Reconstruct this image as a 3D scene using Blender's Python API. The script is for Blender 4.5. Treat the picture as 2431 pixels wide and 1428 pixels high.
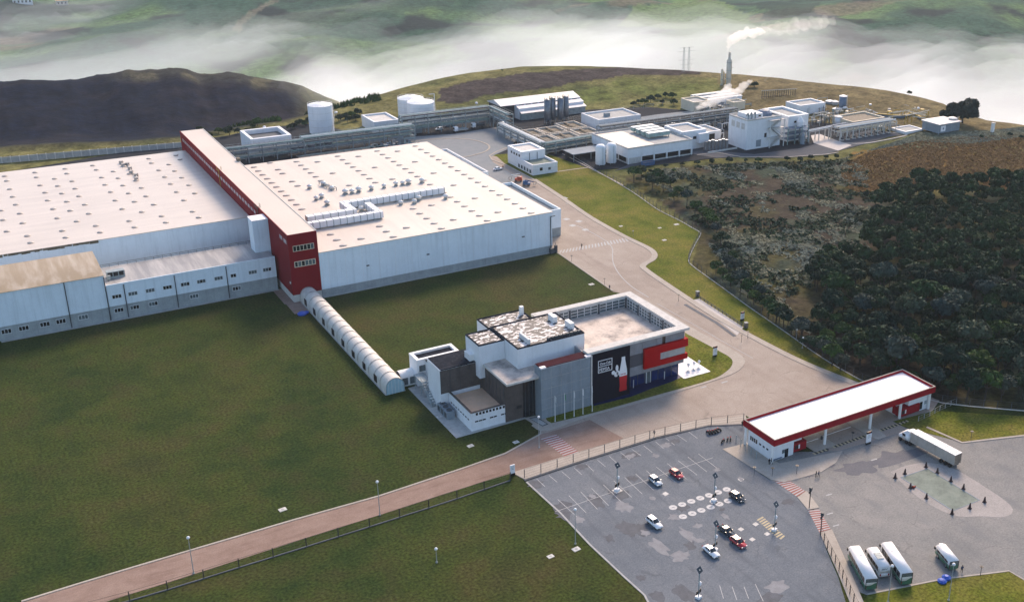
import bpy, bmesh, math, random
import numpy as np
from mathutils import Vector, Matrix
random.seed(7)
for _o in list(bpy.data.objects): bpy.data.objects.remove(_o)
SC = bpy.context.scene
COL = SC.collection
PI = math.pi
R_ = math.radians

# ---------------------------------------------------------------- camera
# site axes: x runs along the long warehouse front, y runs back along the red spine, z up; origin at the red tower's front corner
F_PX, IW, IH = 2605.4, 2431.0, 1428.0
YAW, PITCH, ROLL = R_(33.134), R_(21.605), R_(-1.0275)
PPX, PPY = IW/2 + 294.6, IH/2 - 46.0
CAM = np.array([-86.784, -336.752, 140.0])
_f = np.array([math.sin(YAW)*math.cos(PITCH), math.cos(YAW)*math.cos(PITCH), -math.sin(PITCH)])
_r = np.array([math.cos(YAW), -math.sin(YAW), 0.0])
_d = np.cross(_f, _r)
_r2 = math.cos(ROLL)*_r + math.sin(ROLL)*_d
_d2 = -math.sin(ROLL)*_r + math.cos(ROLL)*_d
RM = np.stack([_r2, _d2, _f])
cam_d = bpy.data.cameras.new('camera')
cam = bpy.data.objects.new('camera', cam_d); COL.objects.link(cam)
m = Matrix.Identity(4)
for i in range(3):
    m[i][0], m[i][1], m[i][2], m[i][3] = _r2[i], -_d2[i], -_f[i], CAM[i]
cam.matrix_world = m
cam_d.sensor_width = 36.0; cam_d.sensor_fit = 'HORIZONTAL'
cam_d.lens = 36.0*F_PX/IW
cam_d.shift_x = -(PPX-IW/2)/IW
cam_d.shift_y = (PPY-IH/2)/IW
cam_d.clip_start = 1.0; cam_d.clip_end = 20000.0
SC.camera = cam

# ---------------------------------------------------------------- light
SUN_ELEV, SUN_AZ = 36.0, 44.0          # azimuth from +y towards +x, degrees
w = bpy.data.worlds.new('World'); SC.world = w; w.use_nodes = True
nt = w.node_tree; nt.nodes.clear()
sky = nt.nodes.new('ShaderNodeTexSky'); sky.sky_type = 'NISHITA'; sky.sun_disc = False
sky.sun_elevation = R_(SUN_ELEV); sky.sun_rotation = R_(SUN_AZ)
sky.altitude = 900; sky.air_density = 1.0; sky.dust_density = 3.0; sky.ozone_density = 1.0
bg = nt.nodes.new('ShaderNodeBackground'); bg.inputs['Strength'].default_value = 0.15
wo = nt.nodes.new('ShaderNodeOutputWorld')
nt.links.new(sky.outputs[0], bg.inputs[0]); nt.links.new(bg.outputs[0], wo.inputs[0])
sd = bpy.data.lights.new('sun', 'SUN'); sd.energy = 2.6; sd.angle = R_(18.0); sd.color = (1.0, 0.75, 0.55)
so = bpy.data.objects.new('sun', sd); COL.objects.link(so)
so.rotation_euler = (R_(90-SUN_ELEV), 0, R_(180-SUN_AZ))
so.location = (200, 200, 400)

SC.view_settings.view_transform = 'Standard'; SC.view_settings.look = 'None'
SC.view_settings.exposure = 0.88; SC.view_settings.gamma = 1.0; SC.view_settings.use_curve_mapping = False
cy = SC.cycles
cy.use_denoising = True; cy.denoiser = 'OPENIMAGEDENOISE'
cy.max_bounces = 8; cy.diffuse_bounces = 2; cy.glossy_bounces = 2; cy.transmission_bounces = 3; cy.volume_bounces = 5
cy.transparent_max_bounces = 12; cy.use_adaptive_sampling = True; cy.adaptive_threshold = 0.02
cy.caustics_reflective = False; cy.caustics_refractive = False; cy.sample_clamp_indirect = 4.0

# ---------------------------------------------------------------- helpers
def gp(u, v, z=0.0):
    """site point at height z that the photograph shows at pixel (u, v)"""
    d = RM.T @ np.array([(u-PPX)/F_PX, (v-PPY)/F_PX, 1.0])
    t = (z-CAM[2])/d[2]
    return Vector((CAM[0]+d[0]*t, CAM[1]+d[1]*t, z))
def los_z(u, v, r):
    """height of the sight line of pixel (u, v) at ground distance r from the camera, and the point"""
    d = RM.T @ np.array([(u-PPX)/F_PX, (v-PPY)/F_PX, 1.0])
    t = r/math.hypot(d[0], d[1])
    return Vector((CAM[0]+d[0]*t, CAM[1]+d[1]*t, CAM[2]+d[2]*t))
def g2(pts, z=0.0):
    return [tuple(gp(u, v, z))[:2] for u, v in pts]

LOC = {}
def tag(o, label=None, cat=None, group=None, kind=None):
    if label: o['label'] = label
    if cat: o['category'] = cat
    if group: o['group'] = group
    if kind: o['kind'] = kind
    return o
def thing(name, label, cat, loc=(0, 0, 0), group=None, rz=0.0):
    o = bpy.data.objects.new(name, None); COL.objects.link(o)
    o.location = loc; o.rotation_euler = (0, 0, rz); o.empty_display_size = 0.5
    LOC[o.name] = Vector(loc)
    return tag(o, label, cat, group)
def link_mesh(name, me, parent=None, loc=None, rz=0.0):
    o = bpy.data.objects.new(name, me); COL.objects.link(o)
    if loc is not None: o.location = loc
    if rz: o.rotation_euler = (0, 0, rz)
    if parent is not None:
        o.parent = parent
        LOC[o.name] = LOC.get(parent.name, Vector((0, 0, 0))) + (Vector(loc) if loc is not None else Vector((0, 0, 0)))
    else:
        LOC[o.name] = Vector(loc) if loc is not None else Vector((0, 0, 0))
    return o
def kids(o):
    return [c for c in bpy.data.objects if c.parent == o]
_KIDS = {}
def kid_index():
    _KIDS.clear()
    for c in bpy.data.objects:
        if c.parent is not None: _KIDS.setdefault(c.parent.name, []).append(c)
def copy_tree(o, parent=None):
    c = o.copy(); COL.objects.link(c); c.parent = parent
    for ch in _KIDS.get(o.name, []): copy_tree(ch, c)
    return c
_used = set()
def place(proto, loc, rz=0.0, label=None, group=None, scale=None):
    """first use moves the prototype itself, later uses copy it and its parts"""
    if proto.name in _used:
        o = copy_tree(proto)
    else:
        kid_index(); _used.add(proto.name); o = proto
    o.location = loc; o.rotation_euler = (0, 0, rz)
    if scale: o.scale = (scale,)*3 if not hasattr(scale, '__len__') else scale
    if label: o['label'] = label
    if group: o['group'] = group
    return o

class MB:
    def __init__(s): s.v = []; s.f = []; s.mi = []
    def add(s, vs, fs, mi=0):
        n = len(s.v); s.v.extend([tuple(p) for p in vs])
        for f in fs: s.f.append(tuple(n+i for i in f)); s.mi.append(mi)
        return s
    def box(s, x0, x1, y0, y1, z0, z1, mi=0):
        if x1 < x0: x0, x1 = x1, x0
        if y1 < y0: y0, y1 = y1, y0
        if z1 < z0: z0, z1 = z1, z0
        v = [(x0,y0,z0),(x1,y0,z0),(x1,y1,z0),(x0,y1,z0),(x0,y0,z1),(x1,y0,z1),(x1,y1,z1),(x0,y1,z1)]
        return s.add(v, [(0,3,2,1),(4,5,6,7),(0,1,5,4),(1,2,6,5),(2,3,7,6),(3,0,4,7)], mi)
    def obox(s, c, ax, lx, ly, z0, z1, mi=0):
        """box centred at c (x, y), turned by ax radians"""
        ca, sa = math.cos(ax), math.sin(ax)
        P = [(c[0]+ca*a-sa*b, c[1]+sa*a+ca*b) for a, b in ((-lx/2,-ly/2),(lx/2,-ly/2),(lx/2,ly/2),(-lx/2,ly/2))]
        return s.prism(P, z0, z1, mi)
    def prism(s, P, z0, z1, mi=0):
        n = len(P)
        a = sum(P[i][0]*P[(i+1)%n][1]-P[(i+1)%n][0]*P[i][1] for i in range(n))
        if a < 0: P = list(P)[::-1]
        v = [(p[0],p[1],z0) for p in P]+[(p[0],p[1],z1) for p in P]
        fs = [tuple(range(n-1,-1,-1)), tuple(range(n,2*n))]+[(i,(i+1)%n,n+(i+1)%n,n+i) for i in range(n)]
        return s.add(v, fs, mi)
    def cyl(s, c, r, z0, z1, n=16, r2=None, mi=0, cap=True):
        r2 = r if r2 is None else r2
        v = [(c[0]+r*math.cos(2*PI*i/n), c[1]+r*math.sin(2*PI*i/n), z0) for i in range(n)]
        v += [(c[0]+r2*math.cos(2*PI*i/n), c[1]+r2*math.sin(2*PI*i/n), z1) for i in range(n)]
        fs = [(i,(i+1)%n,n+(i+1)%n,n+i) for i in range(n)]
        if cap: fs += [tuple(range(n-1,-1,-1)), tuple(range(n,2*n))]
        return s.add(v, fs, mi)
    def tube(s, p, q, r, n=6, r2=None, mi=0):
        p, q = Vector(p), Vector(q); d = (q-p)
        if d.length < 1e-6: return s
        d.normalize(); a = d.orthogonal().normalized(); b = d.cross(a)
        r2 = r if r2 is None else r2
        v = [p+a*r*math.cos(2*PI*i/n)+b*r*math.sin(2*PI*i/n) for i in range(n)]
        v += [q+a*r2*math.cos(2*PI*i/n)+b*r2*math.sin(2*PI*i/n) for i in range(n)]
        return s.add(v, [(i,(i+1)%n,n+(i+1)%n,n+i) for i in range(n)]+[tuple(range(n-1,-1,-1)), tuple(range(n,2*n))], mi)
    def path(s, pts, r, n=6, mi=0):
        for a, b in zip(pts[:-1], pts[1:]): s.tube(a, b, r, n, mi=mi)
        return s
    def lathe(s, prof, n=16, c=(0,0,0), mi=0):
        v = []; k = len(prof)
        for r, z in prof:
            v += [(c[0]+r*math.cos(2*PI*i/n), c[1]+r*math.sin(2*PI*i/n), c[2]+z) for i in range(n)]
        fs = [(j*n+i, j*n+(i+1)%n, (j+1)*n+(i+1)%n, (j+1)*n+i) for j in range(k-1) for i in range(n)]
        fs += [tuple(range(n-1,-1,-1)), tuple(range((k-1)*n, k*n))]
        return s.add(v, fs, mi)
    def mesh(s, name, mats, smooth=False, org=(0,0,0)):
        me = bpy.data.meshes.new(name)
        ox, oy, oz = org
        me.from_pydata([(x-ox, y-oy, z-oz) for x, y, z in s.v], [], s.f)
        if not isinstance(mats, (list, tuple)): mats = [mats]
        for mt in mats: me.materials.append(MT(mt))
        if len(mats) > 1: me.polygons.foreach_set('material_index', s.mi)
        if smooth: me.polygons.foreach_set('use_smooth', [True]*len(s.f))
        me.update()
        return me
    def build(s, name, mats, parent=None, smooth=False, org=None):
        if org is None: org = LOC.get(parent.name, Vector((0,0,0))) if parent is not None else Vector((0,0,0))
        me = s.mesh(name, mats, smooth, org)
        if parent is None and (org[0] or org[1] or org[2]): return link_mesh(name, me, None, org)
        return link_mesh(name, me, parent)
def bx(name, mat, parent, *a): return MB().box(*a).build(name, mat, parent)

# ---------------------------------------------------------------- materials
MATS = {}
def MT(n): return MATS[n] if isinstance(n, str) else n
def new_mat(name):
    m = bpy.data.materials.new(name); m.use_nodes = True
    MATS[name] = m
    nt = m.node_tree
    return m, nt, nt.nodes['Principled BSDF']
def _noise(nt, vec, scale, detail=4.0, rough=0.55):
    n = nt.nodes.new('ShaderNodeTexNoise'); n.inputs['Scale'].default_value = scale
    n.inputs['Detail'].default_value = detail; n.inputs['Roughness'].default_value = rough
    nt.links.new(vec, n.inputs['Vector']); return n.outputs['Fac']
def _map(nt, vec, scale):
    n = nt.nodes.new('ShaderNodeVectorMath'); n.operation = 'MULTIPLY'
    nt.links.new(vec, n.inputs[0]); n.inputs[1].default_value = scale; return n.outputs[0]
def _ramp(nt, fac, stops):
    n = nt.nodes.new('ShaderNodeValToRGB'); cr = n.color_ramp
    while len(cr.elements) < len(stops): cr.elements.new(0.5)
    for e, (p, c) in zip(cr.elements, stops):
        e.position = p; e.color = (*c, 1.0) if len(c) == 3 else c
    nt.links.new(fac, n.inputs[0]); return n.outputs[0]
def _mix(nt, fac, a, b, blend='MIX'):
    n = nt.nodes.new('ShaderNodeMix'); n.data_type = 'RGBA'; n.blend_type = blend
    for sock, val in ((n.inputs['Factor'], fac), (n.inputs['A'], a), (n.inputs['B'], b)):
        pass
    ins = [s for s in n.inputs if s.enabled]
    fa = n.inputs[0]; A = n.inputs[6]; B = n.inputs[7]
    if isinstance(fac, (int, float)): fa.default_value = fac
    else: nt.links.new(fac, fa)
    for s, val in ((A, a), (B, b)):
        if isinstance(val, (tuple, list)): s.default_value = (*val, 1.0) if len(val) == 3 else val
        else: nt.links.new(val, s)
    return n.outputs[2]
def _pos(nt, obj=False):
    if obj:
        t = nt.nodes.new('ShaderNodeTexCoord'); return t.outputs['Object']
    g = nt.nodes.new('ShaderNodeNewGeometry'); return g.outputs['Position']
def _bump(nt, bsdf, h, strength, dist=0.05):
    b = nt.nodes.new('ShaderNodeBump'); b.inputs['Strength'].default_value = strength; b.inputs['Distance'].default_value = dist
    nt.links.new(h, b.inputs['Height']); nt.links.new(b.outputs[0], bsdf.inputs['Normal'])
def pm(name, c, rough=0.7, var=0.12, scale=0.5, metal=0.0, dirt=None, streak=False, bump=0.0, obj=False, spec=0.3, fine=6.0, coat=0.0):
    """plain procedural surface: base colour with two scales of tone variation, optional dirt patches or vertical streaks"""
    m, nt, b = new_mat(name)
    p = _pos(nt, obj)
    n1 = _noise(nt, p, scale); n2 = _noise(nt, p, scale*fine, 3.0)
    lo = tuple(max(0.0, x*(1-var*1.6)) for x in c); hi = tuple(min(0.95, x*(1+var)) for x in c)
    col = _ramp(nt, n1, [(0.3, lo), (0.7, hi)])
    col = _mix(nt, 0.35, col, _ramp(nt, n2, [(0.3, lo), (0.7, hi)]))
    if streak:
        sv = _map(nt, p, (0.9, 0.9, 0.05)); ns = _noise(nt, sv, 1.0, 5.0, 0.65)
        f = _ramp(nt, ns, [(0.50, (0,0,0)), (0.75, (1,1,1))])
        dc = dirt or tuple(x*0.6 for x in c)
        mx = nt.nodes.new('ShaderNodeMath'); mx.operation = 'MULTIPLY'; mx.inputs[1].default_value = 0.35
        nt.links.new(f, mx.inputs[0]); col = _mix(nt, mx.outputs[0], col, dc)
    elif dirt:
        nd = _noise(nt, p, scale*1.7, 6.0, 0.68)
        f = _ramp(nt, nd, [(0.50, (0,0,0)), (0.66, (1,1,1))])
        mx = nt.nodes.new('ShaderNodeMath'); mx.operation = 'MULTIPLY'; mx.inputs[1].default_value = 0.6
        nt.links.new(f, mx.inputs[0]); col = _mix(nt, mx.outputs[0], col, dirt)
    nt.links.new(col, b.inputs['Base Color'])
    b.inputs['Roughness'].default_value = rough; b.inputs['Metallic'].default_value = metal
    b.inputs['Specular IOR Level'].default_value = spec
    if coat: b.inputs['Coat Weight'].default_value = coat
    if bump: _bump(nt, b, n2, bump)
    return m
# buildings
pm('wall_white', (0.72, 0.80, 0.85), 0.6, 0.05, 0.15, streak=True, dirt=(0.36, 0.43, 0.46))
pm('wall_plain', (0.76, 0.775, 0.79), 0.6, 0.05, 0.3, streak=True, dirt=(0.5, 0.5, 0.48))
pm('plinth', (0.33, 0.36, 0.36), 0.9, 0.14, 0.4, streak=True, dirt=(0.16, 0.17, 0.16), bump=0.2)
pm('red_wall', (0.20, 0.004, 0.010), 0.6, 0.08, 0.2, spec=0.08, streak=True, dirt=(0.20, 0.01, 0.015))
pm('red_paint', (0.36, 0.004, 0.006), 0.65, spec=0.06, var=0.06, scale=0.4)
pm('red_trim', (0.28, 0.006, 0.014), 0.6, spec=0.1, var=0.08, scale=0.4, streak=True, dirt=(0.25, 0.02, 0.02))
pm('maroon', (0.045, 0.008, 0.016), 0.8, spec=0.05, var=0.12, scale=0.5)
pm('concrete', (0.40, 0.40, 0.38), 0.9, 0.12, 0.4, dirt=(0.25, 0.25, 0.24), bump=0.15)
pm('concrete_grey', (0.23, 0.27, 0.30), 0.85, 0.12, 0.25, streak=True, dirt=(0.12, 0.14, 0.16), bump=0.1)
pm('concrete_pale', (0.58, 0.56, 0.52), 0.85, 0.10, 0.5, dirt=(0.38, 0.36, 0.33))
pm('brown_wall', (0.105, 0.088, 0.080), 0.8, 0.2, 0.5, spec=0.08, streak=True, dirt=(0.055, 0.045, 0.042))
pm('black_panel', (0.006, 0.007, 0.016), 0.6, 0.15, 0.4, spec=0.06)
pm('dark_roof', (0.014, 0.018, 0.028), 0.9, 0.25, 0.6, dirt=(0.04, 0.045, 0.055), spec=0.05)
pm('terrace', (0.74, 0.48, 0.31), 0.85, 0.1, 0.4, dirt=(0.66, 0.46, 0.32))
pm('facade_grey', (0.24, 0.25, 0.27), 0.6, 0.15, 0.4, streak=True, dirt=(0.14, 0.15, 0.17))
pm('facade_dark', (0.07, 0.075, 0.09), 0.5, 0.15, 0.4)
pm('glass_dark', (0.012, 0.016, 0.02), 0.12, 0.3, 0.5, spec=0.6)
pm('glass_blue', (0.012, 0.028, 0.12), 0.10, 0.3, 0.25, spec=0.7)
pm('glass_grey', (0.10, 0.13, 0.14), 0.15, 0.3, 0.8, spec=0.6)
pm('frame_white', (0.72, 0.73, 0.72), 0.5, 0.06, 1.0)
pm('frame_cream', (0.66, 0.58, 0.44), 0.6, 0.1, 1.0)
pm('steel', (0.30, 0.35, 0.36), 0.55, 0.2, 0.6, metal=0.15, dirt=(0.16, 0.19, 0.20))
pm('steel_green', (0.24, 0.35, 0.34), 0.55, 0.25, 0.6, metal=0.1)
pm('steel_dark', (0.08, 0.09, 0.10), 0.6, 0.25, 0.8, metal=0.3)
pm('steel_rust', (0.17, 0.14, 0.10), 0.8, 0.3, 0.8, dirt=(0.10, 0.09, 0.05))
pm('stainless', (0.33, 0.35, 0.38), 0.3, 0.2, 0.4, metal=0.7)
pm('silo', (0.15, 0.17, 0.20), 0.35, 0.2, 0.5, metal=0.5, streak=True, dirt=(0.30, 0.33, 0.36))
pm('tank_white', (0.76, 0.78, 0.80), 0.5, 0.04, 0.4, streak=True, dirt=(0.55, 0.57, 0.58))
pm('tank_blue', (0.12, 0.17, 0.24), 0.5, 0.15, 0.5)
pm('tank_cap', (0.65, 0.66, 0.64), 0.5, 0.08, 0.6)
pm('yellow_steel', (0.45, 0.30, 0.04), 0.6, 0.2, 0.8)
pm('chimney', (0.62, 0.56, 0.47), 0.8, 0.15, 0.4, streak=True, dirt=(0.42, 0.37, 0.31))
pm('shed_dark', (0.045, 0.045, 0.05), 0.8, 0.2, 0.5)
pm('tube_shell', (0.62, 0.59, 0.53), 0.6, 0.06, 0.3, dirt=(0.45, 0.42, 0.37))
pm('tube_end', (0.36, 0.53, 0.60), 0.3, 0.08, 0.5)
pm('canopy_white', (0.86, 0.82, 0.82), 0.45, 0.02, 0.2)
pm('rust_dirt', (0.24, 0.19, 0.15), 0.9, 0.3, 0.6)
pm('black', (0.012, 0.012, 0.013), 0.5, 0.1, 1.0)
pm('rubber', (0.018, 0.018, 0.018), 0.85, 0.1, 2.0)
pm('plastic_white', (0.78, 0.78, 0.76), 0.4, 0.04, 1.0)
pm('blue_plastic', (0.03, 0.09, 0.42), 0.5, 0.15, 1.0)
pm('blue_bin', (0.05, 0.12, 0.25), 0.6, 0.15, 1.0)
pm('lift_red', (0.45, 0.08, 0.04), 0.5, 0.15, 1.0)
pm('cone_dark', (0.05, 0.03, 0.03), 0.7, 0.2, 2.0)
pm('cone_orange', (0.30, 0.06, 0.03), 0.7, 0.2, 2.0)
pm('wood_post', (0.06, 0.05, 0.045), 0.8, 0.2, 2.0)
pm('post_white', (0.34, 0.35, 0.34), 0.6, 0.1, 1.0)
pm('chrome', (0.5, 0.5, 0.52), 0.25, 0.1, 1.0, metal=0.8)
pm('sign_white', (0.8, 0.8, 0.8), 0.5, 0.02, 1.0)
pm('paint_white', (0.42, 0.42, 0.41), 0.8, 0.15, 1.5, dirt=(0.24, 0.245, 0.25))
pm('paint_circle', (0.55, 0.54, 0.52), 0.8, 0.12, 1.2, dirt=(0.34, 0.34, 0.34))
pm('paint_yellow', (0.50, 0.42, 0.26), 0.8, 0.15, 1.5, dirt=(0.28, 0.25, 0.2))
pm('paint_red', (0.30, 0.10, 0.08), 0.85, 0.15, 1.0, dirt=(0.2, 0.1, 0.09))
pm('patch_dark', (0.098, 0.106, 0.120), 0.85, 0.2, 0.6)
pm('patch_light', (0.215, 0.22, 0.232), 0.85, 0.15, 0.6)
pm('seal_green', (0.215, 0.245, 0.205), 0.9, 0.2, 0.25, dirt=(0.27, 0.29, 0.245), spec=0.05)
def roof_mat(name, c, dirt, axis=0, pitch=1.0, amt=0.25, wet=False):
    """sheet-metal roof: standing seams and weather stains"""
    m, nt, b = new_mat(name)
    p = _pos(nt)
    sv = _map(nt, p, (0.35, 0.03, 1) if axis == 0 else (0.03, 0.35, 1))
    ns = _noise(nt, sv, 1.0, 5.0, 0.6); nb = _noise(nt, p, 0.05, 4.0)
    col = _ramp(nt, nb, [(0.3, tuple(x*0.93 for x in c)), (0.7, tuple(min(0.95, x*1.03) for x in c))])
    f = _ramp(nt, ns, [(0.42, (0,0,0)), (0.85, (1,1,1))])
    mx = nt.nodes.new('ShaderNodeMath'); mx.operation = 'MULTIPLY'; mx.inputs[1].default_value = amt
    nt.links.new(f, mx.inputs[0]); col = _mix(nt, mx.outputs[0], col, dirt)
    wv = nt.nodes.new('ShaderNodeTexWave'); wv.wave_type = 'BANDS'; wv.bands_direction = 'X' if axis == 0 else 'Y'
    wv.inputs['Scale'].default_value = 2*PI/(20*pitch)*1.0; wv.wave_profile = 'SAW'
    nt.links.new(p, wv.inputs['Vector'])
    sl = _ramp(nt, wv.outputs['Fac'], [(0.0, (1,1,1)), (0.06, (0,0,0))])
    mm = nt.nodes.new('ShaderNodeMath'); mm.operation = 'MULTIPLY'; mm.inputs[1].default_value = 0.3
    nt.links.new(sl, mm.inputs[0]); col = _mix(nt, mm.outputs[0], col, tuple(x*0.5 for x in c))
    nt.links.new(col, b.inputs['Base Color']); b.inputs['Roughness'].default_value = 0.42 if wet else 0.55
    b.inputs['Specular IOR Level'].default_value = 0.35
    _bump(nt, b, sl, 0.25, 0.04)
roof_mat('roof_white', (0.61, 0.535, 0.455), (0.42, 0.365, 0.32), 0, 2.0, 0.45)
roof_mat('roof_left', (0.61, 0.53, 0.445), (0.40, 0.345, 0.30), 1, 2.0, 0.5, True)
roof_mat('roof_spine', (0.60, 0.515, 0.43), (0.55, 0.46, 0.40), 0, 1.5, 0.25)
roof_mat('roof_grey', (0.26, 0.255, 0.25), (0.62, 0.58, 0.53), 0, 0.9, 1.0)
roof_mat('roof_brown', (0.30, 0.225, 0.135), (0.62, 0.54, 0.45), 0, 0.9, 0.75)
roof_mat('roof_shed', (0.62, 0.61, 0.62), (0.42, 0.42, 0.43), 0, 1.2, 0.5)
def spot_roof():
    m, nt, b = new_mat('speckled_roof')
    p = _pos(nt)
    n1 = _noise(nt, _map(nt, p, (1, 1.6, 1)), 0.75, 2.5, 0.45)
    f = _ramp(nt, n1, [(0.535, (0,0,0)), (0.56, (1,1,1))])
    n2 = _noise(nt, p, 2.0, 3.0)
    dk = _ramp(nt, n2, [(0.3, (0.016, 0.015, 0.018)), (0.7, (0.035, 0.032, 0.036))])
    col = _mix(nt, f, dk, (0.66, 0.62, 0.60))
    nt.links.new(col, b.inputs['Base Color']); b.inputs['Roughness'].default_value = 0.6
spot_roof()
def deck_mat():
    m, nt, b = new_mat('weathered_deck')
    p = _pos(nt)
    n1 = _noise(nt, p, 0.16, 6.0, 0.7); n2 = _noise(nt, p, 1.1, 5.0, 0.6)
    col = _ramp(nt, n1, [(0.36, (0.25, 0.22, 0.20)), (0.5, (0.55, 0.47, 0.40)), (0.65, (0.66, 0.57, 0.49))])
    f = _ramp(nt, n2, [(0.55, (0,0,0)), (0.72, (0.5,0.5,0.5))])
    col = _mix(nt, f, col, (0.20, 0.18, 0.165))
    nt.links.new(col, b.inputs['Base Color']); b.inputs['Roughness'].default_value = 0.8
deck_mat()
def ground_mat(name, stops, big=0.02, mid=0.25, fine=2.5, bump=0.4, rough=0.95, streak=None, amt=0.6, crack=0.0):
    """grass, asphalt and paving: colour from three scales of noise"""
    m, nt, b = new_mat(name)
    p = _pos(nt)
    n1 = _noise(nt, p, big, 5.0, 0.6); n2 = _noise(nt, p, mid, 5.0, 0.6); n3 = _noise(nt, p, fine, 4.0, 0.6)
    c1 = _ramp(nt, n1, stops); c2 = _ramp(nt, n2, stops)
    col = _mix(nt, 0.45, c1, c2)
    d = _ramp(nt, n3, [(0.25, (1-amt,)*3), (0.75, (1+amt*0.6,)*3)])
    col = _mix(nt, 1.0, col, d, 'MULTIPLY')
    if streak:
        ns = _noise(nt, _map(nt, p, streak[0]), 1.0, 4.0, 0.6)
        f = _ramp(nt, ns, [(0.52, (0,0,0)), (0.72, (streak[2],)*3)])
        col = _mix(nt, f, col, streak[1])
    if crack:
        wn = nt.nodes.new('ShaderNodeTexNoise'); wn.inputs['Scale'].default_value = 0.35; wn.inputs['Detail'].default_value = 5.0; nt.links.new(p, wn.inputs['Vector'])
        ad = nt.nodes.new('ShaderNodeVectorMath'); ad.operation = 'MULTIPLY_ADD'; nt.links.new(wn.outputs['Color'], ad.inputs[0]); ad.inputs[1].default_value = (4, 4, 0); nt.links.new(p, ad.inputs[2])
        vo = nt.nodes.new('ShaderNodeTexVoronoi'); vo.feature = 'DISTANCE_TO_EDGE'; vo.inputs['Scale'].default_value = crack; nt.links.new(ad.outputs[0], vo.inputs['Vector'])
        f = _ramp(nt, vo.outputs['Distance'], [(0.0, (0.42,)*3), (0.014, (0, 0, 0))])
        gate = _ramp(nt, n2, [(0.47, (0, 0, 0)), (0.60, (1, 1, 1))]); f = _mix(nt, 1.0, f, gate, 'MULTIPLY')
        col = _mix(nt, f, col, tuple(x*0.45 for x in stops[0][1]))
    nt.links.new(col, b.inputs['Base Color']); b.inputs['Roughness'].default_value = rough
    b.inputs['Specular IOR Level'].default_value = 0.04
    _bump(nt, b, n3, bump, 0.15)
ground_mat('lawn', [(0.36, (0.022, 0.042, 0.012)), (0.45, (0.037, 0.055, 0.014)), (0.51, (0.051, 0.067, 0.016)), (0.57, (0.060, 0.063, 0.019)), (0.66, (0.072, 0.060, 0.025))], 0.020, 0.09, 1.6, 0.7, amt=0.75, streak=((0.55, 0.035, 1), (0.032, 0.040, 0.014), 0.45))
ground_mat('lawn_light', [(0.36, (0.070, 0.098, 0.012)), (0.46, (0.115, 0.132, 0.018)), (0.54, (0.155, 0.150, 0.028)), (0.64, (0.19, 0.155, 0.045))], 0.03, 0.15, 1.6, 0.6, amt=0.7, streak=((0.5, 0.04, 1), (0.07, 0.085, 0.02), 0.4))
ground_mat('asphalt', [(0.3, (0.125, 0.142, 0.160)), (0.55, (0.170, 0.187, 0.205)), (0.75, (0.220, 0.230, 0.235))], 0.03, 0.22, 3.0, 0.2, 0.85, amt=0.3, streak=((0.4, 0.03, 1), (0.095, 0.105, 0.118), 0.6), crack=0.10)
ground_mat('road_tan', [(0.3, (0.29, 0.24, 0.20)), (0.5, (0.36, 0.305, 0.255)), (0.75, (0.43, 0.375, 0.32))], 0.03, 0.2, 3.0, 0.15, 0.9, amt=0.25, streak=((0.3, 0.03, 1), (0.25, 0.20, 0.17), 0.5), crack=0.07)
ground_mat('road_pink', [(0.3, (0.20, 0.135, 0.105)), (0.55, (0.285, 0.205, 0.165)), (0.75, (0.34, 0.26, 0.215))], 0.04, 0.3, 3.0, 0.15, 0.9, amt=0.18, streak=((0.10, 0.5, 1), (0.16, 0.10, 0.08), 0.5))
ground_mat('yard', [(0.3, (0.18, 0.182, 0.178)), (0.5, (0.245, 0.24, 0.225)), (0.75, (0.315, 0.295, 0.27))], 0.035, 0.2, 2.5, 0.15, 0.85, amt=0.28, streak=((0.25, 0.06, 1), (0.165, 0.168, 0.172), 0.6), crack=0.085)
ground_mat('yard_light', [(0.3, (0.29, 0.275, 0.255)), (0.6, (0.38, 0.35, 0.325)), (0.8, (0.45, 0.415, 0.385))], 0.05, 0.3, 2.5, 0.15, 0.85, amt=0.2)
ground_mat('yard_dark', [(0.3, (0.115, 0.12, 0.135)), (0.6, (0.155, 0.155, 0.165)), (0.8, (0.19, 0.18, 0.185))], 0.05, 0.3, 2.5, 0.15, 0.8, amt=0.2)
ground_mat('asphalt_dark', [(0.3, (0.075, 0.082, 0.095)), (0.55, (0.10, 0.105, 0.115)), (0.75, (0.13, 0.128, 0.13))], 0.05, 0.3, 2.0, 0.15, 0.9, amt=0.2)
ground_mat('asphalt_pale', [(0.3, (0.19, 0.215, 0.23)), (0.55, (0.25, 0.265, 0.27)), (0.75, (0.30, 0.295, 0.29))], 0.03, 0.22, 2.0, 0.15, 0.85, amt=0.2)
ground_mat('pavement', [(0.3, (0.35, 0.31, 0.26)), (0.6, (0.43, 0.385, 0.33)), (0.8, (0.48, 0.44, 0.38))], 0.05, 0.4, 3.0, 0.15, 0.9, amt=0.15)
ground_mat('pale_slab', [(0.3, (0.46, 0.43, 0.40)), (0.6, (0.56, 0.52, 0.48)), (0.8, (0.60, 0.57, 0.53))], 0.08, 0.5, 3.0, 0.15, 0.9, amt=0.15)
ground_mat('gravel_dark', [(0.3, (0.022, 0.026, 0.034)), (0.6, (0.036, 0.040, 0.046)), (0.8, (0.060, 0.058, 0.054))], 0.1, 0.6, 3.0, 0.4, amt=0.4)
ground_mat('plaza_white', [(0.3, (0.60, 0.62, 0.66)), (0.7, (0.74, 0.75, 0.78))], 0.1, 0.6, 3.0, 0.05, 0.4, amt=0.08)
ground_mat('plaza_blue', [(0.3, (0.008, 0.012, 0.05)), (0.7, (0.012, 0.02, 0.085))], 0.1, 0.6, 3.0, 0.05, 0.2, amt=0.1)
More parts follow.
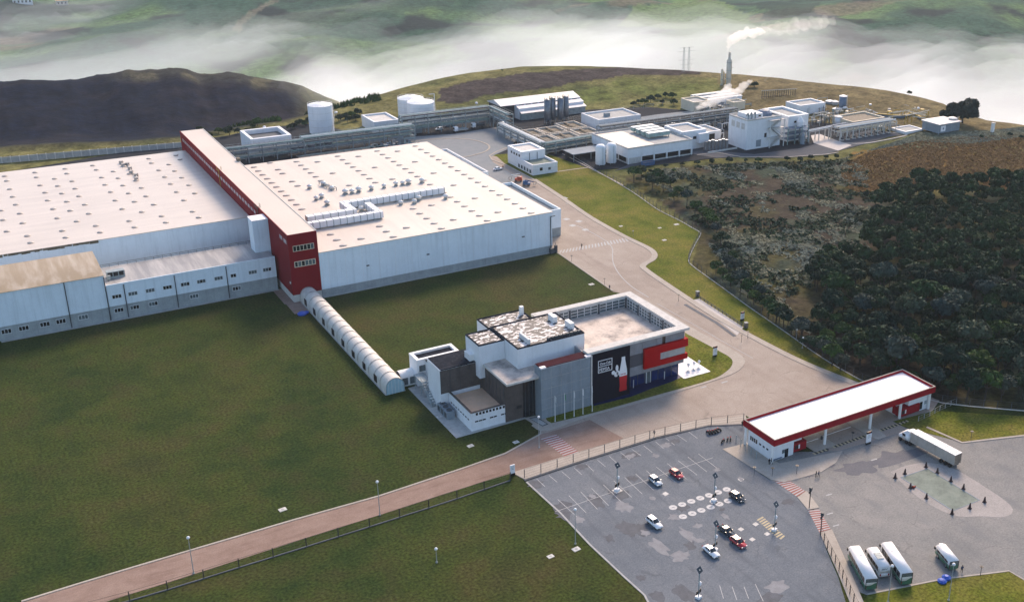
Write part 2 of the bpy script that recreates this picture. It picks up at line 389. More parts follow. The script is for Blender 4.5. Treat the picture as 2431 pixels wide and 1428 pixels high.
# ---------------------------------------------------------------- terrain
def vnoise(x, y, seed=0):
    xi = np.floor(x).astype(np.int64); yi = np.floor(y).astype(np.int64)
    fx = x-xi; fy = y-yi
    fx = fx*fx*(3-2*fx); fy = fy*fy*(3-2*fy)
    def h(a, b):
        n = (a*374761393 + b*668265263 + seed*1442695041) & 0x7fffffff
        n = ((n ^ (n >> 13))*1274126177) & 0x7fffffff
        n = (n ^ (n >> 16)) & 0xffff
        return n/65535.0
    return (h(xi,yi)*(1-fx)+h(xi+1,yi)*fx)*(1-fy)+(h(xi,yi+1)*(1-fx)+h(xi+1,yi+1)*fx)*fy
def fbm(x, y, seed=0, oct=5, g=0.5):
    s = 0; a = 1.0; t = 0
    for k in range(oct):
        s = s+a*vnoise(x*2**k+17.3*k, y*2**k-9.1*k, seed+k); t += a; a *= g
    return s/t
def sstep(x, a, b):
    t = np.clip((x-a)/(b-a), 0, 1); return t*t*(3-2*t)
FX, FY = CAM[0], CAM[1]
def az_of(p): return math.atan2(p[0]-FX, p[1]-FY)
def r_of(p): return math.hypot(p[0]-FX, p[1]-FY)
# edge of the plateau (the crest of the hill behind the plant), read along the skyline of the near ground
EDGE_PX = [(0, 357, 0), (150, 350, 0), (300, 342, 0), (430, 333, 0), (520, 316, 0), (600, 302, 0), (680, 288, 0), (760, 272, 0), (860, 242, 1),
           (950, 212, 3), (1030, 190, 4), (1120, 173, 5), (1240, 158, 6), (1400, 158, 6), (1550, 165, 6), (1700, 176, 6), (1850, 188, 6), (2000, 203, 5),
           (2100, 216, 5), (2180, 232, 4), (2240, 250, 3), (2290, 276, 2), (2340, 292, 1), (2431, 303, 0)]
_e = [(gp(u, v, z), z) for u, v, z in EDGE_PX]
E_AZ = np.array([-3.2, -0.25] + [az_of(p) for p, z in _e] + [1.4, 3.2])
E_R = np.array([520, 600] + [r_of(p) for p, z in _e] + [520, 480])
E_Z = np.array([0, 0] + [z for p, z in _e] + [0, 0], float)
# crest of the dark hill beyond the plateau on the left
HILL_R = 742.0
HILL_PX = [(0, 192), (80, 190), (160, 188), (240, 181), (300, 175), (350, 171), (420, 172), (500, 175), (560, 180), (610, 187), (645, 195), (680, 203), (720, 216), (760, 233), (800, 250), (840, 268)]
_h = [los_z(u, v, HILL_R) for u, v in HILL_PX]
H_AZ = np.array([-3.2, -0.35] + [az_of(p) for p in _h] + [az_of(_h[-1])+0.04, az_of(_h[-1])+0.09, 3.2])
H_Z = np.array([-90, -30] + [p[2] for p in _h] + [-75, -120, -130])
def terrain_h(x, y):
    az = np.arctan2(x-FX, y-FY); r = np.hypot(x-FX, y-FY)
    er = np.interp(az, E_AZ, E_R); ez = np.interp(az, E_AZ, E_Z)
    d = r-er
    z = ez*sstep(d, -95, -5)
    out = sstep(d, -60, 20)
    z = z + out*(fbm(x/60, y/60, 3)-0.5)*3.0
    dd = np.maximum(d, 0)
    fall = 118*(1-np.exp(-(dd*dd/(dd+55))/150.0))
    floor = -118 + 0*z
    z1 = z-fall
    # side ridge on the left
    hz = np.interp(az, H_AZ, H_Z)+(fbm(az*45, r/120, 9)-0.5)*7
    q = r-(HILL_R+(fbm(az*14, 0*az, 21)-0.5)*30)
    hill = hz-np.where(q < 0, 0.13*(np.sqrt(q*q+900)-30), 0.36*(np.sqrt(q*q+900)-30)) + (fbm(x/60, y/60, 12)-0.5)*5
    k = 6.0
    z1 = np.where((d > 0) & (hill > z1-40), np.log(np.exp(np.clip((z1-hill)/k, -30, 30))+1)*k+hill, z1)
    # far hills across the valley
    fr = sstep(r, 950, 1500)
    ridge = fbm(x/520+3.1, y/520+1.7, 31, 4)
    ridge2 = fbm((x*0.8+y*0.6)/900, (-x*0.6+y*0.8)/330, 41, 4)
    shore = sstep(r, 1060, 1440)*56 + np.maximum(r-1440, 0)*0.018
    far = shore + sstep(r, 980, 1300)*((ridge-0.48)*105 + (ridge2-0.5)*75)
    z1 = z1 + far*sstep(d, 60, 300)
    return z1
def lin(a, b, n): return list(np.linspace(a, b, n, endpoint=False))
AZS = lin(-PI, -0.30, 50)+lin(-0.30, -0.06, 40)+lin(-0.06, 1.16, 620)+lin(1.16, 1.4, 30)+lin(1.4, PI, 40)
RS = lin(8, 380, 30)+lin(380, 560, 34)+lin(560, 900, 92)+lin(900, 1500, 70)+lin(1500, 2600, 60)+lin(2600, 5200, 30)+lin(5200, 6500, 4)+[6500.0]
AZA, RA = np.array(AZS), np.array(RS)
na, nr = len(AZA), len(RA)
gx = FX+np.outer(np.sin(AZA), RA); gy = FY+np.outer(np.cos(AZA), RA)
gz = terrain_h(gx, gy)-0.20
def pip(px, py, poly):
    """points inside a polygon"""
    inside = np.zeros(px.shape, bool); n = len(poly)
    for i in range(n):
        x0, y0 = poly[i]; x1, y1 = poly[(i+1) % n]
        c = ((y0 > py) != (y1 > py)) & (px < (x1-x0)*(py-y0)/((y1-y0) or 1e-9)+x0)
        inside ^= c
    return inside
# colours of the land cover (what grows there, plus the sunlit crest of the dark ridge), blended with noise at the borders
def wob(x, y, s, seed): return (fbm(x/s, y/s, seed)-0.5)
AZG = np.repeat(AZA[:, None], nr, 1); RG = np.repeat(RA[None, :], na, 0)
ERG = np.interp(AZG, E_AZ, E_R); DG = RG-ERG
n1 = fbm(gx/45, gy/45, 51); n2 = fbm(gx/11, gy/11, 61); n3 = fbm(gx/140, gy/140, 71)
def C(*c): return np.array(c)[None, None, :]
def mixc(a, b, t): return a+(b-a)*np.clip(t, 0, 1)[..., None]
col = np.zeros((na, nr, 3)) + C(0.060, 0.070, 0.022)
# hill behind the plant: olive grass, drier to the right, with a bare dark band
col = mixc(col*1.25, np.zeros_like(col)+C(0.15, 0.14, 0.052), sstep(n1+0.3*n2, 0.45, 0.8))
dry = sstep(AZG, az_of(gp(1500, 200)), az_of(gp(1800, 200)))*sstep(DG, -110, -60)
col = mixc(col, np.zeros_like(col)+C(0.165, 0.128, 0.064), dry*0.85)
bare = pip(gx+14*wob(gx, gy, 30, 5), gy+14*wob(gx, gy, 30, 6), g2([(1030, 245), (1060, 222), (1130, 205), (1300, 190), (1480, 182), (1660, 190), (1660, 200), (1500, 200), (1380, 210), (1250, 222), (1140, 232), (1080, 252)]))
col = mixc(col, np.zeros_like(col)+C(0.040, 0.030, 0.036), bare*0.9)
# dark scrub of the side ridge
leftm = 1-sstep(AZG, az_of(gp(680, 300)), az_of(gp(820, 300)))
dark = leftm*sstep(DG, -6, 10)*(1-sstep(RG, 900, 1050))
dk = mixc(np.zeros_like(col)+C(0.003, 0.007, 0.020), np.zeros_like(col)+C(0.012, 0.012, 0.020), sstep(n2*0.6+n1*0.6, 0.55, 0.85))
crestlit = sstep(RG, 712, 738)*sstep(AZG, az_of(gp(230, 200)), az_of(gp(360, 200)))  # sunlit look of the ridge crest, painted into the cover colour
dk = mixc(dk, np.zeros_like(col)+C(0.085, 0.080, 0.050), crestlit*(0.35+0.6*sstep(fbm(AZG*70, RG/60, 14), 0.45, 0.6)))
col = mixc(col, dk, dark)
# far hills
farm = sstep(RG, 900, 1250)
fc = mixc(np.zeros_like(col)+C(0.030, 0.075, 0.048), np.zeros_like(col)+C(0.095, 0.165, 0.060), sstep(fbm(gx/150, gy/150, 81), 0.42, 0.66))
fc = mixc(fc, np.zeros_like(col)+C(0.012, 0.022, 0.022), sstep(fbm(gx/70, gy/70, 83), 0.56, 0.70))
fc = mixc(fc, np.zeros_like(col)+C(0.15, 0.12, 0.08), sstep(fbm(gx/260, gy/90, 85), 0.68, 0.74)*0.7)
def far_pt(u, v):
    for r0 in range(900, 5200, 24):
        q = los_z(u, v, float(r0))
        if q[2] <= float(terrain_h(np.array([q[0]]), np.array([q[1]]))[0]): break
    return (q[0], q[1])
for poly, cc_, k_ in (([(1455, 62), (1510, 22), (1600, 6), (1700, 4), (1775, 35), (1790, 60), (1650, 68)], (0.12, 0.19, 0.065), .8), ([(0, 6), (120, 4), (290, 12), (250, 30), (120, 45), (0, 44)], (0.016, 0.030, 0.030), .85),
                      ([(1770, 6), (1960, 6), (1900, 40), (1820, 55)], (0.014, 0.035, 0.028), .8), ([(330, 80), (520, 40), (760, 30), (900, 60), (700, 75), (500, 88)], (0.045, 0.075, 0.045), .5), ([(640, 10), (900, 2), (1100, 20), (900, 45)], (0.028, 0.060, 0.045), .6)):
    P_ = [far_pt(u, v) for u, v in poly]
    fc = mixc(fc, np.zeros_like(col)+C(*cc_), pip(gx+60*wob(gx, gy, 90, 17), gy+60*wob(gx, gy, 90, 19), P_)*k_)
TRK = [far_pt(u, v) for u, v in ((566, 74), (566, 62), (582, 48), (604, 34), (628, 20), (655, 6))]
dmin = np.full(gx.shape, 1e9)
for (ax_, ay_), (bx2, by2) in zip(TRK[:-1], TRK[1:]):
    L2_ = (bx2-ax_)**2+(by2-ay_)**2+1e-6; tt = np.clip(((gx-ax_)*(bx2-ax_)+(gy-ay_)*(by2-ay_))/L2_, 0, 1); dmin = np.minimum(dmin, np.hypot(gx-ax_-tt*(bx2-ax_), gy-ay_-tt*(by2-ay_)))
fc = mixc(fc, np.zeros_like(col)+C(0.22, 0.19, 0.13), (dmin < 6)*.45)
col = mixc(col, fc, farm)
# scrub east of the perimeter fence, brown meadow above it
scr = pip(gx, gy, g2([(1480, 425), (1560, 400), (1760, 385), (2010, 378), (2160, 330), (2500, 318), (2600, 1100), (2230, 960), (2010, 900), (1760, 740), (1640, 640), (1660, 560), (1600, 500)]))
wet = pip(gx+16*wob(gx, gy, 25, 15), gy+16*wob(gx, gy, 25, 16), g2([(2040, 360), (2180, 330), (2470, 312), (2500, 475), (2330, 455), (2180, 448), (2060, 462), (2010, 440), (2000, 400)]))
sc_c = mixc(np.zeros_like(col)+C(0.052, 0.042, 0.030), np.zeros_like(col)+C(0.070, 0.066, 0.022), sstep(n1, 0.42, 0.62))
sc_c = mixc(sc_c, np.zeros_like(col)+C(0.045, 0.060, 0.040), sstep(n2, 0.52, 0.66))
col = np.where(scr[..., None], sc_c, col)
me_c = mixc(np.zeros_like(col)+C(0.165, 0.092, 0.024), np.zeros_like(col)+C(0.15, 0.120, 0.036), sstep(n2*0.5+n1*0.6, 0.45, 0.7))
col = np.where(wet[..., None], me_c, col)
grn = pip(gx+9*wob(gx, gy, 18, 25), gy+9*wob(gx, gy, 18, 26), g2([(2110, 335), (2180, 318), (2250, 326), (2330, 318), (2480, 300), (2480, 318), (2330, 340), (2250, 352), (2150, 352)]))
col = np.where(grn[..., None], mixc(np.zeros_like(col)+C(0.10, 0.135, 0.065), np.zeros_like(col)+C(0.17, 0.20, 0.12), sstep(n2, 0.45, 0.6)), col)
fields = pip(gx, gy, g2([(1290, 275), (1340, 232), (1480, 205), (1700, 205), (1720, 250), (1560, 262), (1420, 275), (1360, 285)]))
col = np.where(fields[..., None], mixc(np.zeros_like(col)+C(0.105, 0.125, 0.032), np.zeros_like(col)+C(0.15, 0.145, 0.05), sstep(n1, 0.4, 0.6)), col)
def grid_mesh(name, X, Y, Z, wrap=True):
    n, mm = X.shape
    vs = np.stack([X, Y, Z], -1).reshape(-1, 3).astype(np.float32)
    i = np.arange(n if wrap else n-1); j = np.arange(mm-1)
    I, J = np.meshgrid(i, j, indexing='ij'); I2 = (I+1) % n
    q = np.stack([I*mm+J, I*mm+J+1, I2*mm+J+1, I2*mm+J], -1).reshape(-1, 4).astype(np.int32)
    me = bpy.data.meshes.new(name)
    me.vertices.add(len(vs)); me.vertices.foreach_set('co', vs.ravel())
    me.loops.add(q.size); me.loops.foreach_set('vertex_index', q.ravel())
    me.polygons.add(len(q)); me.polygons.foreach_set('loop_start', np.arange(0, q.size, 4, dtype=np.int32))
    me.update(calc_edges=True); me.validate()
    me.polygons.foreach_set('use_smooth', np.ones(len(q), bool))
    return me
tm = grid_mesh('ground', gx, gy, gz)
ca = tm.color_attributes.new('cover', 'FLOAT_COLOR', 'POINT')
ca.data.foreach_set('color', np.concatenate([col, np.ones((na, nr, 1))], -1).reshape(-1).astype(np.float32))
def land_mat():
    m, nt, b = new_mat('land')
    a = nt.nodes.new('ShaderNodeVertexColor'); a.layer_name = 'cover'
    p = _pos(nt)
    n1 = _noise(nt, p, 0.12, 6.0, 0.65); n2 = _noise(nt, p, 0.6, 5.0, 0.65)
    d = _ramp(nt, n1, [(0.30, (0.45,)*3), (0.5, (0.95,)*3), (0.72, (1.5,)*3)])
    c = _mix(nt, 1.0, a.outputs['Color'], d, 'MULTIPLY')
    d2 = _ramp(nt, n2, [(0.30, (0.55,)*3), (0.7, (1.35,)*3)])
    c = _mix(nt, 1.0, c, d2, 'MULTIPLY')
    nt.links.new(c, b.inputs['Base Color']); b.inputs['Roughness'].default_value = 1.0
    b.inputs['Specular IOR Level'].default_value = 0.05
    _bump(nt, b, n1, 0.7, 1.2)
land_mat()
tm.materials.append(MATS['land'])
ground = link_mesh('ground', tm); tag(ground, 'rolling land with scrub, olive hill and far green hills', None, kind='structure')
def hz(x, y): return float(terrain_h(np.array([x]), np.array([y]))[0])-0.2

# ---------------------------------------------------------------- flat sheets of the site
def sheet(name, P, z, mat, parent=None, label=None, thick=0.18, kind='structure'):
    o = MB().prism(P, z-thick, z).build(name, mat, parent)
    if parent is None: tag(o, label, None, kind=kind)
    return o
def strip(pts, wid):
    """closed outline of a band of width wid along a polyline (x, y)"""
    L, Rr = [], []
    for i, p in enumerate(pts):
        a = pts[max(0, i-1)]; b = pts[min(len(pts)-1, i+1)]
        dx, dy = b[0]-a[0], b[1]-a[1]; l = math.hypot(dx, dy) or 1
        nx, ny = -dy/l*wid/2, dx/l*wid/2
        L.append((p[0]+nx, p[1]+ny)); Rr.append((p[0]-nx, p[1]-ny))
    return L+Rr[::-1]
def smooth(pts, k=6):
    """Catmull-Rom through the points"""
    out = []
    n = len(pts)
    for i in range(n-1):
        p0 = pts[max(0, i-1)]; p1 = pts[i]; p2 = pts[i+1]; p3 = pts[min(n-1, i+2)]
        for j in range(k):
            t = j/k
            out.append(tuple(0.5*((2*p1[a])+(-p0[a]+p2[a])*t+(2*p0[a]-5*p1[a]+4*p2[a]-p3[a])*t*t+(-p0[a]+3*p1[a]-3*p2[a]+p3[a])*t**3) for a in range(2)))
    out.append(tuple(pts[-1][:2])); return out
# perimeter fence line (east side), from the back of the plant to the gatehouse and on to the right
PERIM = smooth(g2([(1330, 352), (1420, 408), (1500, 455), (1560, 497), (1610, 522), (1650, 545), (1664, 553), (1650, 580), (1636, 612), (1640, 628), (1700, 672), (1780, 730), (1860, 785), (1950, 848), (2030, 895), (2090, 925)]), 5)
PERIM2 = g2([(2205, 948), (2240, 957), (2310, 965), (2431, 975), (2600, 990)])
lawn = sheet('lawn', [(-260, -420), (260, -420), (260, -166)] + PERIM2[::-1] + [(p[0], p[1]) for p in PERIM[::-1]] + [(150, 150), (112, 160), (-260, 60)], 0.0, 'lawn', None, 'large dark mown lawn round the warehouses and office')
# lighter lawns
sheet('lawn', [(p[0], p[1]) for p in PERIM] + g2([(2010, 905), (1900, 860), (1800, 810), (1700, 755), (1600, 690), (1530, 640), (1527, 628), (1548, 614), (1548, 600), (1480, 563), (1400, 518), (1330, 468), (1270, 428), (1200, 390), (1165, 378), (1165, 368), (1205, 352), (1290, 345)]), 0.02, 'lawn_light', None, 'light green lawn strip between the road and the perimeter fence')
sheet('lawn', g2([(800, 706), (1300, 607), (1330, 612), (1450, 684), (1440, 697), (1262, 748), (1140, 770), (1000, 830), (960, 870)]), 0.02, 'lawn', None, 'lawn between the big white warehouse and the office')
sheet('lawn', g2([(2215, 975), (2440, 988), (2460, 1040), (2431, 1034), (2284, 1049), (2150, 1015), (2120, 1000)]), 0.10, 'lawn_light', None, 'green lawn beside the gatehouse along the yard edge')
sheet('lawn', g2([(2060, 1412), (2240, 1375), (2395, 1356), (2440, 1382), (2500, 1500), (2000, 1500)]), 0.10, 'lawn_light', None, 'grass in the lower corner behind the parked buses')
# roads
main_road = sheet('road', g2([(51, 1430), (210, 1380), (330, 1344), (533, 1284), (700, 1235), (900, 1179), (1100, 1113), (1200, 1078), (1285, 1030), (1290, 1005), (1420, 965), (1560, 925), (1700, 885), (1733, 868), (1742, 852), (1728, 838), (1640, 790), (1560, 740), (1500, 702), (1455, 692), (1400, 654), (1325, 602), (1250, 560), (1250, 480), (1170, 430), (1150, 400), (1130, 360),
     (1180, 372), (1200, 390), (1270, 428), (1330, 468), (1400, 518), (1480, 563), (1530, 588), (1550, 602), (1548, 614), (1528, 627), (1530, 640), (1600, 690), (1700, 755), (1800, 810), (1900, 860), (2010, 905), (2100, 925), (2180, 930), (2230, 950), (2190, 1010), (1990, 1075), (1880, 1050), (1770, 985), (1650, 998), (1550, 1022), (1380, 1070), (1215, 1122), (1060, 1170), (900, 1222), (700, 1285), (401, 1381), (237, 1432)]), 0.04, 'road_tan', None, 'tan paved road running from the lower corner past the office to the plant')
sheet('road', g2([(51, 1430), (210, 1380), (330, 1344), (533, 1284), (700, 1235), (900, 1179), (1100, 1113), (1200, 1078), (1285, 1030), (1330, 1018), (1400, 996), (1480, 1040), (1380, 1070), (1215, 1122), (1060, 1170), (900, 1222), (700, 1285), (401, 1381), (237, 1432)]), 0.055, 'road_pink', main_road)
parking = sheet('parking_lot', g2([(1250, 1142), (1400, 1092), (1560, 1042), (1680, 1013), (1770, 1006), (1790, 1060), (1720, 1068), (1830, 1140), (1870, 1152), (1905, 1185), (1935, 1225), (1960, 1300), (1990, 1370), (2020, 1470), (1560, 1480), (1530, 1410), (1480, 1365), (1400, 1290), (1330, 1215)]), 0.07, 'asphalt', None, 'grey patched asphalt car park with worn bay lines')
yard = sheet('truck_yard', g2([(1770, 1075), (1990, 1070), (2200, 1008), (2284, 1049), (2431, 1034), (2520, 1030), (2560, 1400), (2440, 1382), (2395, 1356), (2240, 1375), (2060, 1412), (2030, 1400), (1960, 1290), (1930, 1200), (1890, 1160), (1830, 1140)]), 0.055, 'yard', None, 'stained concrete truck yard in front of the gatehouse')
# utility area paving
plant_pad = sheet('plant_pavement', [(9, 118), (118, 118), (118, 140), (160, 128), (165, 88), (185, 82), (235, 76), (300, 66), (345, 66), (372, 48), (400, 60), (392, 84), (330, 140), (290, 178), (215, 200), (150, 242), (60, 240), (-90, 208), (-90, 153), (9, 153)], 0.03, 'gravel_dark', None, 'dark gravel and concrete ground of the utility plant')
# roundabout and access roads of the plant
def ring(c, rx, ry, n=40, a0=0, a1=2*PI): return [(c[0]+rx*math.cos(a0+(a1-a0)*i/n), c[1]+ry*math.sin(a0+(a1-a0)*i/n)) for i in range(n)]
sheet('road', g2([(935, 372), (930, 330), (960, 326), (1080, 318), (1190, 300), (1210, 305), (1225, 330), (1215, 350), (1165, 372), (1170, 385), (1235, 425), (1190, 440), (1100, 390), (1000, 345)]), 0.06, 'asphalt_pale', None, 'pale access road around the truck turning circle')
sheet('road', g2([(1460, 405), (1640, 365), (1700, 375), (1760, 372), (1860, 372), (1960, 366), (2040, 345), (2110, 325), (2160, 318), (2150, 306), (2070, 308), (1960, 335), (1900, 352), (1790, 366), (1700, 358), (1660, 335), (1620, 335)]), 0.06, 'asphalt_dark', None, 'curved service road in front of the tall white process building')
sheet('road', g2([(1932, 340), (1925, 322), (1945, 318), (1985, 333), (2022, 345), (1990, 358)]), 0.075, 'pale_slab', None, 'pale concrete forecourt beside the pipe rack')
sheet('road', g2([(1440, 290), (1560, 272), (1740, 252), (1740, 262), (1560, 284), (1460, 300)]), 0.06, 'asphalt_pale', None, 'straight back road behind the plant buildings')
circ_c = gp(1075, 348); 
turn = sheet('turning_circle', smooth(g2([(950, 352), (985, 336), (1050, 330), (1110, 331), (1150, 340), (1162, 350), (1150, 361), (1110, 372), (1065, 378), (1010, 360), (950, 352)]), 4)[:-1], 0.085, 'asphalt_pale', None, 'grey-green asphalt turning circle with a pale kerb')
def kerb_line(pts, wid=0.35, zt=0.16, mat='pavement', parent=main_road, z0=-0.05):
    """a raised kerb following a line; each straight length is its own stone run"""
    m = MB().prism(strip(pts, wid), z0, zt)
    return m.build('kerb', mat, parent)
kerb_line(smooth(g2([(950, 352), (985, 336), (1050, 330), (1110, 331), (1150, 340), (1162, 350), (1150, 361), (1110, 372), (1065, 378)]), 4), 0.9, 0.2, 'pavement', turn)
# pavements
pave_r = sheet('pavement', strip(smooth(g2([(1268, 426), (1335, 470), (1402, 516), (1482, 561), (1534, 586), (1553, 601), (1550, 615), (1528, 629), (1534, 641), (1602, 688), (1702, 753), (1802, 808), (1902, 858), (2012, 903), (2070, 925)]), 4), 2.2), 0.15, 'pavement', None, 'tan pavement along the fence side of the road')
isl = smooth(g2([(1262, 1010), (1300, 1022), (1410, 985), (1560, 945), (1700, 902), (1750, 882), (1768, 862), (1762, 846), (1735, 828), (1650, 782), (1560, 727), (1505, 698)]), 4)
pave_o = sheet('pavement', isl + g2([(1490, 706), (1560, 760), (1600, 800), (1560, 900), (1400, 960), (1280, 990)]), 0.15, 'pavement', None, 'pavement curving round the office corner')
sheet('lawn', smooth(g2([(1304, 1006), (1410, 980), (1567, 936), (1684, 903), (1722, 884), (1738, 866), (1734, 850), (1700, 830), (1640, 798), (1626, 790)]), 4) + g2([(1625, 860), (1560, 880), (1400, 940), (1290, 985)]), 0.18, 'lawn_light', None, 'corner lawn with lights in front of the office facade')
walk = sheet('pavement', g2([(1215, 1122), (1380, 1071), (1550, 1023), (1650, 999), (1770, 986), (1775, 1006), (1680, 1010), (1560, 1037), (1400, 1087), (1246, 1138)]), 0.17, 'pavement', None, 'fenced footpath between the road and the car park')
gate_pave = sheet('pavement', g2([(1715, 1066), (1780, 1050), (1850, 1100), (2000, 1070), (1985, 1098), (1950, 1120), (1900, 1135), (1860, 1145), (1830, 1138)]), 0.15, 'pavement', None, 'footpath beside the gatehouse wall')
sheet('pavement', g2([(1893, 1180), (1915, 1165), (1945, 1205), (1918, 1210)]), 0.16, 'pavement', None, 'small kerbed island between the two striped crossings')
walk2 = sheet('pavement', g2([(1946, 1264), (1975, 1257), (1990, 1290), (2012, 1340), (2055, 1440), (2022, 1440), (1985, 1350), (1955, 1285)]), 0.17, 'pavement', None, 'narrow footpath with a fence between car park and bus yard')
kerb_line(g2([(51, 1427), (210, 1378), (330, 1342), (533, 1282), (700, 1233), (900, 1177), (1100, 1111), (1200, 1076), (1283, 1030), (1285, 1010)]), 0.5, 0.17)
kerb_line(g2([(1325, 600), (1400, 652), (1455, 690)]), 0.8, 0.17)
kerb_line(g2([(1270, 428), (1200, 391), (1168, 380), (1162, 370), (1180, 360), (1206, 350)]), 0.8, 0.19)
kerb_line(g2([(1305, 410), (1400, 397)]), 0.7, 0.12); kerb_line(g2([(1335, 365), (1410, 404), (1480, 440)]), 0.6, 0.13)
kerb_line(g2([(1245, 1141), (1400, 1090), (1560, 1040), (1680, 1012), (1770, 1008)]), 0.35, 0.2, 'patch_dark', parking)
kerb_line(g2([(1250, 1144), (1330, 1217), (1400, 1292), (1480, 1367), (1530, 1412), (1550, 1450)]), 0.4, 0.16, 'concrete', parking)
kerb_line(g2([(2200, 1014), (2284, 1051), (2360, 1042), (2440, 1033)]), 0.7, 0.2, 'pavement', yard)
kerb_line(g2([(2060, 1410), (2240, 1374), (2395, 1355), (2440, 1381)]), 0.4, 0.18, 'pavement', yard)
kerb_line(g2([(1655, 368), (1700, 362), (1760, 373), (1860, 374), (1960, 367), (1990, 362)]), 0.8, 0.2, 'pavement', plant_pad)
kerb_line(smooth(g2([(1996, 340), (2050, 341), (2100, 333), (2150, 322), (2146, 317), (2120, 315)]), 3), 0.8, 0.2, 'pale_slab', plant_pad)
# ---------------------------------------------------------------- warehouses
def window_row(parent, x0, x1, y, z0, z1, n, open_=(), frame='frame_white', glass='glass_grey', dark='glass_dark', side='front', x=None, fw=0.10, proud=0.10):
    """one framed window unit of n panes on a wall facing -y (front) or -x (left, given x and y0..y1 in x0..x1)"""
    m = MB()
    def b(mb, a0, a1, d0, d1, c0, c1):
        if side == 'front': mb.box(a0, a1, y-d1, y-d0, c0, c1)
        else: mb.box(x-d1, x-d0, a0, a1, c0, c1)
    b(m, x0, x1, 0.0, proud, z0, z0+fw); b(m, x0, x1, 0.0, proud, z1-fw, z1)
    w = (x1-x0)/n
    for i in range(n+1):
        c = min(max(x0+w*i, x0+fw/2), x1-fw/2)
        b(m, c-fw/2, c+fw/2, 0.003, proud-0.004, z0+fw, z1-fw)
    win = m.build('window', frame, parent)
    for i in range(n):
        p = MB(); b(p, x0+w*i+fw/2, x0+w*(i+1)-fw/2, 0.01, 0.04, z0+fw, z1-fw)
        p.build('pane', dark if i in open_ else glass, win)
    return win

# --- white warehouse right of the spine
RX0, RX1, RY0, RY1, RZ = 9.5, 95.8, 0.0, 116.5, 15.4
wr = thing('warehouse', 'big white warehouse with oval roof lights and roof ducts right of the red spine', 'building', (52, 58, 0))
MB().box(RX0, RX1, RY0, RY1, 2.6, RZ).build('wall', 'wall_white', wr)
MB().box(RX0, RX1-0.1, RY0+0.12, RY1, -0.1, 2.6).build('plinth', 'plinth', wr)
MB().box(RX0-0.02, RX1+0.15, RY0-0.18, RY1+0.1, RZ, RZ+0.22).build('roof', 'roof_white', wr)
MB().box(RX0+0.1, RX1-1, RY0-1.0, RY0+0.1, -0.1, 0.06).build('apron_slab', 'concrete', wr)
for k in range(15):                       # cladding panels' joints: thin cover strips
    MB().box(RX0+5.75*(k+0.5)-0.04, RX0+5.75*(k+0.5)+0.04, RY0-0.03, RY0, 2.65, RZ-0.02).build('cladding_joint', 'wall_plain', wr)
m = MB().lathe([(1.15, 0.0), (1.15, 0.18), (0.9, 0.34), (0.4, 0.42)], 12); oval = m.mesh('roof_light', 'roof_light', False) if 'roof_light' in MATS else None
pm('roof_light', (0.40, 0.355, 0.315), 0.35, 0.12, 0.8, spec=0.5)
pm('roof_vent', (0.42, 0.38, 0.34), 0.5, 0.15, 0.8, metal=0.2)
oval = m.mesh('roof_light', 'roof_light', False)
spots = []
for X in (88.5, 71.0, 53.5, 36.0, 18.6):
    spots += [(X, 2.4+6.43*k) for k in range(18)]
for X in (78.5, 61.0, 43.4):
    spots += [(X, 9.2+19.6*k) for k in range(6)]
spots += [(26, y) for y in (5.9, 24, 77, 84, 97, 103.4, 115.0)]
DUCT_KEEP = [(20, 52, 22, 44), (52, 66, 36, 50), (31, 62, 52, 60)]
for X, Y in spots:
    if any(a-1.5 < X < b+1.5 and c-1.5 < Y < d+1.5 for a, b, c, d in DUCT_KEEP): continue
    o = link_mesh('roof_light', oval, wr, Vector((X, Y, RZ+0.22))-LOC[wr.name]); o.scale = (1.2, 0.75, 1.0)
for X in (25.5, 47.0, 83.8):
    zc = 8.0
    m = MB().box(X-0.45, X+0.45, -0.5, -0.02, zc, zc+0.28); m.build('wall_lamp', 'steel_dark', wr)
# drain pipe on the corner with pump cabinet at its foot
m = MB(); m.tube((95.0, -0.35, 1.5), (95.0, -0.35, 13.9), 0.16, 8); m.tube((95.0, -0.35, 13.9), (96.9, -0.35, 14.0), 0.16, 8)
m.build('drain_pipe', 'steel_dark', wr)
m = MB().box(94.2, 95.9, -1.6, -0.5, 0, 1.9); m.box(96.2, 97.2, -1.4, -0.6, 0, 2.8); m.tube((94.6, -1.0, 1.9), (94.6, -1.0, 3.2), 0.12); m.tube((96.5, -1, 2.8), (96.5, -1, 3.8), 0.1)
pc = m.build('pump_cabinet', 'steel_dark', None, org=Vector((95.4, -1, 0))); tag(pc, 'dark pump cabinet at the foot of the corner drain pipe', 'cabinet')
# side wings: long roof tray with parapet
def tray(parent, x0, x1, y0, y1, z, wallm='wall_white', deck='concrete', t=0.5, dep=1.0, plinth=None, names=('wall', 'parapet', 'roof')):
    MB().box(x0, x1, y0, y1, plinth or 0, z-dep).build(names[0], wallm, parent)
    if plinth: MB().box(x0+0.08, x1-0.08, y0+0.08, y1-0.08, -0.1, plinth).build('plinth', 'plinth', parent)
    m = MB(); m.box(x0-0.04, x1+0.04, y0-0.04, y0+t, z-dep, z); m.box(x0-0.04, x1+0.04, y1-t, y1+0.04, z-dep, z)
    m.box(x0-0.04, x0+t, y0+t, y1-t, z-dep, z-0.004); m.box(x1-t, x1+0.04, y0+t, y1-t, z-dep, z-0.004)
    m.build(names[1], wallm, parent)
    MB().box(x0+t, x1-t, y0+t, y1-t, z-dep, z-dep+0.06).build(names[2], deck, parent)
tw = thing('side_wing', 'low side wing of the warehouse with an open grey roof tray', 'building', (101.5, 35, 0))
tray(tw, 96.0, 107.6, 14.6, 56.0, 10.8, 'wall_white', 'asphalt_pale', 0.45, 1.3, 3.4)
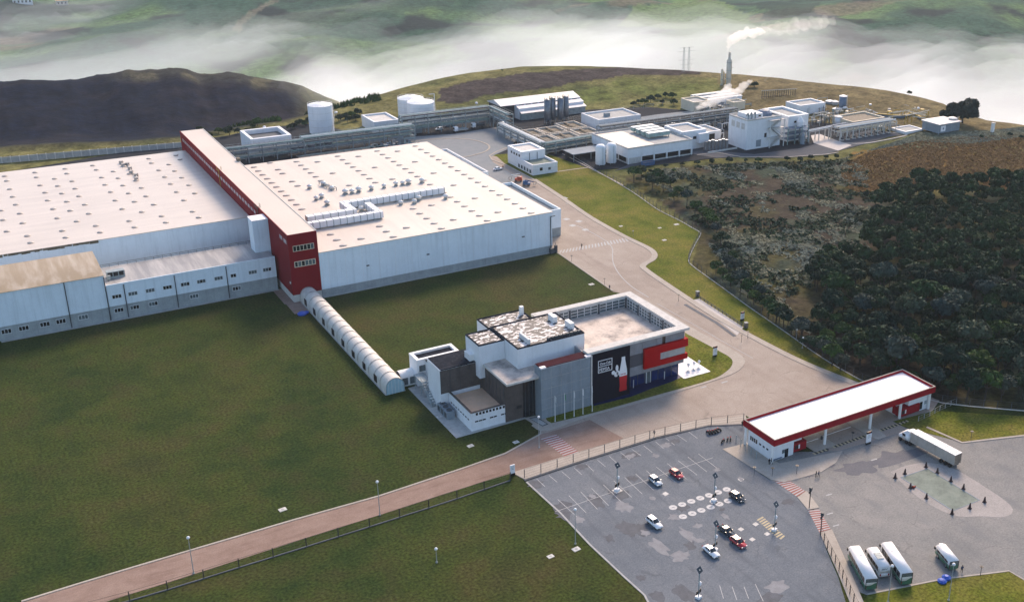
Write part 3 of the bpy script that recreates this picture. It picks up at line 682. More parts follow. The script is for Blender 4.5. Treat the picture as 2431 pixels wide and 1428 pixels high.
tw2 = thing('side_wing', 'farther low wing of the warehouse with pale roof next to the turning circle', 'building', (100, 92, 0))
tray(tw2, 96.0, 104.2, 71.0, 114.0, 12.0, 'wall_plain', 'concrete_pale', 0.45, 0.9, 3.0)
# roof ducts: two runs with elbows, raised on frames
def duct(name, pts, wdt, hgt, z, label, cl='wall_plain'):
    xs = [p[0] for p in pts]; ys = [p[1] for p in pts]
    t = thing(name, label, 'duct', (sum(xs)/len(xs), sum(ys)/len(ys), z))
    for i, (a, b) in enumerate(zip(pts[:-1], pts[1:])):
        l = math.hypot(b[0]-a[0], b[1]-a[1]); an = math.atan2(b[1]-a[1], b[0]-a[0])
        n = max(2, int(l/2.4))
        for j in range(n):
            c = ((a[0]+(b[0]-a[0])*(j+.5)/n), (a[1]+(b[1]-a[1])*(j+.5)/n))
            MB().obox(c, an, l/n-0.10+ (wdt if j == n-1 and i < len(pts)-2 else 0)*0.0, wdt, z+0.5, z+0.5+hgt).build('duct_section', cl, t)
        for j in range(n+1):
            c = ((a[0]+(b[0]-a[0])*j/n), (a[1]+(b[1]-a[1])*j/n))
            MB().obox(c, an, 0.22, wdt+0.16, z+0.44, z+0.56+hgt).build('flange', 'steel', t)
        for j in range(0, n+1, 2):
            c = ((a[0]+(b[0]-a[0])*j/n), (a[1]+(b[1]-a[1])*j/n))
            MB().obox(c, an, 0.3, wdt*0.8, z, z+0.44).build('support', 'steel', t)
    for p in pts[1:-1]:
        MB().box(p[0]-wdt/2-0.05, p[0]+wdt/2+0.05, p[1]-wdt/2-0.05, p[1]+wdt/2+0.05, z+0.47, z+0.54+hgt).build('elbow', cl, t)
    return t
zr = RZ+0.22
def rp(u, v, z=zr): p = gp(u, v, z); return (p[0], p[1])
pA = [rp(725, 527), rp(838, 507)]; pB = rp(838, 482, zr+1.2); pC = rp(1058, 457, zr+1)
yA = pA[0][1]; yC = (pB[1]+pC[1])/2
duct('roof_duct', [(pA[0][0], 30.8), (pA[1][0]-1, 30.8), (pA[1][0]-1, 40.0), (pC[0], 40.0)], 2.4, 2.2, zr, 'long white stepped duct across the warehouse roof')
duct('roof_duct', [(12.5, 23.5), (39.0, 23.5), (39.0, 35.6)], 2.2, 2.2, zr, 'shorter white duct bent at its end, nearest the front wall on the warehouse roof')
# roof fans along the ducts and in the cluster behind
def fan_proto():
    t = thing('roof_fan', 'fan', 'fan', (0, 0, 0))
    MB().box(-0.7, 0.7, -0.7, 0.7, 0, 0.45).build('curb', 'steel', t)
    MB().lathe([(0.55, 0.45), (0.6, 1.0), (1.05, 1.05), (1.1, 1.45), (0.6, 1.9), (0.15, 2.0)], 12).build('cowl', 'tank_cap', t, True)
    MB().tube((0, 0, 1.9), (0, 0, 2.2), 0.08).build('shaft_cap', 'steel_dark', t)
    return t
fan = fan_proto()
fan_px = [(735, 448, 'alone at the left of the fan cluster'), (751, 475, 'second in the slanting fan line'), (764, 470, 'third in the slanting fan line'), (777, 487, 'lowest in the slanting fan line'), (768, 441, 'at the head of the pipe tangle'),
          (788, 451, 'below the pipe tangle'), (820, 461, 'first of the long fan row'), (836, 459, 'second of the long fan row'), (852, 456, 'third of the long fan row'), (882, 451, 'fourth of the long fan row'), (912, 446, 'fifth of the long fan row'),
          (940, 441, 'sixth of the long fan row'), (956, 439, 'seventh of the long fan row'), (970, 437, 'eighth of the long fan row'), (1002, 434, 'last of the long fan row'),
          (858, 501, 'under the stepped duct corner'), (952, 486, 'first below the long duct'), (984, 483, 'second below the long duct'), (1058, 472, 'at the free end of the long duct'), (994, 476, 'just under the long duct')]
for u, v, wd in fan_px:
    p = gp(u, v, zr)
    place(fan, p, random.uniform(0, 1.5), 'white round roof fan '+wd, 'fans on the white warehouse roof', scale=random.uniform(0.85, 1.15))
m = MB()
for k in range(5):
    a = gp(758+k*5, 437+k*2, zr); b = gp(775+k*6, 446+k*1.5, zr)
    m.path([tuple(a), (a[0], a[1], zr+1.2), (b[0], b[1], zr+1.2), tuple(b)], 0.14)
tag(m.build('pipe_tangle', 'steel', None), 'tangle of thin pipes beside the fan cluster on the roof', 'pipes')

# --- red spine building
SX0, SX1, SY1, SZ = 0.0, 9.5, 157.2, 22.9
sp = thing('spine_building', 'long tall red building between the two white warehouse roofs', 'building', (4.7, 78, 0))
MB().box(SX0, SX1-0.03, 0.0, SY1, 2.5, SZ).build('wall', 'red_wall', sp)
MB().box(SX0+0.1, SX1-0.1, 0.1, SY1, -0.1, 2.5).build('plinth', 'concrete_pale', sp)
MB().box(SX0+0.25, SX1-0.05, 0.25, SY1-0.25, SZ, SZ+0.12).build('roof', 'roof_spine', sp)
m = MB(); m.box(SX1-0.18, SX1+0.10, 0.25, SY1-0.25, SZ-0.05, SZ+0.3); m.build('edge_flashing', 'concrete_pale', sp)
m = MB(); m.box(SX0-0.02, SX0+0.22, -0.02, SY1, SZ, SZ+0.25); m.box(SX0+0.22, SX1-0.2, -0.02, 0.22, SZ, SZ+0.246); m.build('edge_trim', 'red_wall', sp)
# two window bands on the front
window_row(sp, 1.4, 8.25, 0.0, 17.3, 19.25, 6, (0, 1, 2, 3, 4), 'frame_cream', glass='glass_grey', fw=0.16)
window_row(sp, 1.4, 8.3, 0.0, 11.9, 13.9, 6, (0, 2), 'frame_cream', glass='glass_grey', fw=0.2)
# high slot windows along the side
pm('slot_glass', (0.52, 0.44, 0.42), 0.25, 0.15, 0.6, spec=0.5)
for k in range(30):
    y0 = 38+k*3.9
    if y0 > 153: break
    f = MB().box(-0.05, 0.0, y0, y0+2.4, 19.5, 20.7).build('window', 'slot_glass', sp)
for y0 in (1.6, 6.2):
    MB().box(-0.05, 0.0, y0, y0+3.0, 19.6, 20.9).build('window', 'slot_glass', sp)
bx('wall_lamp', 'plastic_white', sp, -0.25, 0, 1.2, 1.6, 6.2, 6.9)
def ladder(name, x, y, z0, z1, label, mat='yellow_steel'):
    t = thing(name, label, 'ladder', (x, y, z0))
    for s in (-0.3, 0.3): MB().box(x-0.05, x+0.05, y+s-0.04, y+s+0.04, z0, z1).build('rail', mat, t)
    for k in range(int((z1-z0)/0.45)): MB().box(x-0.03, x+0.03, y-0.28, y+0.28, z0+0.3+k*0.45, z0+0.36+k*0.45).build('rung', mat, t)
    m = MB()
    for s in (-0.6, 0.6): m.box(x-0.6, x+1.0, y+s-0.05, y+s+0.05, z1-0.1, z1); m.box(x+0.9, x+1.0, y+s-0.05, y+s+0.05, z1, z1+1.2); m.box(x-0.6, x-0.5, y+s-0.05, y+s+0.05, z1, z1+1.2)
    m.build('handrail', mat, t)
ladder('roof_ladder', -0.25, 88.0, 16.3, 23.0, 'yellow roof access ladder on the long red wall')
ladder('roof_ladder', -0.25, 34.0, 16.3, 23.2, 'rusty roof access ladder on the red wall near the white lift block', 'steel_rust')
m = MB().box(SX1-0.5, SX1+0.6, 96, 98.6, SZ+0.1, SZ+1.3); tag(m.build('roof_hatch', 'steel_rust', None), 'small rusty hatch on the edge of the spine roof', 'hatch')
tag(MB().box(-2.6, 9.0, -9.5, 0.0, -0.1, 0.05).box(-3.0, 0, 0, 14, -0.1, 0.04).build('paved_corner', 'road_pink', None), 'pinkish paving at the foot of the red tower', 'paving', kind='structure')

# --- white warehouse left of the spine
LX0, LY0, LY1, LZ = -140.0, 47.2, 151.0, 15.8
wl = thing('warehouse', 'wide white warehouse with small round roof vents left of the red spine', 'building', (-70, 100, 0))
MB().box(LX0, -0.03, LY0, LY1, 0, LZ).build('wall', 'wall_white', wl)
MB().box(LX0, -0.02, LY0-0.15, LY1+0.1, LZ, LZ+0.22).build('roof', 'roof_left', wl)
m = MB()
rnd = random.Random(3)
for k in range(26):
    x = -82+k*1.25; m.box(x, x+0.9+rnd.random()*0.8, LY0-0.28, LY0-0.16, LZ-0.35-rnd.random()*0.5, LZ+0.16)
m.build('bent_gutter', 'steel_rust', wl)
vent = MB().lathe([(0.95, 0), (1.0, 0.12), (0.8, 0.3), (0.3, 0.38)], 12).mesh('roof_vent', 'roof_vent', True)
vs = []
for k in range(9):
    X = -5.3-10.55*k
    vs += [(X, y) for y in (144.3, 136.7, 124.2, 113, 102, 90, 78, 62.6, 54.6) if not (k == 0 and y < 130)]
for k in range(4):
    X = -10.2-21.2*k
    vs += [(X, y) for y in (131, 120, 108.8, 97, 85, 71) if not (k == 0 and y < 80)]
for X, Y in vs:
    link_mesh('roof_vent', vent, wl, Vector((X+rnd.uniform(-.3, .3), Y, LZ+0.22))-LOC[wl.name])
m = MB(); z = LZ+0.22
pts = [gp(288, 388, z), gp(293, 394, z), gp(303, 392, z), gp(309, 402, z), gp(312, 411, z), gp(324, 418, z), gp(324, 427, z)]
for a, b in zip(pts[:-1], pts[1:]): m.path([tuple(a+Vector((0,0,.4))), tuple(b+Vector((0,0,.4)))], 0.22)
for p in pts: m.cyl((p[0], p[1]), 0.8, z, z+1.1, 10)
tag(m.build('roof_pipework', 'roof_vent', None), 'string of small pipes and cowls on the left warehouse roof', 'pipework')

# --- low annexes in front of the left warehouse
an = thing('annex', 'low white annex with two rows of small windows and a mottled grey roof', 'building', (-27, 24, 0))
AX0, AX1, AY0, AZ = -52.6, -1.0, 14.4, 11.4
MB().box(AX0, AX1, AY0, 32.5, 4.5, AZ-0.5).build('wall', 'wall_white', an)
MB().box(AX0, AX1, AY0+0.1, 32.5, -0.1, 4.5).build('plinth', 'plinth', an)
MB().box(AX0, AX1, AY0-0.03, AY0+0.3, AZ-0.5, AZ+0.25).build('parapet', 'wall_white', an)
MB().box(AX0, AX1, AY0+0.3, 32.5, AZ-0.5, AZ-0.2).build('roof', 'roof_grey', an)
m = MB()
for k in range(19): m.box(AX0+1+k*2.7, AX0+1.08+k*2.7, 32.1, 32.2, AZ-0.2, AZ+0.9)
m.box(AX0+1, AX0+50, 32.08, 32.2, AZ+0.85, AZ+0.95); m.box(AX0+1, AX0+50, 32.08, 32.2, AZ+0.4, AZ+0.46); m.build('railing', 'steel_dark', an)
def wpx(parent, y, L, z0, z1, n=3, **k):
    for (u, v, op) in L:
        d = RM.T @ np.array([(u-PPX)/F_PX, (v-PPY)/F_PX, 1.0]); t = (y-CAM[1])/d[1]
        xc = CAM[0]+d[0]*t
        nn = n
        window_row(parent, xc-1.35*nn/3, xc+1.35*nn/3, y, z0, z1, nn, op, **k)
wpx(an, AY0, [(278, 708, (0, 1, 2)), (316, 700, ()), (357, 693, ()), (398, 685, (0, 1, 2)), (440, 677, (0, 2)), (478, 669, (1,)), (519, 661, ()), (600, 646, ()), (634, 640, (2,))], 6.9, 8.2)
wpx(an, AY0, [(554, 655, (0, 1))], 6.9, 8.2, n=2)
wpx(an, AY0+0.1, [(283, 738, (0, 1, 2)), (320, 730, (1, 2)), (364, 721, (2,)), (461, 703, ()), (562, 684, (0, 1))], 2.2, 3.6)
for u, v in ((297, 700), (417, 680), (539, 658), (254, 706)):
    p = None
    d = RM.T @ np.array([(u-PPX)/F_PX, (v-PPY)/F_PX, 1.0]); t = (AY0-0.1-CAM[1])/d[1]; xc = CAM[0]+d[0]*t
    MB().tube((xc, AY0-0.18, 0), (xc, AY0-0.18, AZ-0.3 if u != 254 else 14.5), 0.14, 6).build('drain_pipe', 'steel_dark', an)
# rooftop unit at the annex corner
t = thing('roof_unit', 'dark ventilation unit with open louvres on the annex roof corner', 'vent unit', tuple(gp(275, 655, AZ)))
c = gp(275, 655, AZ); 
MB().box(c[0]-2.6, c[0]+2.6, c[1]-1.2, c[1]+1.2, AZ-0.2, AZ+2.0).build('casing', 'steel', t)
for k in range(3): MB().box(c[0]-2.3+k*1.6, c[0]-1.0+k*1.6, c[1]-1.28, c[1]-1.2, AZ+0.5, AZ+1.8).build('louvre', 'black', t)
MB().tube((c[0]-2.2, c[1]-2.3, AZ-0.1), (c[0]-2.2, c[1]-2.3, AZ+1.4), 0.5, 10).build('fan_drum', 'steel', t)
ab = thing('annex', 'tall white annex with a brown sheet-metal roof at the left edge', 'building', (-96, 25, 0))
BX0, BX1, BZ = -140.0, -52.75, 15.0
MB().box(BX0, BX1, AY0, 36, 4.4, BZ).build('wall', 'wall_white', ab)
MB().box(BX0, BX1, AY0+0.1, 36, -0.1, 4.4).build('plinth', 'plinth', ab)
m = MB(); n = 10
for k in range(n):
    def zz(t): return BZ+0.1+1.1*math.sin(min(1, t*1.6)*PI/2)
    y0 = AY0-0.3+k*(36.3-AY0)/n; y1 = AY0-0.3+(k+1)*(36.3-AY0)/n
    m.add([(BX0, y0, zz(k/n)), (BX1+0.1, y0, zz(k/n)), (BX1+0.1, y1, zz((k+1)/n)), (BX0, y1, zz((k+1)/n))], [(0, 1, 2, 3)])
m.add([(BX1+0.1, AY0-0.3, BZ)]+[(BX1+0.1, AY0-0.3+k*(36.3-AY0)/n, BZ+0.1+1.1*math.sin(min(1, k/n*1.6)*PI/2)) for k in range(n+1)]+[(BX1+0.1, 36, BZ)], [tuple(range(n+3))])
m.add([(BX0, AY0-0.3, BZ), (BX1+0.1, AY0-0.3, BZ), (BX1+0.1, AY0-0.3, BZ+0.1), (BX0, AY0-0.3, BZ+0.1)], [(0, 1, 2, 3)])
m.build('roof', 'roof_brown', ab)
wpx(ab, AY0+0.1, [(16, 790, (0, 1, 2)), (57, 781, (0, 1, 2)), (107, 771, (0, 1, 2)), (145, 764, (0, 1, 2)), (198, 754, ()), (-40, 800, (0, 1))], 2.0, 3.5)
for u, v in ((163, 735),):
    d = RM.T @ np.array([(u-PPX)/F_PX, (v-PPY)/F_PX, 1.0]); t = (AY0-0.1-CAM[1])/d[1]; xc = CAM[0]+d[0]*t
    MB().tube((xc, AY0-0.18, 0), (xc, AY0-0.18, BZ-0.1), 0.14, 6).build('drain_pipe', 'steel_dark', ab)
lb = thing('lift_block', 'white windowless block standing against the red tower', 'tower block', (-2.6, 25, 0))
MB().box(-5.2, -0.04, 22.0, 27.6, 0, 22.2).build('wall', 'wall_white', lb)
MB().box(-5.3, -0.04, 21.9, 27.7, 22.2, 22.5).build('roof', 'canopy_white', lb)
tag(MB().box(-83, -1, 13.2, 14.45, -0.1, 0.05).build('apron_slab', 'concrete', None), 'narrow concrete apron along the annex wall', 'paving', kind='structure')

# ---------------------------------------------------------------- covered walkway tube
tb = thing('covered_walkway', 'long cream barrel-vaulted walkway tube with dark side openings from the tower to the office', 'walkway', (4.8, -38, 0))
def arch(w, h, n=12):
    r = w/2; s = h-r
    return [(-r, 0)]+[(-r*math.cos(PI*i/n), s+r*math.sin(PI*i/n)) for i in range(n+1)]+[(r, 0)]
def vault(mb, c, y0, y1, w, h, th=0.08, cut=None, n=12):
    A = arch(w, h, n)
    for (a, b) in zip(A[:-1], A[1:]):
        zc = (a[1]+b[1])/2
        if cut and a[0] < 0 and cut[0] < zc < cut[1]: continue
        mb.add([(c+a[0], y0, a[1]), (c+b[0], y0, b[1]), (c+b[0], y1, b[1]), (c+a[0], y1, a[1])], [(0, 1, 2, 3)])
CX = 4.85; Y0, Y1 = -77.0, -0.2; NS = 34; L = (Y1-Y0)/NS
vals = []
for k in range(NS):
    y0 = Y0+k*L; op = (k % 4 == 3)
    m = MB(); w = 5.3 if k % 2 == 0 else 5.18; h = 4.6 if k % 2 == 0 else 4.52
    vault(m, CX, y0+0.02, y0+L-0.02, w, h, n=14)
    m.build('vault_segment', 'tube_shell', tb, False)
    if op:
        MB().box(CX-2.78, CX-2.62, y0+0.25, y0+L+0.05, 0.7, 2.7).build('side_opening', 'black', tb)
for k in range(0, NS+1, 2):
    m = MB(); y = Y0+k*L; A1 = arch(5.42, 4.68, 14)
    for a, b in zip(A1[:-1], A1[1:]): m.add([(CX+a[0], y-0.1, a[1]), (CX+b[0], y-0.1, b[1]), (CX+b[0], y+0.1, b[1]), (CX+a[0], y+0.1, a[1])], [(0, 1, 2, 3)])
    m.build('rib', 'tube_shell', tb)
A = arch(5.2, 4.5, 14)
m = MB().add([(CX+a[0], Y0-0.02, a[1]) for a in A], [tuple(range(len(A)))]); m.build('end_panel', 'tube_end', tb)
m = MB()
for i in range(-2, 3): m.box(CX+i*0.95-0.04, CX+i*0.95+0.04, Y0-0.09, Y0-0.03, 0, 4.3-abs(i)*0.42-(0.4 if abs(i) == 2 else 0))
m.build('mullion', 'frame_white', tb)
m = MB()
for a, b in zip(A[:-1], A[1:]): m.tube((CX+a[0], Y0-0.03, a[1]), (CX+b[0], Y0-0.03, b[1]), 0.1, 5)
m.build('end_frame', 'steel', tb)
MB().box(CX-2.9, CX+2.9, Y0, Y1, -0.1, 0.12).build('floor_slab', 'concrete', tb)
tc = thing('link_tube', 'short round link from the walkway end to the office', 'walkway', (10.5, -72, 0))
for k in range(3):
    x0 = 7.5+k*2.2; A = arch(4.4, 4.0, 12); m = MB()
    for a, b in zip(A[:-1], A[1:]): m.add([(x0, -72.6+a[0], a[1]), (x0+2.16, -72.6+a[0], a[1]), (x0+2.16, -72.6+b[0], b[1]), (x0, -72.6+b[0], b[1])], [(0, 1, 2, 3)])
    m.build('vault_segment', 'plastic_white', tc)
for k in range(3): MB().box(7.8+k*2.2, 9.4+k*2.2, -74.86, -74.8, 0.5, 2.6).build('window', 'glass_grey', tc)
MB().box(7.5, 14.1, -74.8, -70.4, -0.1, 0.1).build('floor_slab', 'concrete', tc)
bs = thing('tarpaulin_bundle', 'blue tarpaulin bundle on the paving beside the walkway', 'tarpaulin', tuple(gp(718, 746)))
c = gp(718, 746)
m = MB().lathe([(1.5, 0), (1.6, 0.35), (1.2, 0.7), (0.5, 0.85)], 9, (c[0], c[1], 0.05)); m.lathe([(0.9, 0), (1.0, 0.4), (0.4, 0.7)], 7, (c[0]+1.3, c[1]+0.4, 0.05)); m.build('fold', 'blue_plastic', bs)
# ---------------------------------------------------------------- office complex
of = thing('office_building', 'large modern office with roof court, dark logo wall and red frame sign', 'building', (55, -95, 0))
OX0, OX1, OYF, OYB, OZ = 46.2, 78.2, -109.3, -79.8, 15.2
# main block walls with the roof court sunk in it
MB().box(OX0, OX1, OYF, OYB, 4.6, 11.6).build('wall', 'facade_grey', of)
m = MB(); t = 0.4
m.box(OX0, OX1, OYF, OYF+t, 11.6, OZ-0.4); m.box(OX0, OX1, OYB-t, OYB, 11.6, OZ-0.4); m.box(OX1-t, OX1, OYF+t, OYB-t, 11.6, OZ-0.4); m.box(OX0, OX0+t, OYF+t, OYB-t, 11.6, OZ-0.4)
m.build('upper_wall', 'facade_grey', of)
m = MB(); w = 1.7; e = 1.0
m.box(OX0, OX1+e, OYF-e, OYF+w, OZ-0.4, OZ+0.3); m.box(OX0-0.6, OX1+e, OYB-w, OYB+0.6, OZ-0.4, OZ+0.3)
m.box(OX1-w, OX1+e, OYF+w, OYB-w, OZ-0.4, OZ+0.294); m.box(OX0-0.6, OX0+w, -88, OYB-w, OZ-0.4, OZ+0.294)
m.build('roof_frame', 'concrete_pale', of)
MB().box(OX0+t, OX1-t, OYF+t, OYB-t, 11.6, 11.75).build('court_floor', 'weathered_deck', of)
# glazed inner walls of the court
def grid_glaze(x0, x1, y0, y1, z0, z1, n, rows, axis):
    g = MB()
    if axis == 'x':
        g.box(x0, x1, y0, y0+0.05, z0, z1); gl = g.build('court_glazing', 'glass_grey', of)
        for i in range(n+1): c = x0+(x1-x0)*i/n; MB().box(c-0.07, c+0.07, y0-0.10, y0-0.003, z0, z1).build('mullion', 'frame_white', gl)
        for j in range(rows+1): c = z0+(z1-z0)*j/rows; MB().box(x0, x1, y0-0.08, y0-0.001, c-0.06, c+0.06).build('transom', 'frame_white', gl)
    else:
        g.box(x0, x0+0.05, y0, y1, z0, z1); gl = g.build('court_glazing', 'glass_grey', of)
        for i in range(n+1): c = y0+(y1-y0)*i/n; MB().box(x0-0.10, x0-0.003, c-0.07, c+0.07, z0, z1).build('mullion', 'frame_white', gl)
        for j in range(rows+1): c = z0+(z1-z0)*j/rows; MB().box(x0-0.08, x0-0.001, y0, y1, c-0.06, c+0.06).build('transom', 'frame_white', gl)
zg0, zg1 = 12.0, 14.75
for a, b, n in ((50.0, 56.5, 4), (57.3, 66.3, 4), (67.1, 75.9, 4)): grid_glaze(a, b, OYB-w-0.15, 0, zg0, zg1, n, 3, 'x')
for a, b, n in ((-106.5, -101.8, 3), (-101.0, -95.2, 4), (-94.4, -88.8, 4), (-88.0, -82.2, 4)): grid_glaze(OX1-w-0.15, 0, a, b, zg0, zg1, n, 3, 'y')
m = MB()
for c in (49.6, 56.9, 66.7, 76.2): m.box(c-0.35, c+0.35, OYB-w-0.35, OYB-w, 11.75, OZ-0.4)
m.build('pier', 'steel_dark', of)
m = MB()
for c in (-101.4, -94.8, -88.4): m.box(OX1-w-0.35, OX1-w, c-0.35, c+0.35, 11.75, OZ-0.4)
m.build('pier', 'steel_dark', of)
m = MB().cyl((54.5, -106.5), 0.5, 11.75, 13.0, 10); m.build('vent_pipe', 'concrete', of)
# front: recessed blue-glazed ground floor
MB().box(59.4, OX1-0.3, -107.2, OYB, 0, 4.6).build('ground_floor', 'facade_dark', of)
for k in range(8): 
    x0 = 59.6+k*2.28; g = MB().box(x0, x0+2.1, -107.3, -107.2, 0.25, 4.4).build('shopfront_pane', 'glass_blue', of)
for k in range(9): MB().box(59.45+k*2.28, 59.6+k*2.28, -107.36, -107.2, 0.2, 4.5).build('mullion', 'steel_dark', of)
MB().box(66.8, 68.0, -107.7, -107.4, 0.2, 3.6).build('door', 'glass_grey', of)
for x in (66.7, 68.0): MB().box(x, x+0.16, -107.75, -107.36, 0.2, 3.8).build('door_frame', 'frame_white', of)
for x in (62.2, 72.6): MB().box(x-0.08, x+0.08, -108.2, -108.0, 0.15, 2.6).build('post', 'frame_white', of)
# facade cladding panels between logo wall and the corner (each panel its own piece)
rows = [(4.7, 7.3, 'facade_grey'), (7.4, 10.9, 'facade_dark'), (11.0, 14.6, 'facade_grey')]
for z0, z1, mt in rows:
    for k in range(4):
        x0 = 59.5+k*4.62
        MB().box(x0, x0+4.54, OYF-0.14, OYF, z0, z1).build('cladding_panel', mt, of)
MB().box(70.6, 71.6, OYF-0.2, OYF-0.13, 11.0, 14.6).build('slot_window', 'glass_dark', of)
# dark logo wall
MB().box(47.3, 59.3, OYF-1.3, OYF, 0.05, OZ-0.42).build('logo_wall', 'black_panel', of)
MB().box(46.9, 47.28, OYF-1.6, OYF, 0.05, OZ-0.42).build('wall_fin', 'concrete_pale', of)
# red sign frame: a C laid open to the corner, wrapping round it
m = MB(); yf = OYF-0.9
m.box(64.3, 69.6, yf, OYF-0.15, 6.1, 12.2); m.box(69.6, 78.9, yf, OYF-0.15, 6.1, 7.7); m.box(69.6, 78.9, yf, OYF-0.15, 9.9, 12.2)
m.box(78.25, 78.9, OYF-0.15, OYF+2.5, 6.1, 7.7); m.box(78.25, 78.9, OYF-0.15, OYF+2.5, 9.9, 12.2)
m.build('red_sign_frame', 'red_paint', of)
MB().box(69.62, 78.2, OYF-0.55, OYF-0.15, 7.7, 9.9).build('sign_recess', 'concrete', of)
# bottle emblem and lettering on the dark wall
yb = OYF-1.3
def outline(prof, cx, z0, mat, name, y=yb, th=0.12):
    P = [(cx-w_, z0+h_) for w_, h_ in prof]+[(cx+w_, z0+h_) for w_, h_ in prof[::-1]]
    n = len(P)
    m = MB().add([(x, y-th, z) for x, z in P]+[(x, y, z) for x, z in P], [tuple(range(n))[::-1], tuple(range(n, 2*n))]+[(i, (i+1) % n, n+(i+1) % n, n+i) for i in range(n)])
    return m.build(name, mat, of)
pm('bottle_red', (0.50, 0.015, 0.02), 0.5, 0.05, 1.0)
outline([(1.16, 1.8), (1.18, 2.6), (1.05, 3.4), (1.14, 4.6), (1.2, 5.6), (1.2, 6.3)], 57.15, 0.0, 'bottle_red', 'bottle_emblem_base')
outline([(1.2, 6.32), (1.22, 7.0), (1.15, 8.0), (0.95, 9.0), (0.75, 10.0), (0.56, 11.0), (0.52, 11.3), (0.52, 12.0)], 57.15, 0.0, 'sign_white', 'bottle_emblem_top')
def disc(cx, cz, rx, rz, name='emblem_bubble'):
    n = 14
    P = [(cx+rx*math.cos(2*PI*i/n), cz+rz*math.sin(2*PI*i/n)) for i in range(n)]
    MB().add([(x, yb-0.1, z) for x, z in P]+[(x, yb, z) for x, z in P], [tuple(range(n))[::-1]]+[(i, (i+1) % n, n+(i+1) % n, n+i) for i in range(n)][::1]).build(name, 'sign_white', of)
disc(54.0, 8.0, 0.55, 0.6); disc(54.9, 7.3, 0.65, 0.75); disc(55.15, 9.1, 0.42, 0.95); disc(55.5, 7.6, 0.5, 0.7)
def text(body, x, y, z, size, mat, parent, shear=0.0, ext=0.04, rz=0.0, name='lettering', rx=PI/2, align='LEFT', sx=1.0):
    c = bpy.data.curves.new(name, 'FONT'); c.body = body; c.size = size; c.extrude = ext; c.shear = shear; c.align_x = align
    c.resolution_u = 3
    o = bpy.data.objects.new('tmp', c); COL.objects.link(o)
    dg = bpy.context.evaluated_depsgraph_get(); me = bpy.data.meshes.new_from_object(o.evaluated_get(dg)); bpy.data.objects.remove(o)
    me.materials.clear(); me.materials.append(MT(mat)); me.name = name
    l = link_mesh(name, me, parent); l.location = Vector((x, y, z))-(LOC[parent.name] if parent is not None else Vector((0, 0, 0)))
    l.rotation_euler = (rx, 0, rz); l.scale = (sx, 1, 1)
    return l
m = MB(); lx0, lx1, lz0, lz1 = 49.2, 53.6, 9.0, 12.6
m.box(lx0, lx1, yb-0.1, yb, lz0, lz0+0.16); m.box(lx0, lx1, yb-0.1, yb, lz1-0.16, lz1); m.box(lx0, lx1, yb-0.1, yb, (lz0+lz1)/2-0.08, (lz0+lz1)/2+0.08)
m.box(lx0, lx0+0.16, yb-0.098, yb, lz0+0.16, lz1-0.16); m.box(lx1-0.16, lx1, yb-0.098, yb, lz0+0.16, lz1-0.16); m.build('logo_frame', 'sign_white', of)
text('Coca-Cola', lx0+0.45, yb-0.06, 11.25, 0.98, 'sign_white', of, 0.35, sx=0.80)
text('FEMSA', lx0+0.36, yb-0.06, 9.42, 1.28, 'sign_white', of, 0.0, sx=0.88)
text('Coca-Cola', 56.2, yb-0.15, 6.75, 0.5, 'bottle_red', of, 0.3, sx=0.78)
# grey concrete slab tower with maroon roof
MB().box(31.9, 46.7, -110.9, -107.2, 0.0, 14.6).build('concrete_tower', 'concrete_grey', of)
MB().box(32.1, 46.4, -110.6, -107.3, 14.6, 14.8).build('tower_roof', 'maroon', of)
for x in (31.85, 45.3): MB().box(x, x+1.5, -111.0, -109.9, 14.6, 15.0).build('corner_cap', 'canopy_white', of)
for k in range(1, 5): MB().box(31.9+k*2.96-0.03, 31.9+k*2.96+0.03, -110.93, -110.9, 0.1, 14.5).build('board_joint', 'concrete', of)
for k in range(1, 5): MB().box(31.92, 46.68, -110.925, -110.9, k*2.9-0.03, k*2.9+0.03).build('board_joint', 'concrete', of)
# middle roof (weathered) over dark walls
MB().box(23.2, 46.2, -107.4, -84.0, 0.0, 11.5).build('middle_wall', 'brown_wall', of)
MB().box(22.7, 46.1, -109.6, -92.2, 11.5, 12.1).build('middle_roof_edge', 'concrete_pale', of)
MB().box(23.1, 46.0, -109.2, -92.3, 12.1, 12.16).build('middle_roof', 'weathered_deck', of)
MB().box(28.3, 31.8, -107.46, -107.4, 0.1, 11.3).build('entrance_glazing', 'glass_dark', of)
for k in range(3): MB().box(28.9+k*1.1, 29.0+k*1.1, -107.56, -107.46, 0.1, 11.2).build('mullion', 'steel_dark', of)
for k in range(7): MB().box(23.12, 23.2, -106.8+k*2.15, -106.7+k*2.15, 5.4, 11.4).build('wall_batten', 'steel_dark', of)
# white roof storeys with speckled black roofs
def penthouse(x0, x1, y0, y1, z0, z1, nm):
    MB().box(x0, x1, y0, y1, z0, z1).build(nm, 'wall_plain', of)
    m = MB(); t = 0.3
    m.box(x0-0.03, x1+0.03, y0-0.03, y0+t, z1, z1+0.35); m.box(x0-0.03, x1+0.03, y1-t, y1+0.03, z1, z1+0.35); m.box(x0-0.03, x0+t, y0+t, y1-t, z1, z1+0.346); m.box(x1-t, x1+0.03, y0+t, y1-t, z1, z1+0.346)
    m.build('roof_edge', 'dark_roof', of)
    MB().box(x0+t, x1-t, y0+t, y1-t, z1, z1+0.08).build('flat_roof', 'speckled_roof', of)
penthouse(29.2, 49.3, -103.2, -87.0, 12.1, 17.8, 'penthouse')
penthouse(21.7, 29.16, -95.6, -87.2, 8.0, 17.4, 'penthouse')
penthouse(29.6, 43.2, -84.6, -77.4, 0.0, 16.4, 'rear_stair_block')
for k in range(9): MB().box(38.5+k*1.15, 39.3+k*1.15, -102.6, -101.9, 17.88, 18.7).build('condenser', 'steel_dark', of)
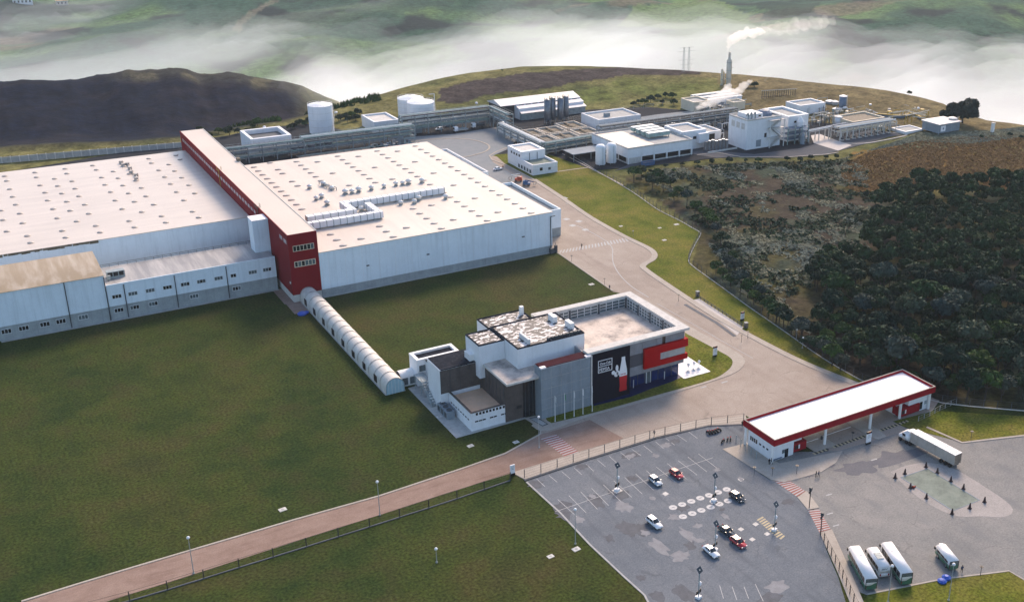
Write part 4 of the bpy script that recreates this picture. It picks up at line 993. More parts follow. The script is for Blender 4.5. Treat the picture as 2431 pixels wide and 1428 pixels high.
for k in range(7): MB().box(33.0, 33.6, -102.0+k*0.8, -101.4+k*0.8, 17.88, 19.3).build('louvre_rack', 'frame_white', of)
for (u, v) in ((1312, 760), (1352, 775)):
    c = gp(u, v, 18); MB().box(c[0]-0.6, c[0]+0.6, c[1]-1.6, c[1]+1.6, 17.88, 19.6).build('air_handler', 'plastic_white', of)
for (u, v) in ((1238, 742),):
    c = gp(u, v, 17); MB().box(c[0]-0.5, c[0]+0.5, c[1]-0.5, c[1]+0.5, 16.4, 19.0).build('air_handler', 'plastic_white', of)
# dark-roofed block
MB().box(11.5, 22.8, -93.0, -84.6, 0.0, 11.8).build('side_block_wall', 'wall_plain', of)
MB().box(11.8, 22.7, -93.1, -84.5, 11.8, 12.05).build('side_block_roof', 'dark_roof', of)
MB().box(11.5, 23.1, -93.14, -93.02, 5.0, 11.7).build('dark_cladding', 'brown_wall', of)
for k in range(5): MB().box(11.5+k*2.8, 11.56+k*2.8, -93.22, -93.14, 5.0, 11.7).build('wall_batten', 'steel_dark', of)
c = gp(1112, 835, 12)
MB().box(20.4, 22.4, -92.3, -89.0, 12.05, 13.9).build('air_handler', 'plastic_white', of)
# low block with tiled terrace
m = MB()
m.box(13.6, 28.3, -107.2, -106.85, 0, 5.2); m.box(13.6, 13.95, -106.85, -93.2, 0, 5.2); m.build('terrace_wall', 'wall_plain', of)
MB().box(13.95, 23.18, -106.85, -93.2, 0, 3.9).build('terrace_floor', 'terrace', of)
m = MB(); m.box(13.5, 23.1, -107.28, -106.75, 5.2, 5.4); m.box(13.5, 14.05, -106.75, -93.2, 5.2, 5.396); m.build('coping', 'brown_wall', of)
for k in range(9): MB().box(14.9+k*0.95, 15.5+k*0.95, -107.24, -107.19, 4.3, 5.0).build('balustrade_slot', 'black', of)
for k, w_ in enumerate((0.9, 0.9, 0.9, 0, 0.9, 0.9, 0, 0.9, 0.9, 0.9)):
    if w_: MB().box(14.6+k*1.05, 15.5+k*1.05, -107.24, -107.19, 2.4, 2.75).build('strip_window', 'glass_dark', of)
for k in range(8): MB().box(13.55, 13.6, -105.8+k*1.5, -104.9+k*1.5, 2.6, 2.95).build('strip_window', 'glass_dark', of)
sg = MB().box(26.4, 27.9, -107.36, -107.2, 0.9, 4.2).build('sign_board', 'sign_white', of)
MB().box(26.4, 27.9, -107.42, -107.36, 3.1, 4.0).build('sign_header', 'black', sg)
# small rear wing by the walkway
tray(of, 11.6, 24.2, -76.6, -71.0, 8.0, 'wall_plain', 'dark_roof', 0.9, 0.7, names=('wing_wall', 'wing_parapet', 'wing_roof'))
MB().box(12.2, 14.2, -76.68, -76.6, 4.4, 6.2).build('window', 'glass_grey', of)
MB().box(14.0, 22.0, -84.6, -76.64, 0, 7.4).build('link_wall', 'wall_plain', of)
MB().box(14.0, 22.0, -84.6, -76.64, 7.4, 7.6).build('link_roof', 'dark_roof', of)
# outside stair with railings on the left
st = thing('outside_stair', 'grey metal outside stair beside the low office block', 'stairs', (11, -92, 0))
for k in range(10):
    MB().box(10.2, 12.8, -83.0-k*0.75, -82.3-k*0.75, 4.4-k*0.45, 4.5-k*0.45).build('step', 'steel', st)
for x in (10.15, 12.75):
    m = MB().tube((x, -82.5, 5.6), (x, -90, 1.2), 0.07); m.tube((x, -82.5, 4.4), (x, -90, 0.1), 0.10)
    for k in range(5): m.tube((x, -82.5-k*1.8, 4.4-k*1.05), (x, -82.5-k*1.8, 5.6-k*1.05), 0.05)
    m.build('railing', 'steel', st)
MB().box(10.1, 12.9, -82.4, -77.5, 4.3, 4.5).build('landing', 'steel', st)
for x, y in ((10.3, -77.8), (12.6, -77.8), (10.3, -82.2), (12.6, -82.2)): MB().box(x-0.08, x+0.08, y-0.08, y+0.08, 0, 4.3).build('post', 'steel', st)
ck = thing('chiller_unit', 'row of grey cooling units behind the low office block', 'cooling unit', (12, -96, 0))
for k in range(3):
    y0 = -92.2-k*2.2
    b_ = MB().box(10.6, 12.8, y0-1.9, y0, 0.1, 2.3).build('casing', 'concrete_grey', ck)
    MB().box(10.56, 10.6, y0-1.6, y0-0.3, 0.5, 1.9).build('louvre', 'steel_dark', ck)
    MB().cyl((11.7, y0-0.95), 0.75, 2.3, 2.5, 12).build('fan_guard', 'steel_dark', ck)
tag(MB().box(8.8, 28.8, -108.2, -76, -0.05, 0.07).build('plinth_paving', 'concrete', None), 'grey paving strip round the low office block', 'paving', kind='structure')
# front plazas
sheet('plaza', g2([(1409, 963), (1500, 940), (1545, 922), (1592, 906), (1622, 893), (1624, 872), (1540, 880), (1409, 930)], 0.2), 0.20, 'plaza_blue', None, 'dark blue glossy paving under the logo wall')
sheet('plaza', [(77.45, -110.6), (86.4, -110.8), (86.4, -97.8), (78.3, -97.8)], 0.22, 'plaza_white', None, 'white paved corner terrace with small tables')
kerb_line([(77.6, -110.75), (86.5, -110.9), (86.5, -97.7)], 0.3, 0.3, 'sign_white', of)
tbl = thing('terrace_table', 'x', 'table', (0, 0, 0))
MB().lathe([(0.45, 0), (0.5, 0.05), (0.1, 0.1), (0.08, 1.2), (0.12, 1.3), (0.45, 2.2), (0.1, 2.5)], 10).build('folded_parasol', 'sign_white', tbl, True)
MB().cyl((0, 0), 0.7, 0.72, 0.78, 12).build('table_top', 'sign_white', tbl)
for (u, v, nm) in ((1634, 880, 'nearest the facade'), (1647, 876, 'in the middle'), (1659, 873, 'farthest along')):
    place(tbl, tuple(gp(u, v, 0.22)), 0, 'white table with folded parasol on the terrace, '+nm, 'tables on the white terrace')
# entrance mat with border
e0 = MB().prism(g2([(1245, 992), (1275, 985), (1320, 1010), (1290, 1020)], 0.1), 0.02, 0.19).build('entrance_path', 'pavement', None); tag(e0, 'paved entrance path with a dark border mat at the office door', 'path', kind='structure')
MB().prism(g2([(1256, 992), (1274, 988), (1302, 1006), (1288, 1011)], 0.2), 0.1, 0.20).build('border', 'steel_dark', e0)
MB().prism(g2([(1259, 993), (1273, 990), (1298, 1005), (1288, 1009)], 0.2), 0.1, 0.21).build('mat', 'concrete', e0)
# flagpoles
fp = thing('flagpole', 'x', 'flagpole', (0, 0, 0))
MB().cyl((0, 0), 0.09, 0, 7.6, 8, 0.05).build('pole', 'plastic_white', fp)
MB().lathe([(0.22, 0), (0.22, 0.15), (0.1, 0.25)], 8).build('base', 'concrete', fp)
pm('flag_cloth', (0.55, 0.58, 0.60), 0.8, 0.1, 1.0); pm('flag_green', (0.10, 0.28, 0.16), 0.8, 0.1, 1.0)
def flag_mesh(mat):
    m = MB(); n = 6
    for i in range(n):
        a = i/n*0.34; b = (i+1)/n*0.34
        m.add([(0.08+a, 0.12*math.sin(i*1.7), 7.3-1.1*a), (0.08+b, 0.12*math.sin((i+1)*1.7), 7.3-1.1*b), (0.08+b, 0.16*math.sin((i+1)*1.9+1), 5.6-1.0*b), (0.08+a, 0.16*math.sin(i*1.9+1), 5.6-1.0*a)], [(0, 1, 2, 3)])
    return m.mesh('flag', mat)
fm = [flag_mesh('flag_cloth'), flag_mesh('flag_green'), flag_mesh('flag_cloth'), flag_mesh('sign_white'), flag_mesh('flag_cloth')]
ords = ['first flagpole from the entrance path', 'second flagpole from the entrance path', 'middle flagpole of the row of five', 'fourth flagpole from the entrance path', 'last flagpole, next to the dark logo wall']
for i, (u, v) in enumerate(((1318, 1000), (1341, 994), (1363, 988), (1384, 982), (1406, 976))):
    o = place(fp, tuple(gp(u, v, 0.15)), 0.3*i, 'white '+ords[i]+' with a hanging flag', 'flagpoles in front of the grey tower')
    f_ = link_mesh('flag', fm[i], None); f_.parent = o
# ---------------------------------------------------------------- gatehouse
gx0, gx1, gy0, gy1 = 67.0, 123.2, -163.3, -151.0
gz0, gz1 = 5.2, 6.9
def gq(u, v, z): return gp(u, v, z)
gh = thing('gatehouse', 'long gatehouse canopy with flat white roof and deep red fascia over two white lodges', 'building', (95, -157, 0))
a = gq(1837, 1046, gz1); b = gq(2222, 917, gz1); c = gq(2143, 876, gz1); d = gq(1766, 994, gz1)
gx0 = (a[0]+d[0])/2; gx1 = (b[0]+c[0])/2; gy0 = (a[1]+b[1])/2; gy1 = (c[1]+d[1])/2
m = MB(); t = 0.5
m.box(gx0, gx1, gy0, gy0+t, gz0, gz1); m.box(gx0, gx1, gy1-t, gy1, gz0, gz1); m.box(gx0, gx0+t, gy0+t, gy1-t, gz0, gz1-0.004); m.box(gx1-t, gx1, gy0+t, gy1-t, gz0, gz1-0.004)
m.build('fascia', 'red_trim', gh)
m = MB(); m.box(gx0+0.05, gx1-0.05, gy0+0.05, gy0+0.35, gz1, gz1+0.1); m.box(gx0+0.05, gx0+0.35, gy0+0.35, gy1-0.35, gz1, gz1+0.096); m.box(gx1-0.35, gx1-0.05, gy0+0.35, gy1-0.35, gz1, gz1+0.096); m.box(gx0+0.05, gx1-0.05, gy1-0.35, gy1-0.05, gz1, gz1+0.1)
m.build('coping', 'pavement', gh)
MB().box(gx0+t, gx1-t, gy0+t, gy1-t, gz1-0.75, gz1-0.6).build('roof_deck', 'canopy_white', gh)
MB().box(gx0+0.2, gx1-0.2, gy0+0.2, gy1-0.2, gz0-0.15, gz0-0.02).build('soffit', 'concrete', gh)
# lodges
lw = 7.6
def lodge(x0, x1, nm):
    return MB().box(x0, x1, gy0+1.4, gy1-1.2, 0, gz0-0.15).build(nm, 'wall_plain', gh)
lodge(gx0+0.9, gx0+lw, 'lodge_wall'); MB().box(gx0+lw, gx0+lw+3.6, gy0+2.6, gy1-3.0, 0, gz0-0.15).build('lodge_wall', 'wall_plain', gh)
lodge(gx1-lw-0.6, gx1-0.8, 'lodge_wall'); MB().box(gx1-lw-3.6, gx1-lw-0.6, gy0+3.0, gy1-3.0, 0, gz0-0.15).build('lodge_wall', 'wall_plain', gh)
# red booths
def booth(x0, x1, yf, face):
    o = MB().box(x0, x1, yf, yf+3.0, 0.4, 2.7).build('booth', 'red_trim', gh)
    for k in range(3): MB().box(x0+0.5+k*0.55, x0+0.95+k*0.55, yf-0.05, yf, 1.1, 2.2).build('booth_slot', 'black' if k < 2 else 'sign_white', o)
booth(gx0+lw+0.2, gx0+lw+4.4, gy0+1.6, 1); booth(gx1-lw-3.9, gx1-lw+3.2, gy0+0.9, 1)
for k in range(4): MB().box(gx0+0.84, gx0+0.9, gy1-2.6-k*0.75, gy1-2.1-k*0.75, 2.0, 3.1).build('window', 'glass_dark', gh)
for k in range(3): MB().box(gx0+0.84, gx0+0.9, gy1-6.4-k*1.4, gy1-5.7-k*1.4, 2.3, 2.75).build('window', 'glass_dark', gh)
MB().box(gx0+4.8, gx0+5.9, gy0+1.34, gy0+1.4, 0.1, 2.4).build('door', 'glass_dark', gh)
MB().box(gx0+3.9, gx0+4.7, gy0+1.34, gy0+1.4, 1.4, 2.4).build('window', 'glass_grey', gh)
MB().box(gx1-3.9, gx1-2.9, gy0+1.34, gy0+1.4, 0.4, 2.6).build('window', 'glass_dark', gh)
MB().box(gx1-2.2, gx1-1.4, gy0+1.3, gy0+1.4, 1.6, 2.6).build('wall_unit', 'steel', gh)
# columns
for x, y in ((gx0+0.5, gy1-0.7), (gx0+0.5, gy0+1.1), (gx0+17.6, gy0+1.0), (gx0+33.2, gy0+1.0), (gx0+17.6, gy1-1.4), (gx0+33.2, gy1-1.4), (gx1-lw-3.9, gy0+1.2), (gx1-0.9, gy0+1.0)):
    MB().cyl((x, y), 0.38, 0, gz0-0.16, 12).build('column', 'plastic_white', gh)
# lanes: kerbed islands, barriers, gates
gi = MB().box(gx0+lw+5.5, gx0+20.0, gy0-0.8, gy1+1.0, 0.02, 0.2).build('traffic_island', 'pavement', None, org=Vector((gx0+14, gy0+5, 0))); tag(gi, 'kerbed island under the canopy beside the first white column', 'traffic island', kind='structure')
P = smooth([(gx0+30.5, gy1+1), (gx0+30.5, gy0-2.2), (gx0+32.5, gy0-4.3), (gx0+34.6, gy0-2.2), (gx0+34.6, gy1+1)], 5)
gi = MB().prism(P, 0.02, 0.21).build('traffic_island', 'pavement', None); tag(gi, 'kerbed island with rounded nose between the two lanes', 'traffic island', kind='structure')
def gate(x0, x1, y, label):
    g = thing('sliding_gate', label, 'gate', ((x0+x1)/2, y, 0))
    m = MB(); m.box(x0, x1, y-0.06, y+0.06, 0.25, 0.4); m.box(x0, x1, y-0.06, y+0.06, 2.3, 2.45); m.box(x0, x0+0.12, y-0.058, y+0.058, 0.4, 2.3); m.box(x1-0.12, x1, y-0.058, y+0.058, 0.4, 2.3); m.build('gate_frame', 'steel', g)
    n = int((x1-x0)/0.55)
    for k in range(1, n): MB().box(x0+k*(x1-x0)/n-0.025, x0+k*(x1-x0)/n+0.025, y-0.03, y+0.03, 0.4, 2.3).build('bar', 'steel', g)
gate(gx0+lw+4.6, gx0+17.0, gy1-2.2, 'grey barred gate across the first lane under the canopy')
gate(gx0+18.3, gx0+31.0, gy1-2.2, 'grey barred gate across the middle lane under the canopy')
gate(gx0+34.4, gx0+41.5, gy1-2.2, 'grey barred gate across the last lane under the canopy')
def barrier(x, y, ln, label, sgn=1):
    t = thing('barrier', label, 'barrier', (x, y, 0))
    MB().box(x-0.2, x+0.2, y-0.2, y+0.2, 0.1, 1.1).build('cabinet', 'steel_dark', t)
    MB().box(x, x+sgn*ln, y-0.05, y+0.05, 0.92, 1.02).build('boom', 'plastic_white', t)
barrier(gx0+18.6, gy0+3.2, 10, 'white barrier boom across the middle lane')
barrier(gx0+12.0, gy0+3.0, 5.2, 'white barrier boom across the first lane')
for i, (x0, x1) in enumerate(((gx0+lw+4.5, gx0+17.0), (gx0+18.6, gx0+30.2), (gx0+34.8, gx0+45))):
    rb = thing('speed_hump', ['striped speed hump in front of the first lane', 'striped speed hump in front of the middle lane', 'striped speed hump in front of the last lane'][i], 'speed hump', ((x0+x1)/2, gy0-1.0, 0))
    n = int((x1-x0)/0.6)
    for k in range(n): MB().box(x0+k*0.6, x0+k*0.6+0.58, gy0-1.6, gy0-0.7, 0.05, 0.13).build('hump_block', 'black' if k % 2 else 'paint_yellow', rb)
def board(name, u, v, w, h, label, cat='sign', z0=0.15, head=True, rz=0.0, z=0.1):
    p = gp(u, v, z); t = thing(name, label, cat, tuple(p))
    MB().box(p[0]-w/2, p[0]+w/2, p[1]-0.12, p[1]+0.12, z0+0.5, z0+h).build('panel', 'sign_white', t)
    MB().box(p[0]-w/2-0.02, p[0]+w/2+0.02, p[1]-0.14, p[1]+0.14, z0-0.1, z0+0.5).build('base', 'black', t)
    if head:
        MB().box(p[0]-w/2-0.02, p[0]+w/2+0.02, p[1]-0.15, p[1]+0.15, z0+h, z0+h+0.55).build('header', 'black', t)
        MB().box(p[0]-0.25, p[0]+0.25, p[1]-0.17, p[1]-0.15, z0+h+0.15, z0+h+0.4).build('emblem', 'red_paint', t)
    for k in range(3): MB().box(p[0]-w*0.3, p[0]+w*0.3, p[1]-0.135, p[1]-0.12, z0+h-0.5-k*0.35, z0+h-0.38-k*0.35).build('text_line', 'steel', t)
    return t
board('totem_sign', 2061, 1053, 1.6, 3.0, 'white totem sign on the island nose in front of the gate')
board('totem_sign', 1697, 846, 1.4, 2.8, 'white totem sign on the corner lawn by the office')
board('totem_sign', 1762, 760, 1.4, 2.4, 'white totem sign beside the fence opposite the office')
board('totem_sign', 1217, 1127, 1.2, 2.8, 'white totem sign where the car park fence meets the road', head=False)
# ---------------------------------------------------------------- vehicles
def bevel_mesh(me, wdt=0.05, seg=2):
    bm = bmesh.new(); bm.from_mesh(me)
    bmesh.ops.remove_doubles(bm, verts=bm.verts, dist=1e-4)
    es = [e for e in bm.edges if len(e.link_faces) == 2 and e.calc_face_angle(0) > 0.5]
    bmesh.ops.bevel(bm, geom=es, offset=wdt, segments=seg, affect='EDGES', clamp_overlap=True)
    bm.to_mesh(me); bm.free(); me.update()
    me.polygons.foreach_set('use_smooth', [True]*len(me.polygons))
    return me
def side_prism(P, y0, y1, taper=0.0, ztop=None):
    """profile in (x, z) pushed across y; points above ztop are pulled in by taper"""
    n = len(P)
    def yy(y, z): return y*(1-taper*(1 if ztop is not None and z > ztop else 0))
    v = [(x, yy(y0, z), z) for x, z in P]+[(x, yy(y1, z), z) for x, z in P]
    return v, [tuple(range(n)), tuple(range(2*n-1, n-1, -1))]+[(i, n+i, n+(i+1) % n, (i+1) % n) for i in range(n)]
wheel_me = None
def wheels(t, xs, yw, r, wd=0.22, rim=True):
    for x in xs:
        for s in (-1, 1):
            m = MB().tube((x, s*(yw-wd), r), (x, s*yw, r), r, 14); w_ = m.build('wheel', 'rubber', t)
            if rim: MB().tube((x, s*(yw-0.02), r), (x, s*(yw+0.01), r), r*0.62, 10).build('rim', 'chrome', w_)
def car(name, paint, kind='hatch'):
    t = thing(name, 'x', 'car', (0, 0, 0))
    L2 = 2.05 if kind == 'hatch' else 2.25
    if kind == 'sedan': P = [(-L2, .32), (-L2-.02, .72), (-L2+.1, .98), (-1.35, 1.0), (0.85, 0.98), (L2-.25, .82), (L2, .62), (L2, .32)]; cab = [(-1.55, 1.0), (-0.95, 1.43), (0.25, 1.46), (0.95, .97)]
    elif kind == 'suv': P = [(-L2, .4), (-L2-.02, .9), (-L2+.05, 1.1), (0.9, 1.08), (L2-.2, .95), (L2, .72), (L2, .4)]; cab = [(-2.0, 1.1), (-1.8, 1.66), (0.2, 1.68), (0.95, 1.08)]
    else: P = [(-L2, .32), (-L2-.02, .8), (-L2+.08, 1.0), (0.85, .98), (L2-.2, .82), (L2, .62), (L2, .32)]; cab = [(-1.95, 1.0), (-1.6, 1.46), (0.15, 1.50), (0.95, .97)]
    v, f = side_prism(P, -0.86, 0.86)
    me = MB().add(v, f).mesh('body', paint); bevel_mesh(me, 0.12, 2); body = link_mesh('body', me, t)
    v, f = side_prism(cab, -0.78, 0.78, 0.16, 1.2)
    me = MB().add(v, f).mesh('greenhouse', 'glass_dark'); bevel_mesh(me, 0.05, 1); link_mesh('greenhouse', me, t)
    (ax, az), (bx_, bz) = cab[1], cab[2]
    m = MB().add([(ax-.03, -.64, az), (bx_+.03, -.64, bz), (bx_+.03, .64, bz), (ax-.03, .64, az), (ax+.05, -.58, az+.05), (bx_-.05, -.58, bz+.05), (bx_-.05, .58, bz+.05), (ax+.05, .58, az+.05)],
               [(0, 1, 5, 4), (1, 2, 6, 5), (2, 3, 7, 6), (3, 0, 4, 7), (4, 5, 6, 7), (3, 2, 1, 0)]); m.build('roof', paint, t)
    m = MB()
    for s in (-1, 1):
        for p, q in ((cab[0], cab[1]), (cab[3], cab[2])): m.tube((p[0], s*.77, p[1]), (q[0], s*.655, q[1]), .05, 5)
        m.tube(((cab[0][0]+cab[3][0])/2-.1, s*.79, 1.0), ((cab[1][0]+cab[2][0])/2, s*.66, cab[1][1]), .04, 5)
    m.build('pillar', paint, t)
    for s in (-1, 1):
        MB().box(L2-.12, L2+.015, s*.62-.17, s*.62+.17, .58, .74).build('headlight', 'frame_white', t)
        MB().box(-L2-.03, -L2+.1, s*.66-.13, s*.66+.13, .68, .92).build('tail_light', 'red_paint', t)
        MB().box(.72, .9, s*.98-.08, s*.98+.08, .98, 1.12).build('mirror', paint, t)
    MB().box(L2-.05, L2+.02, -.5, .5, .38, .54).build('grille', 'black', t)
    MB().box(L2, L2+.03, -.25, .25, .42, .53).build('number_plate', 'frame_white', t)
    wheels(t, (-1.28, 1.32), .88, .32)
    return t
pm('paint_silver', (0.50, 0.53, 0.56), 0.3, 0.04, 1.0, metal=0.3, obj=True, coat=0.5)
pm('paint_w', (0.78, 0.79, 0.80), 0.3, 0.03, 1.0, obj=True, coat=0.5)
pm('paint_r', (0.42, 0.02, 0.03), 0.3, 0.05, 1.0, obj=True, coat=0.5)
pm('paint_k', (0.018, 0.02, 0.026), 0.25, 0.1, 1.0, obj=True, coat=0.6)
CARS = [(1556, 1142, 'paint_silver', 'hatch', 'silver hatchback parked next to the red car in the bay row', 0), (1606, 1126, 'paint_r', 'hatch', 'dark red hatchback parked in the bay row near the top of the car park', 0.05),
        (1553, 1242, 'paint_w', 'suv', 'white tall car standing alone beside the dark asphalt patches', 0.05), (1750, 1180, 'paint_k', 'hatch', 'black hatchback at the end of the painted circles', 0.1),
        (1725, 1261, 'paint_k', 'sedan', 'black saloon next to the bright red car', 0.05), (1753, 1288, 'paint_r', 'hatch', 'bright red hatchback next to the black saloon', 0.05),
        (1688, 1309, 'paint_w', 'sedan', 'white saloon parked by a lamp post base', 0.0)]
for u, v, pt, kd, lb_, da in CARS:
    t = car('parked_car', pt, kd); t.location = gp(u, v, 0.5)*1.0; t.location.z = 0.07; t.rotation_euler.z = -PI/2+da
    t['label'] = lb_; t['group'] = 'cars in the car park'
t = car('parked_car', 'paint_w', 'sedan'); p = gp(1182, 404); t.location = (p[0], p[1], 0.05); t.rotation_euler.z = 0.1; t['label'] = 'white car parked beside the small white plant office'
# coaches
pm('bus_white', (0.80, 0.78, 0.76), 0.35, 0.04, 1.0, obj=True, coat=0.3)
pm('bus_green', (0.05, 0.14, 0.085), 0.35, 0.1, 1.0, obj=True, coat=0.3)
def coach(name, L, W, H, back, side, label, rear='green', ac=False):
    t = thing(name, label, 'bus', (0, 0, 0), 'buses parked in the yard')
    h = L/2
    def shell(z0, z1, mat, nm, x0=-h, x1=h, w=W, bev=0.14):
        me = MB().box(x0, x1, -w/2, w/2, z0, z1).mesh(nm, mat); bevel_mesh(me, bev, 2); return link_mesh(nm, me, t)
    shell(0.35, 1.35, side, 'lower_body'); shell(1.25, H-0.25, 'bus_white', 'upper_body')
    shell(H-0.5, H, 'bus_white', 'roof', -h+.04, h-.04, W-.06, 0.2)
    n = int(L/1.6)
    for s in (-1, 1):
        for k in range(n):
            x0 = -h+0.8+k*(L-1.5)/n
            MB().box(x0, x0+(L-1.5)/n-0.12, s*W/2-0.02, s*W/2+0.02, 1.5, H-0.65).build('side_window', 'glass_dark', t)
        for k in range(3 if L > 10 else 1): MB().box(-h+2.5+k*2.2, -h+4.5+k*2.2, s*W/2-0.015, s*W/2+0.015, 0.5, 1.15).build('luggage_door', side, t)
        MB().box(h-0.2, h+0.25, s*(W/2+0.12)-.08, s*(W/2+0.12)+.08, H-1.2, H-0.6).build('mirror', 'black', t)
        MB().box(-h-0.02, -h+.05, s*(W/2-.25)-.15, s*(W/2-.25)+.15, .7, 1.2).build('tail_light', 'red_paint', t)
    MB().box(h-0.06, h+0.03, -W/2+.12, W/2-.12, 1.2, H-0.5).build('windscreen', 'glass_dark', t)
    MB().box(-h-0.03, -h+0.06, -W/2+.15, W/2-.15, H-1.15, H-0.45).build('rear_window', 'glass_grey' if rear == 'green' else 'sign_white', t)
    m = MB(); m.box(-h-.02, -h+.02, -W/2+.02, -W/2+.14, 0.6, H-.3); m.box(-h-.02, -h+.02, W/2-.14, W/2-.02, 0.6, H-.3); m.box(-h-.02, -h+.02, -W/2+.14, W/2-.14, H-.42, H-.3); m.build('rear_trim', 'black' if rear == 'green' else 'bus_white', t)
    if rear == 'green':
        y = -h-0.025
        m = MB().add([(y, -W/2+.16, .5), (y, W/2-.16, .5), (y, W/2-.16, 1.1), (y, W/2-.6, 1.35), (y, 0.1, 1.45), (y, -W/2+.5, 1.95), (y, -W/2+.16, 2.0)], [(0, 1, 2, 3, 4, 5, 6)]); m.build('livery_swoosh', 'bus_green', t)
    wheels(t, (-h*0.5, h*0.58), W/2+.02, .5, .3)
    if ac:
        MB().box(-1.2, 1.0, -.7, .7, H, H+.22).build('air_unit', 'concrete_pale', t)
        for k in range(4): MB().box(-1.05+k*.52, -.7+k*.52, -.55, .55, H+.22, H+.27).build('air_grille', 'steel', t)
    MB().box(2.0, 2.9, -.45, .45, H, H+.1).build('roof_hatch', 'bus_white', t)
    return t
def put_bus(t, corners, H):
    P = [gp(1700+x/3.3256, 1080+y/3.3256, H) for x, y in corners]      # front-left, front-right, rear-right, rear-left on the roof
    f_ = (P[0]+P[1])/2; r_ = (P[2]+P[3])/2; d = f_-r_
    t.location = ((f_+r_)/2).x, ((f_+r_)/2).y, 0.055
    t.rotation_euler.z = math.atan2(d.y, d.x); return d.length
def bus_len(corners, H):
    P = [gp(1700+x/3.3256, 1080+y/3.3256, H) for x, y in corners]; return ((P[0]+P[1])/2-(P[2]+P[3])/2).length
B1 = [(1045, 715), (1135, 703), (1272, 962), (1192, 972)]; B2 = [(1188, 725), (1272, 715), (1375, 868), (1300, 880)]; B3 = [(1300, 690), (1392, 668), (1560, 915), (1467, 928)]; B4 = [(1733, 705), (1812, 688), (1922, 822), (1848, 835)]
put_bus(coach('coach', bus_len(B1, 3.3), 2.5, 3.3, 1, 'bus_green', 'white coach with green sides, nearest the fenced footpath'), B1, 3.3)
put_bus(coach('coach', bus_len(B2, 3.1), 2.4, 3.1, 1, 'bus_white', 'shorter all-white bus with an air unit on its roof between two coaches', 'white', True), B2, 3.1)
put_bus(coach('coach', bus_len(B3, 3.5), 2.5, 3.5, 1, 'bus_green', 'longest white and green coach, right of the short white bus'), B3, 3.5)
put_bus(coach('minibus', bus_len(B4, 2.7), 2.2, 2.7, 1, 'bus_green', 'small white and green minibus standing apart in the yard'), B4, 2.7)
bw = [o for o in bpy.data.objects if o.parent is None and 'all-white bus' in str(o.get('label'))][0]
L_ = bus_len(B2, 3.1); m = MB()
for k, (y0, y1) in enumerate(((.85, .62), (.62, .42), (.36, .22), (.16, -.1), (-.14, -.5))):
    m.add([(-L_/2-.045, y0, 2.1), (-L_/2-.045, y0-.1, 2.1), (-L_/2-.045, y1-.12, 2.5), (-L_/2-.045, y1, 2.5)], [(0, 1, 2, 3)])
o = link_mesh('rear_logo', m.mesh('rear_logo', 'glass_dark'), bw)
# articulated lorry
pm('trailer_side', (0.42, 0.38, 0.33), 0.7, 0.12, 0.5, streak=True, dirt=(0.18, 0.13, 0.09), obj=True)
pm('trailer_top', (0.62, 0.64, 0.65), 0.5, 0.08, 0.5, obj=True, dirt=(0.5, 0.5, 0.5))
tk = thing('lorry', 'white articulated lorry with a long dirty box trailer waiting by the gate lawn', 'truck', (0, 0, 0))
TL = 13.8
MB().box(-TL, 0, -1.28, 1.28, 1.25, 3.98).build('trailer_box', 'trailer_side', tk)
MB().box(-TL-.03, .03, -1.31, 1.31, 3.98, 4.06).build('trailer_roof', 'trailer_top', tk)
for k in range(9): MB().box(-TL+.8+k*1.55, -TL+.88+k*1.55, -1.2, 1.2, 4.06, 4.1).build('roof_bow', 'trailer_side', tk)
for s in (-1, 1): MB().box(-TL-.06, -TL-.01, s*.63-.58, s*.63+.58, 1.35, 3.9).build('rear_door', 'rust_dirt', tk)
MB().box(-TL, -.6, -.5, .5, .95, 1.25).build('chassis', 'steel_dark', tk)
for x in (-TL+1.4, -TL+2.7, -TL+4.0, ):
    for s in (-1, 1): MB().tube((x, s*.75, .52), (x, s*1.26, .52), .52, 14).build('wheel', 'rubber', tk)
me = MB().box(0.5, 2.9, -1.22, 1.22, .9, 2.9).mesh('cab', 'paint_w'); bevel_mesh(me, .16, 2); link_mesh('cab', me, tk)
me = MB().box(2.6, 4.1, -1.1, 1.1, .8, 1.9).mesh('bonnet', 'paint_w'); bevel_mesh(me, .2, 2); link_mesh('bonnet', me, tk)
me = MB().add([(0.5, -1.1, 2.85), (2.6, -1.1, 2.85), (2.6, 1.1, 2.85), (.5, 1.1, 2.85), (.5, -1.0, 3.8), (1.3, -.95, 3.75), (1.3, .95, 3.75), (.5, 1.0, 3.8)], [(3, 2, 1, 0), (4, 5, 6, 7), (0, 1, 5, 4), (1, 2, 6, 5), (2, 3, 7, 6), (3, 0, 4, 7)]).mesh('wind_deflector', 'paint_w'); link_mesh('wind_deflector', me, tk)
MB().box(2.88, 2.96, -1.05, 1.05, 1.95, 2.75).build('windscreen', 'glass_dark', tk)
for s in (-1, 1): MB().box(1.7, 2.7, s*1.2-.04, s*1.2+.04, 1.9, 2.6).build('side_window', 'glass_dark', tk)
MB().box(4.08, 4.16, -.6, .6, .95, 1.7).build('grille', 'steel_dark', tk)
for x in (3.3, 0.2, 1.3):
    for s in (-1, 1): MB().tube((x, s*.8, .52), (x, s*1.24, .52), .52, 14).build('wheel', 'rubber', tk)
MB().box(-.5, 3.0, -.5, .5, .6, .95).build('frame_rail', 'steel_dark', tk)
P0 = gp(1700+1530/3.3256, 860+560/3.3256, 4.0); P1 = gp(1700+1605/3.3256, 860+520/3.3256, 4.0); Pr = (gp(1700+1905/3.3256, 860+745/3.3256, 4.0)+gp(1700+1970/3.3256, 860+725/3.3256, 4.0))/2
fr = (P0+P1)/2; dd_ = fr-Pr
tk.location = (fr.x, fr.y, 0.055); tk.rotation_euler.z = math.atan2(dd_.y, dd_.x)
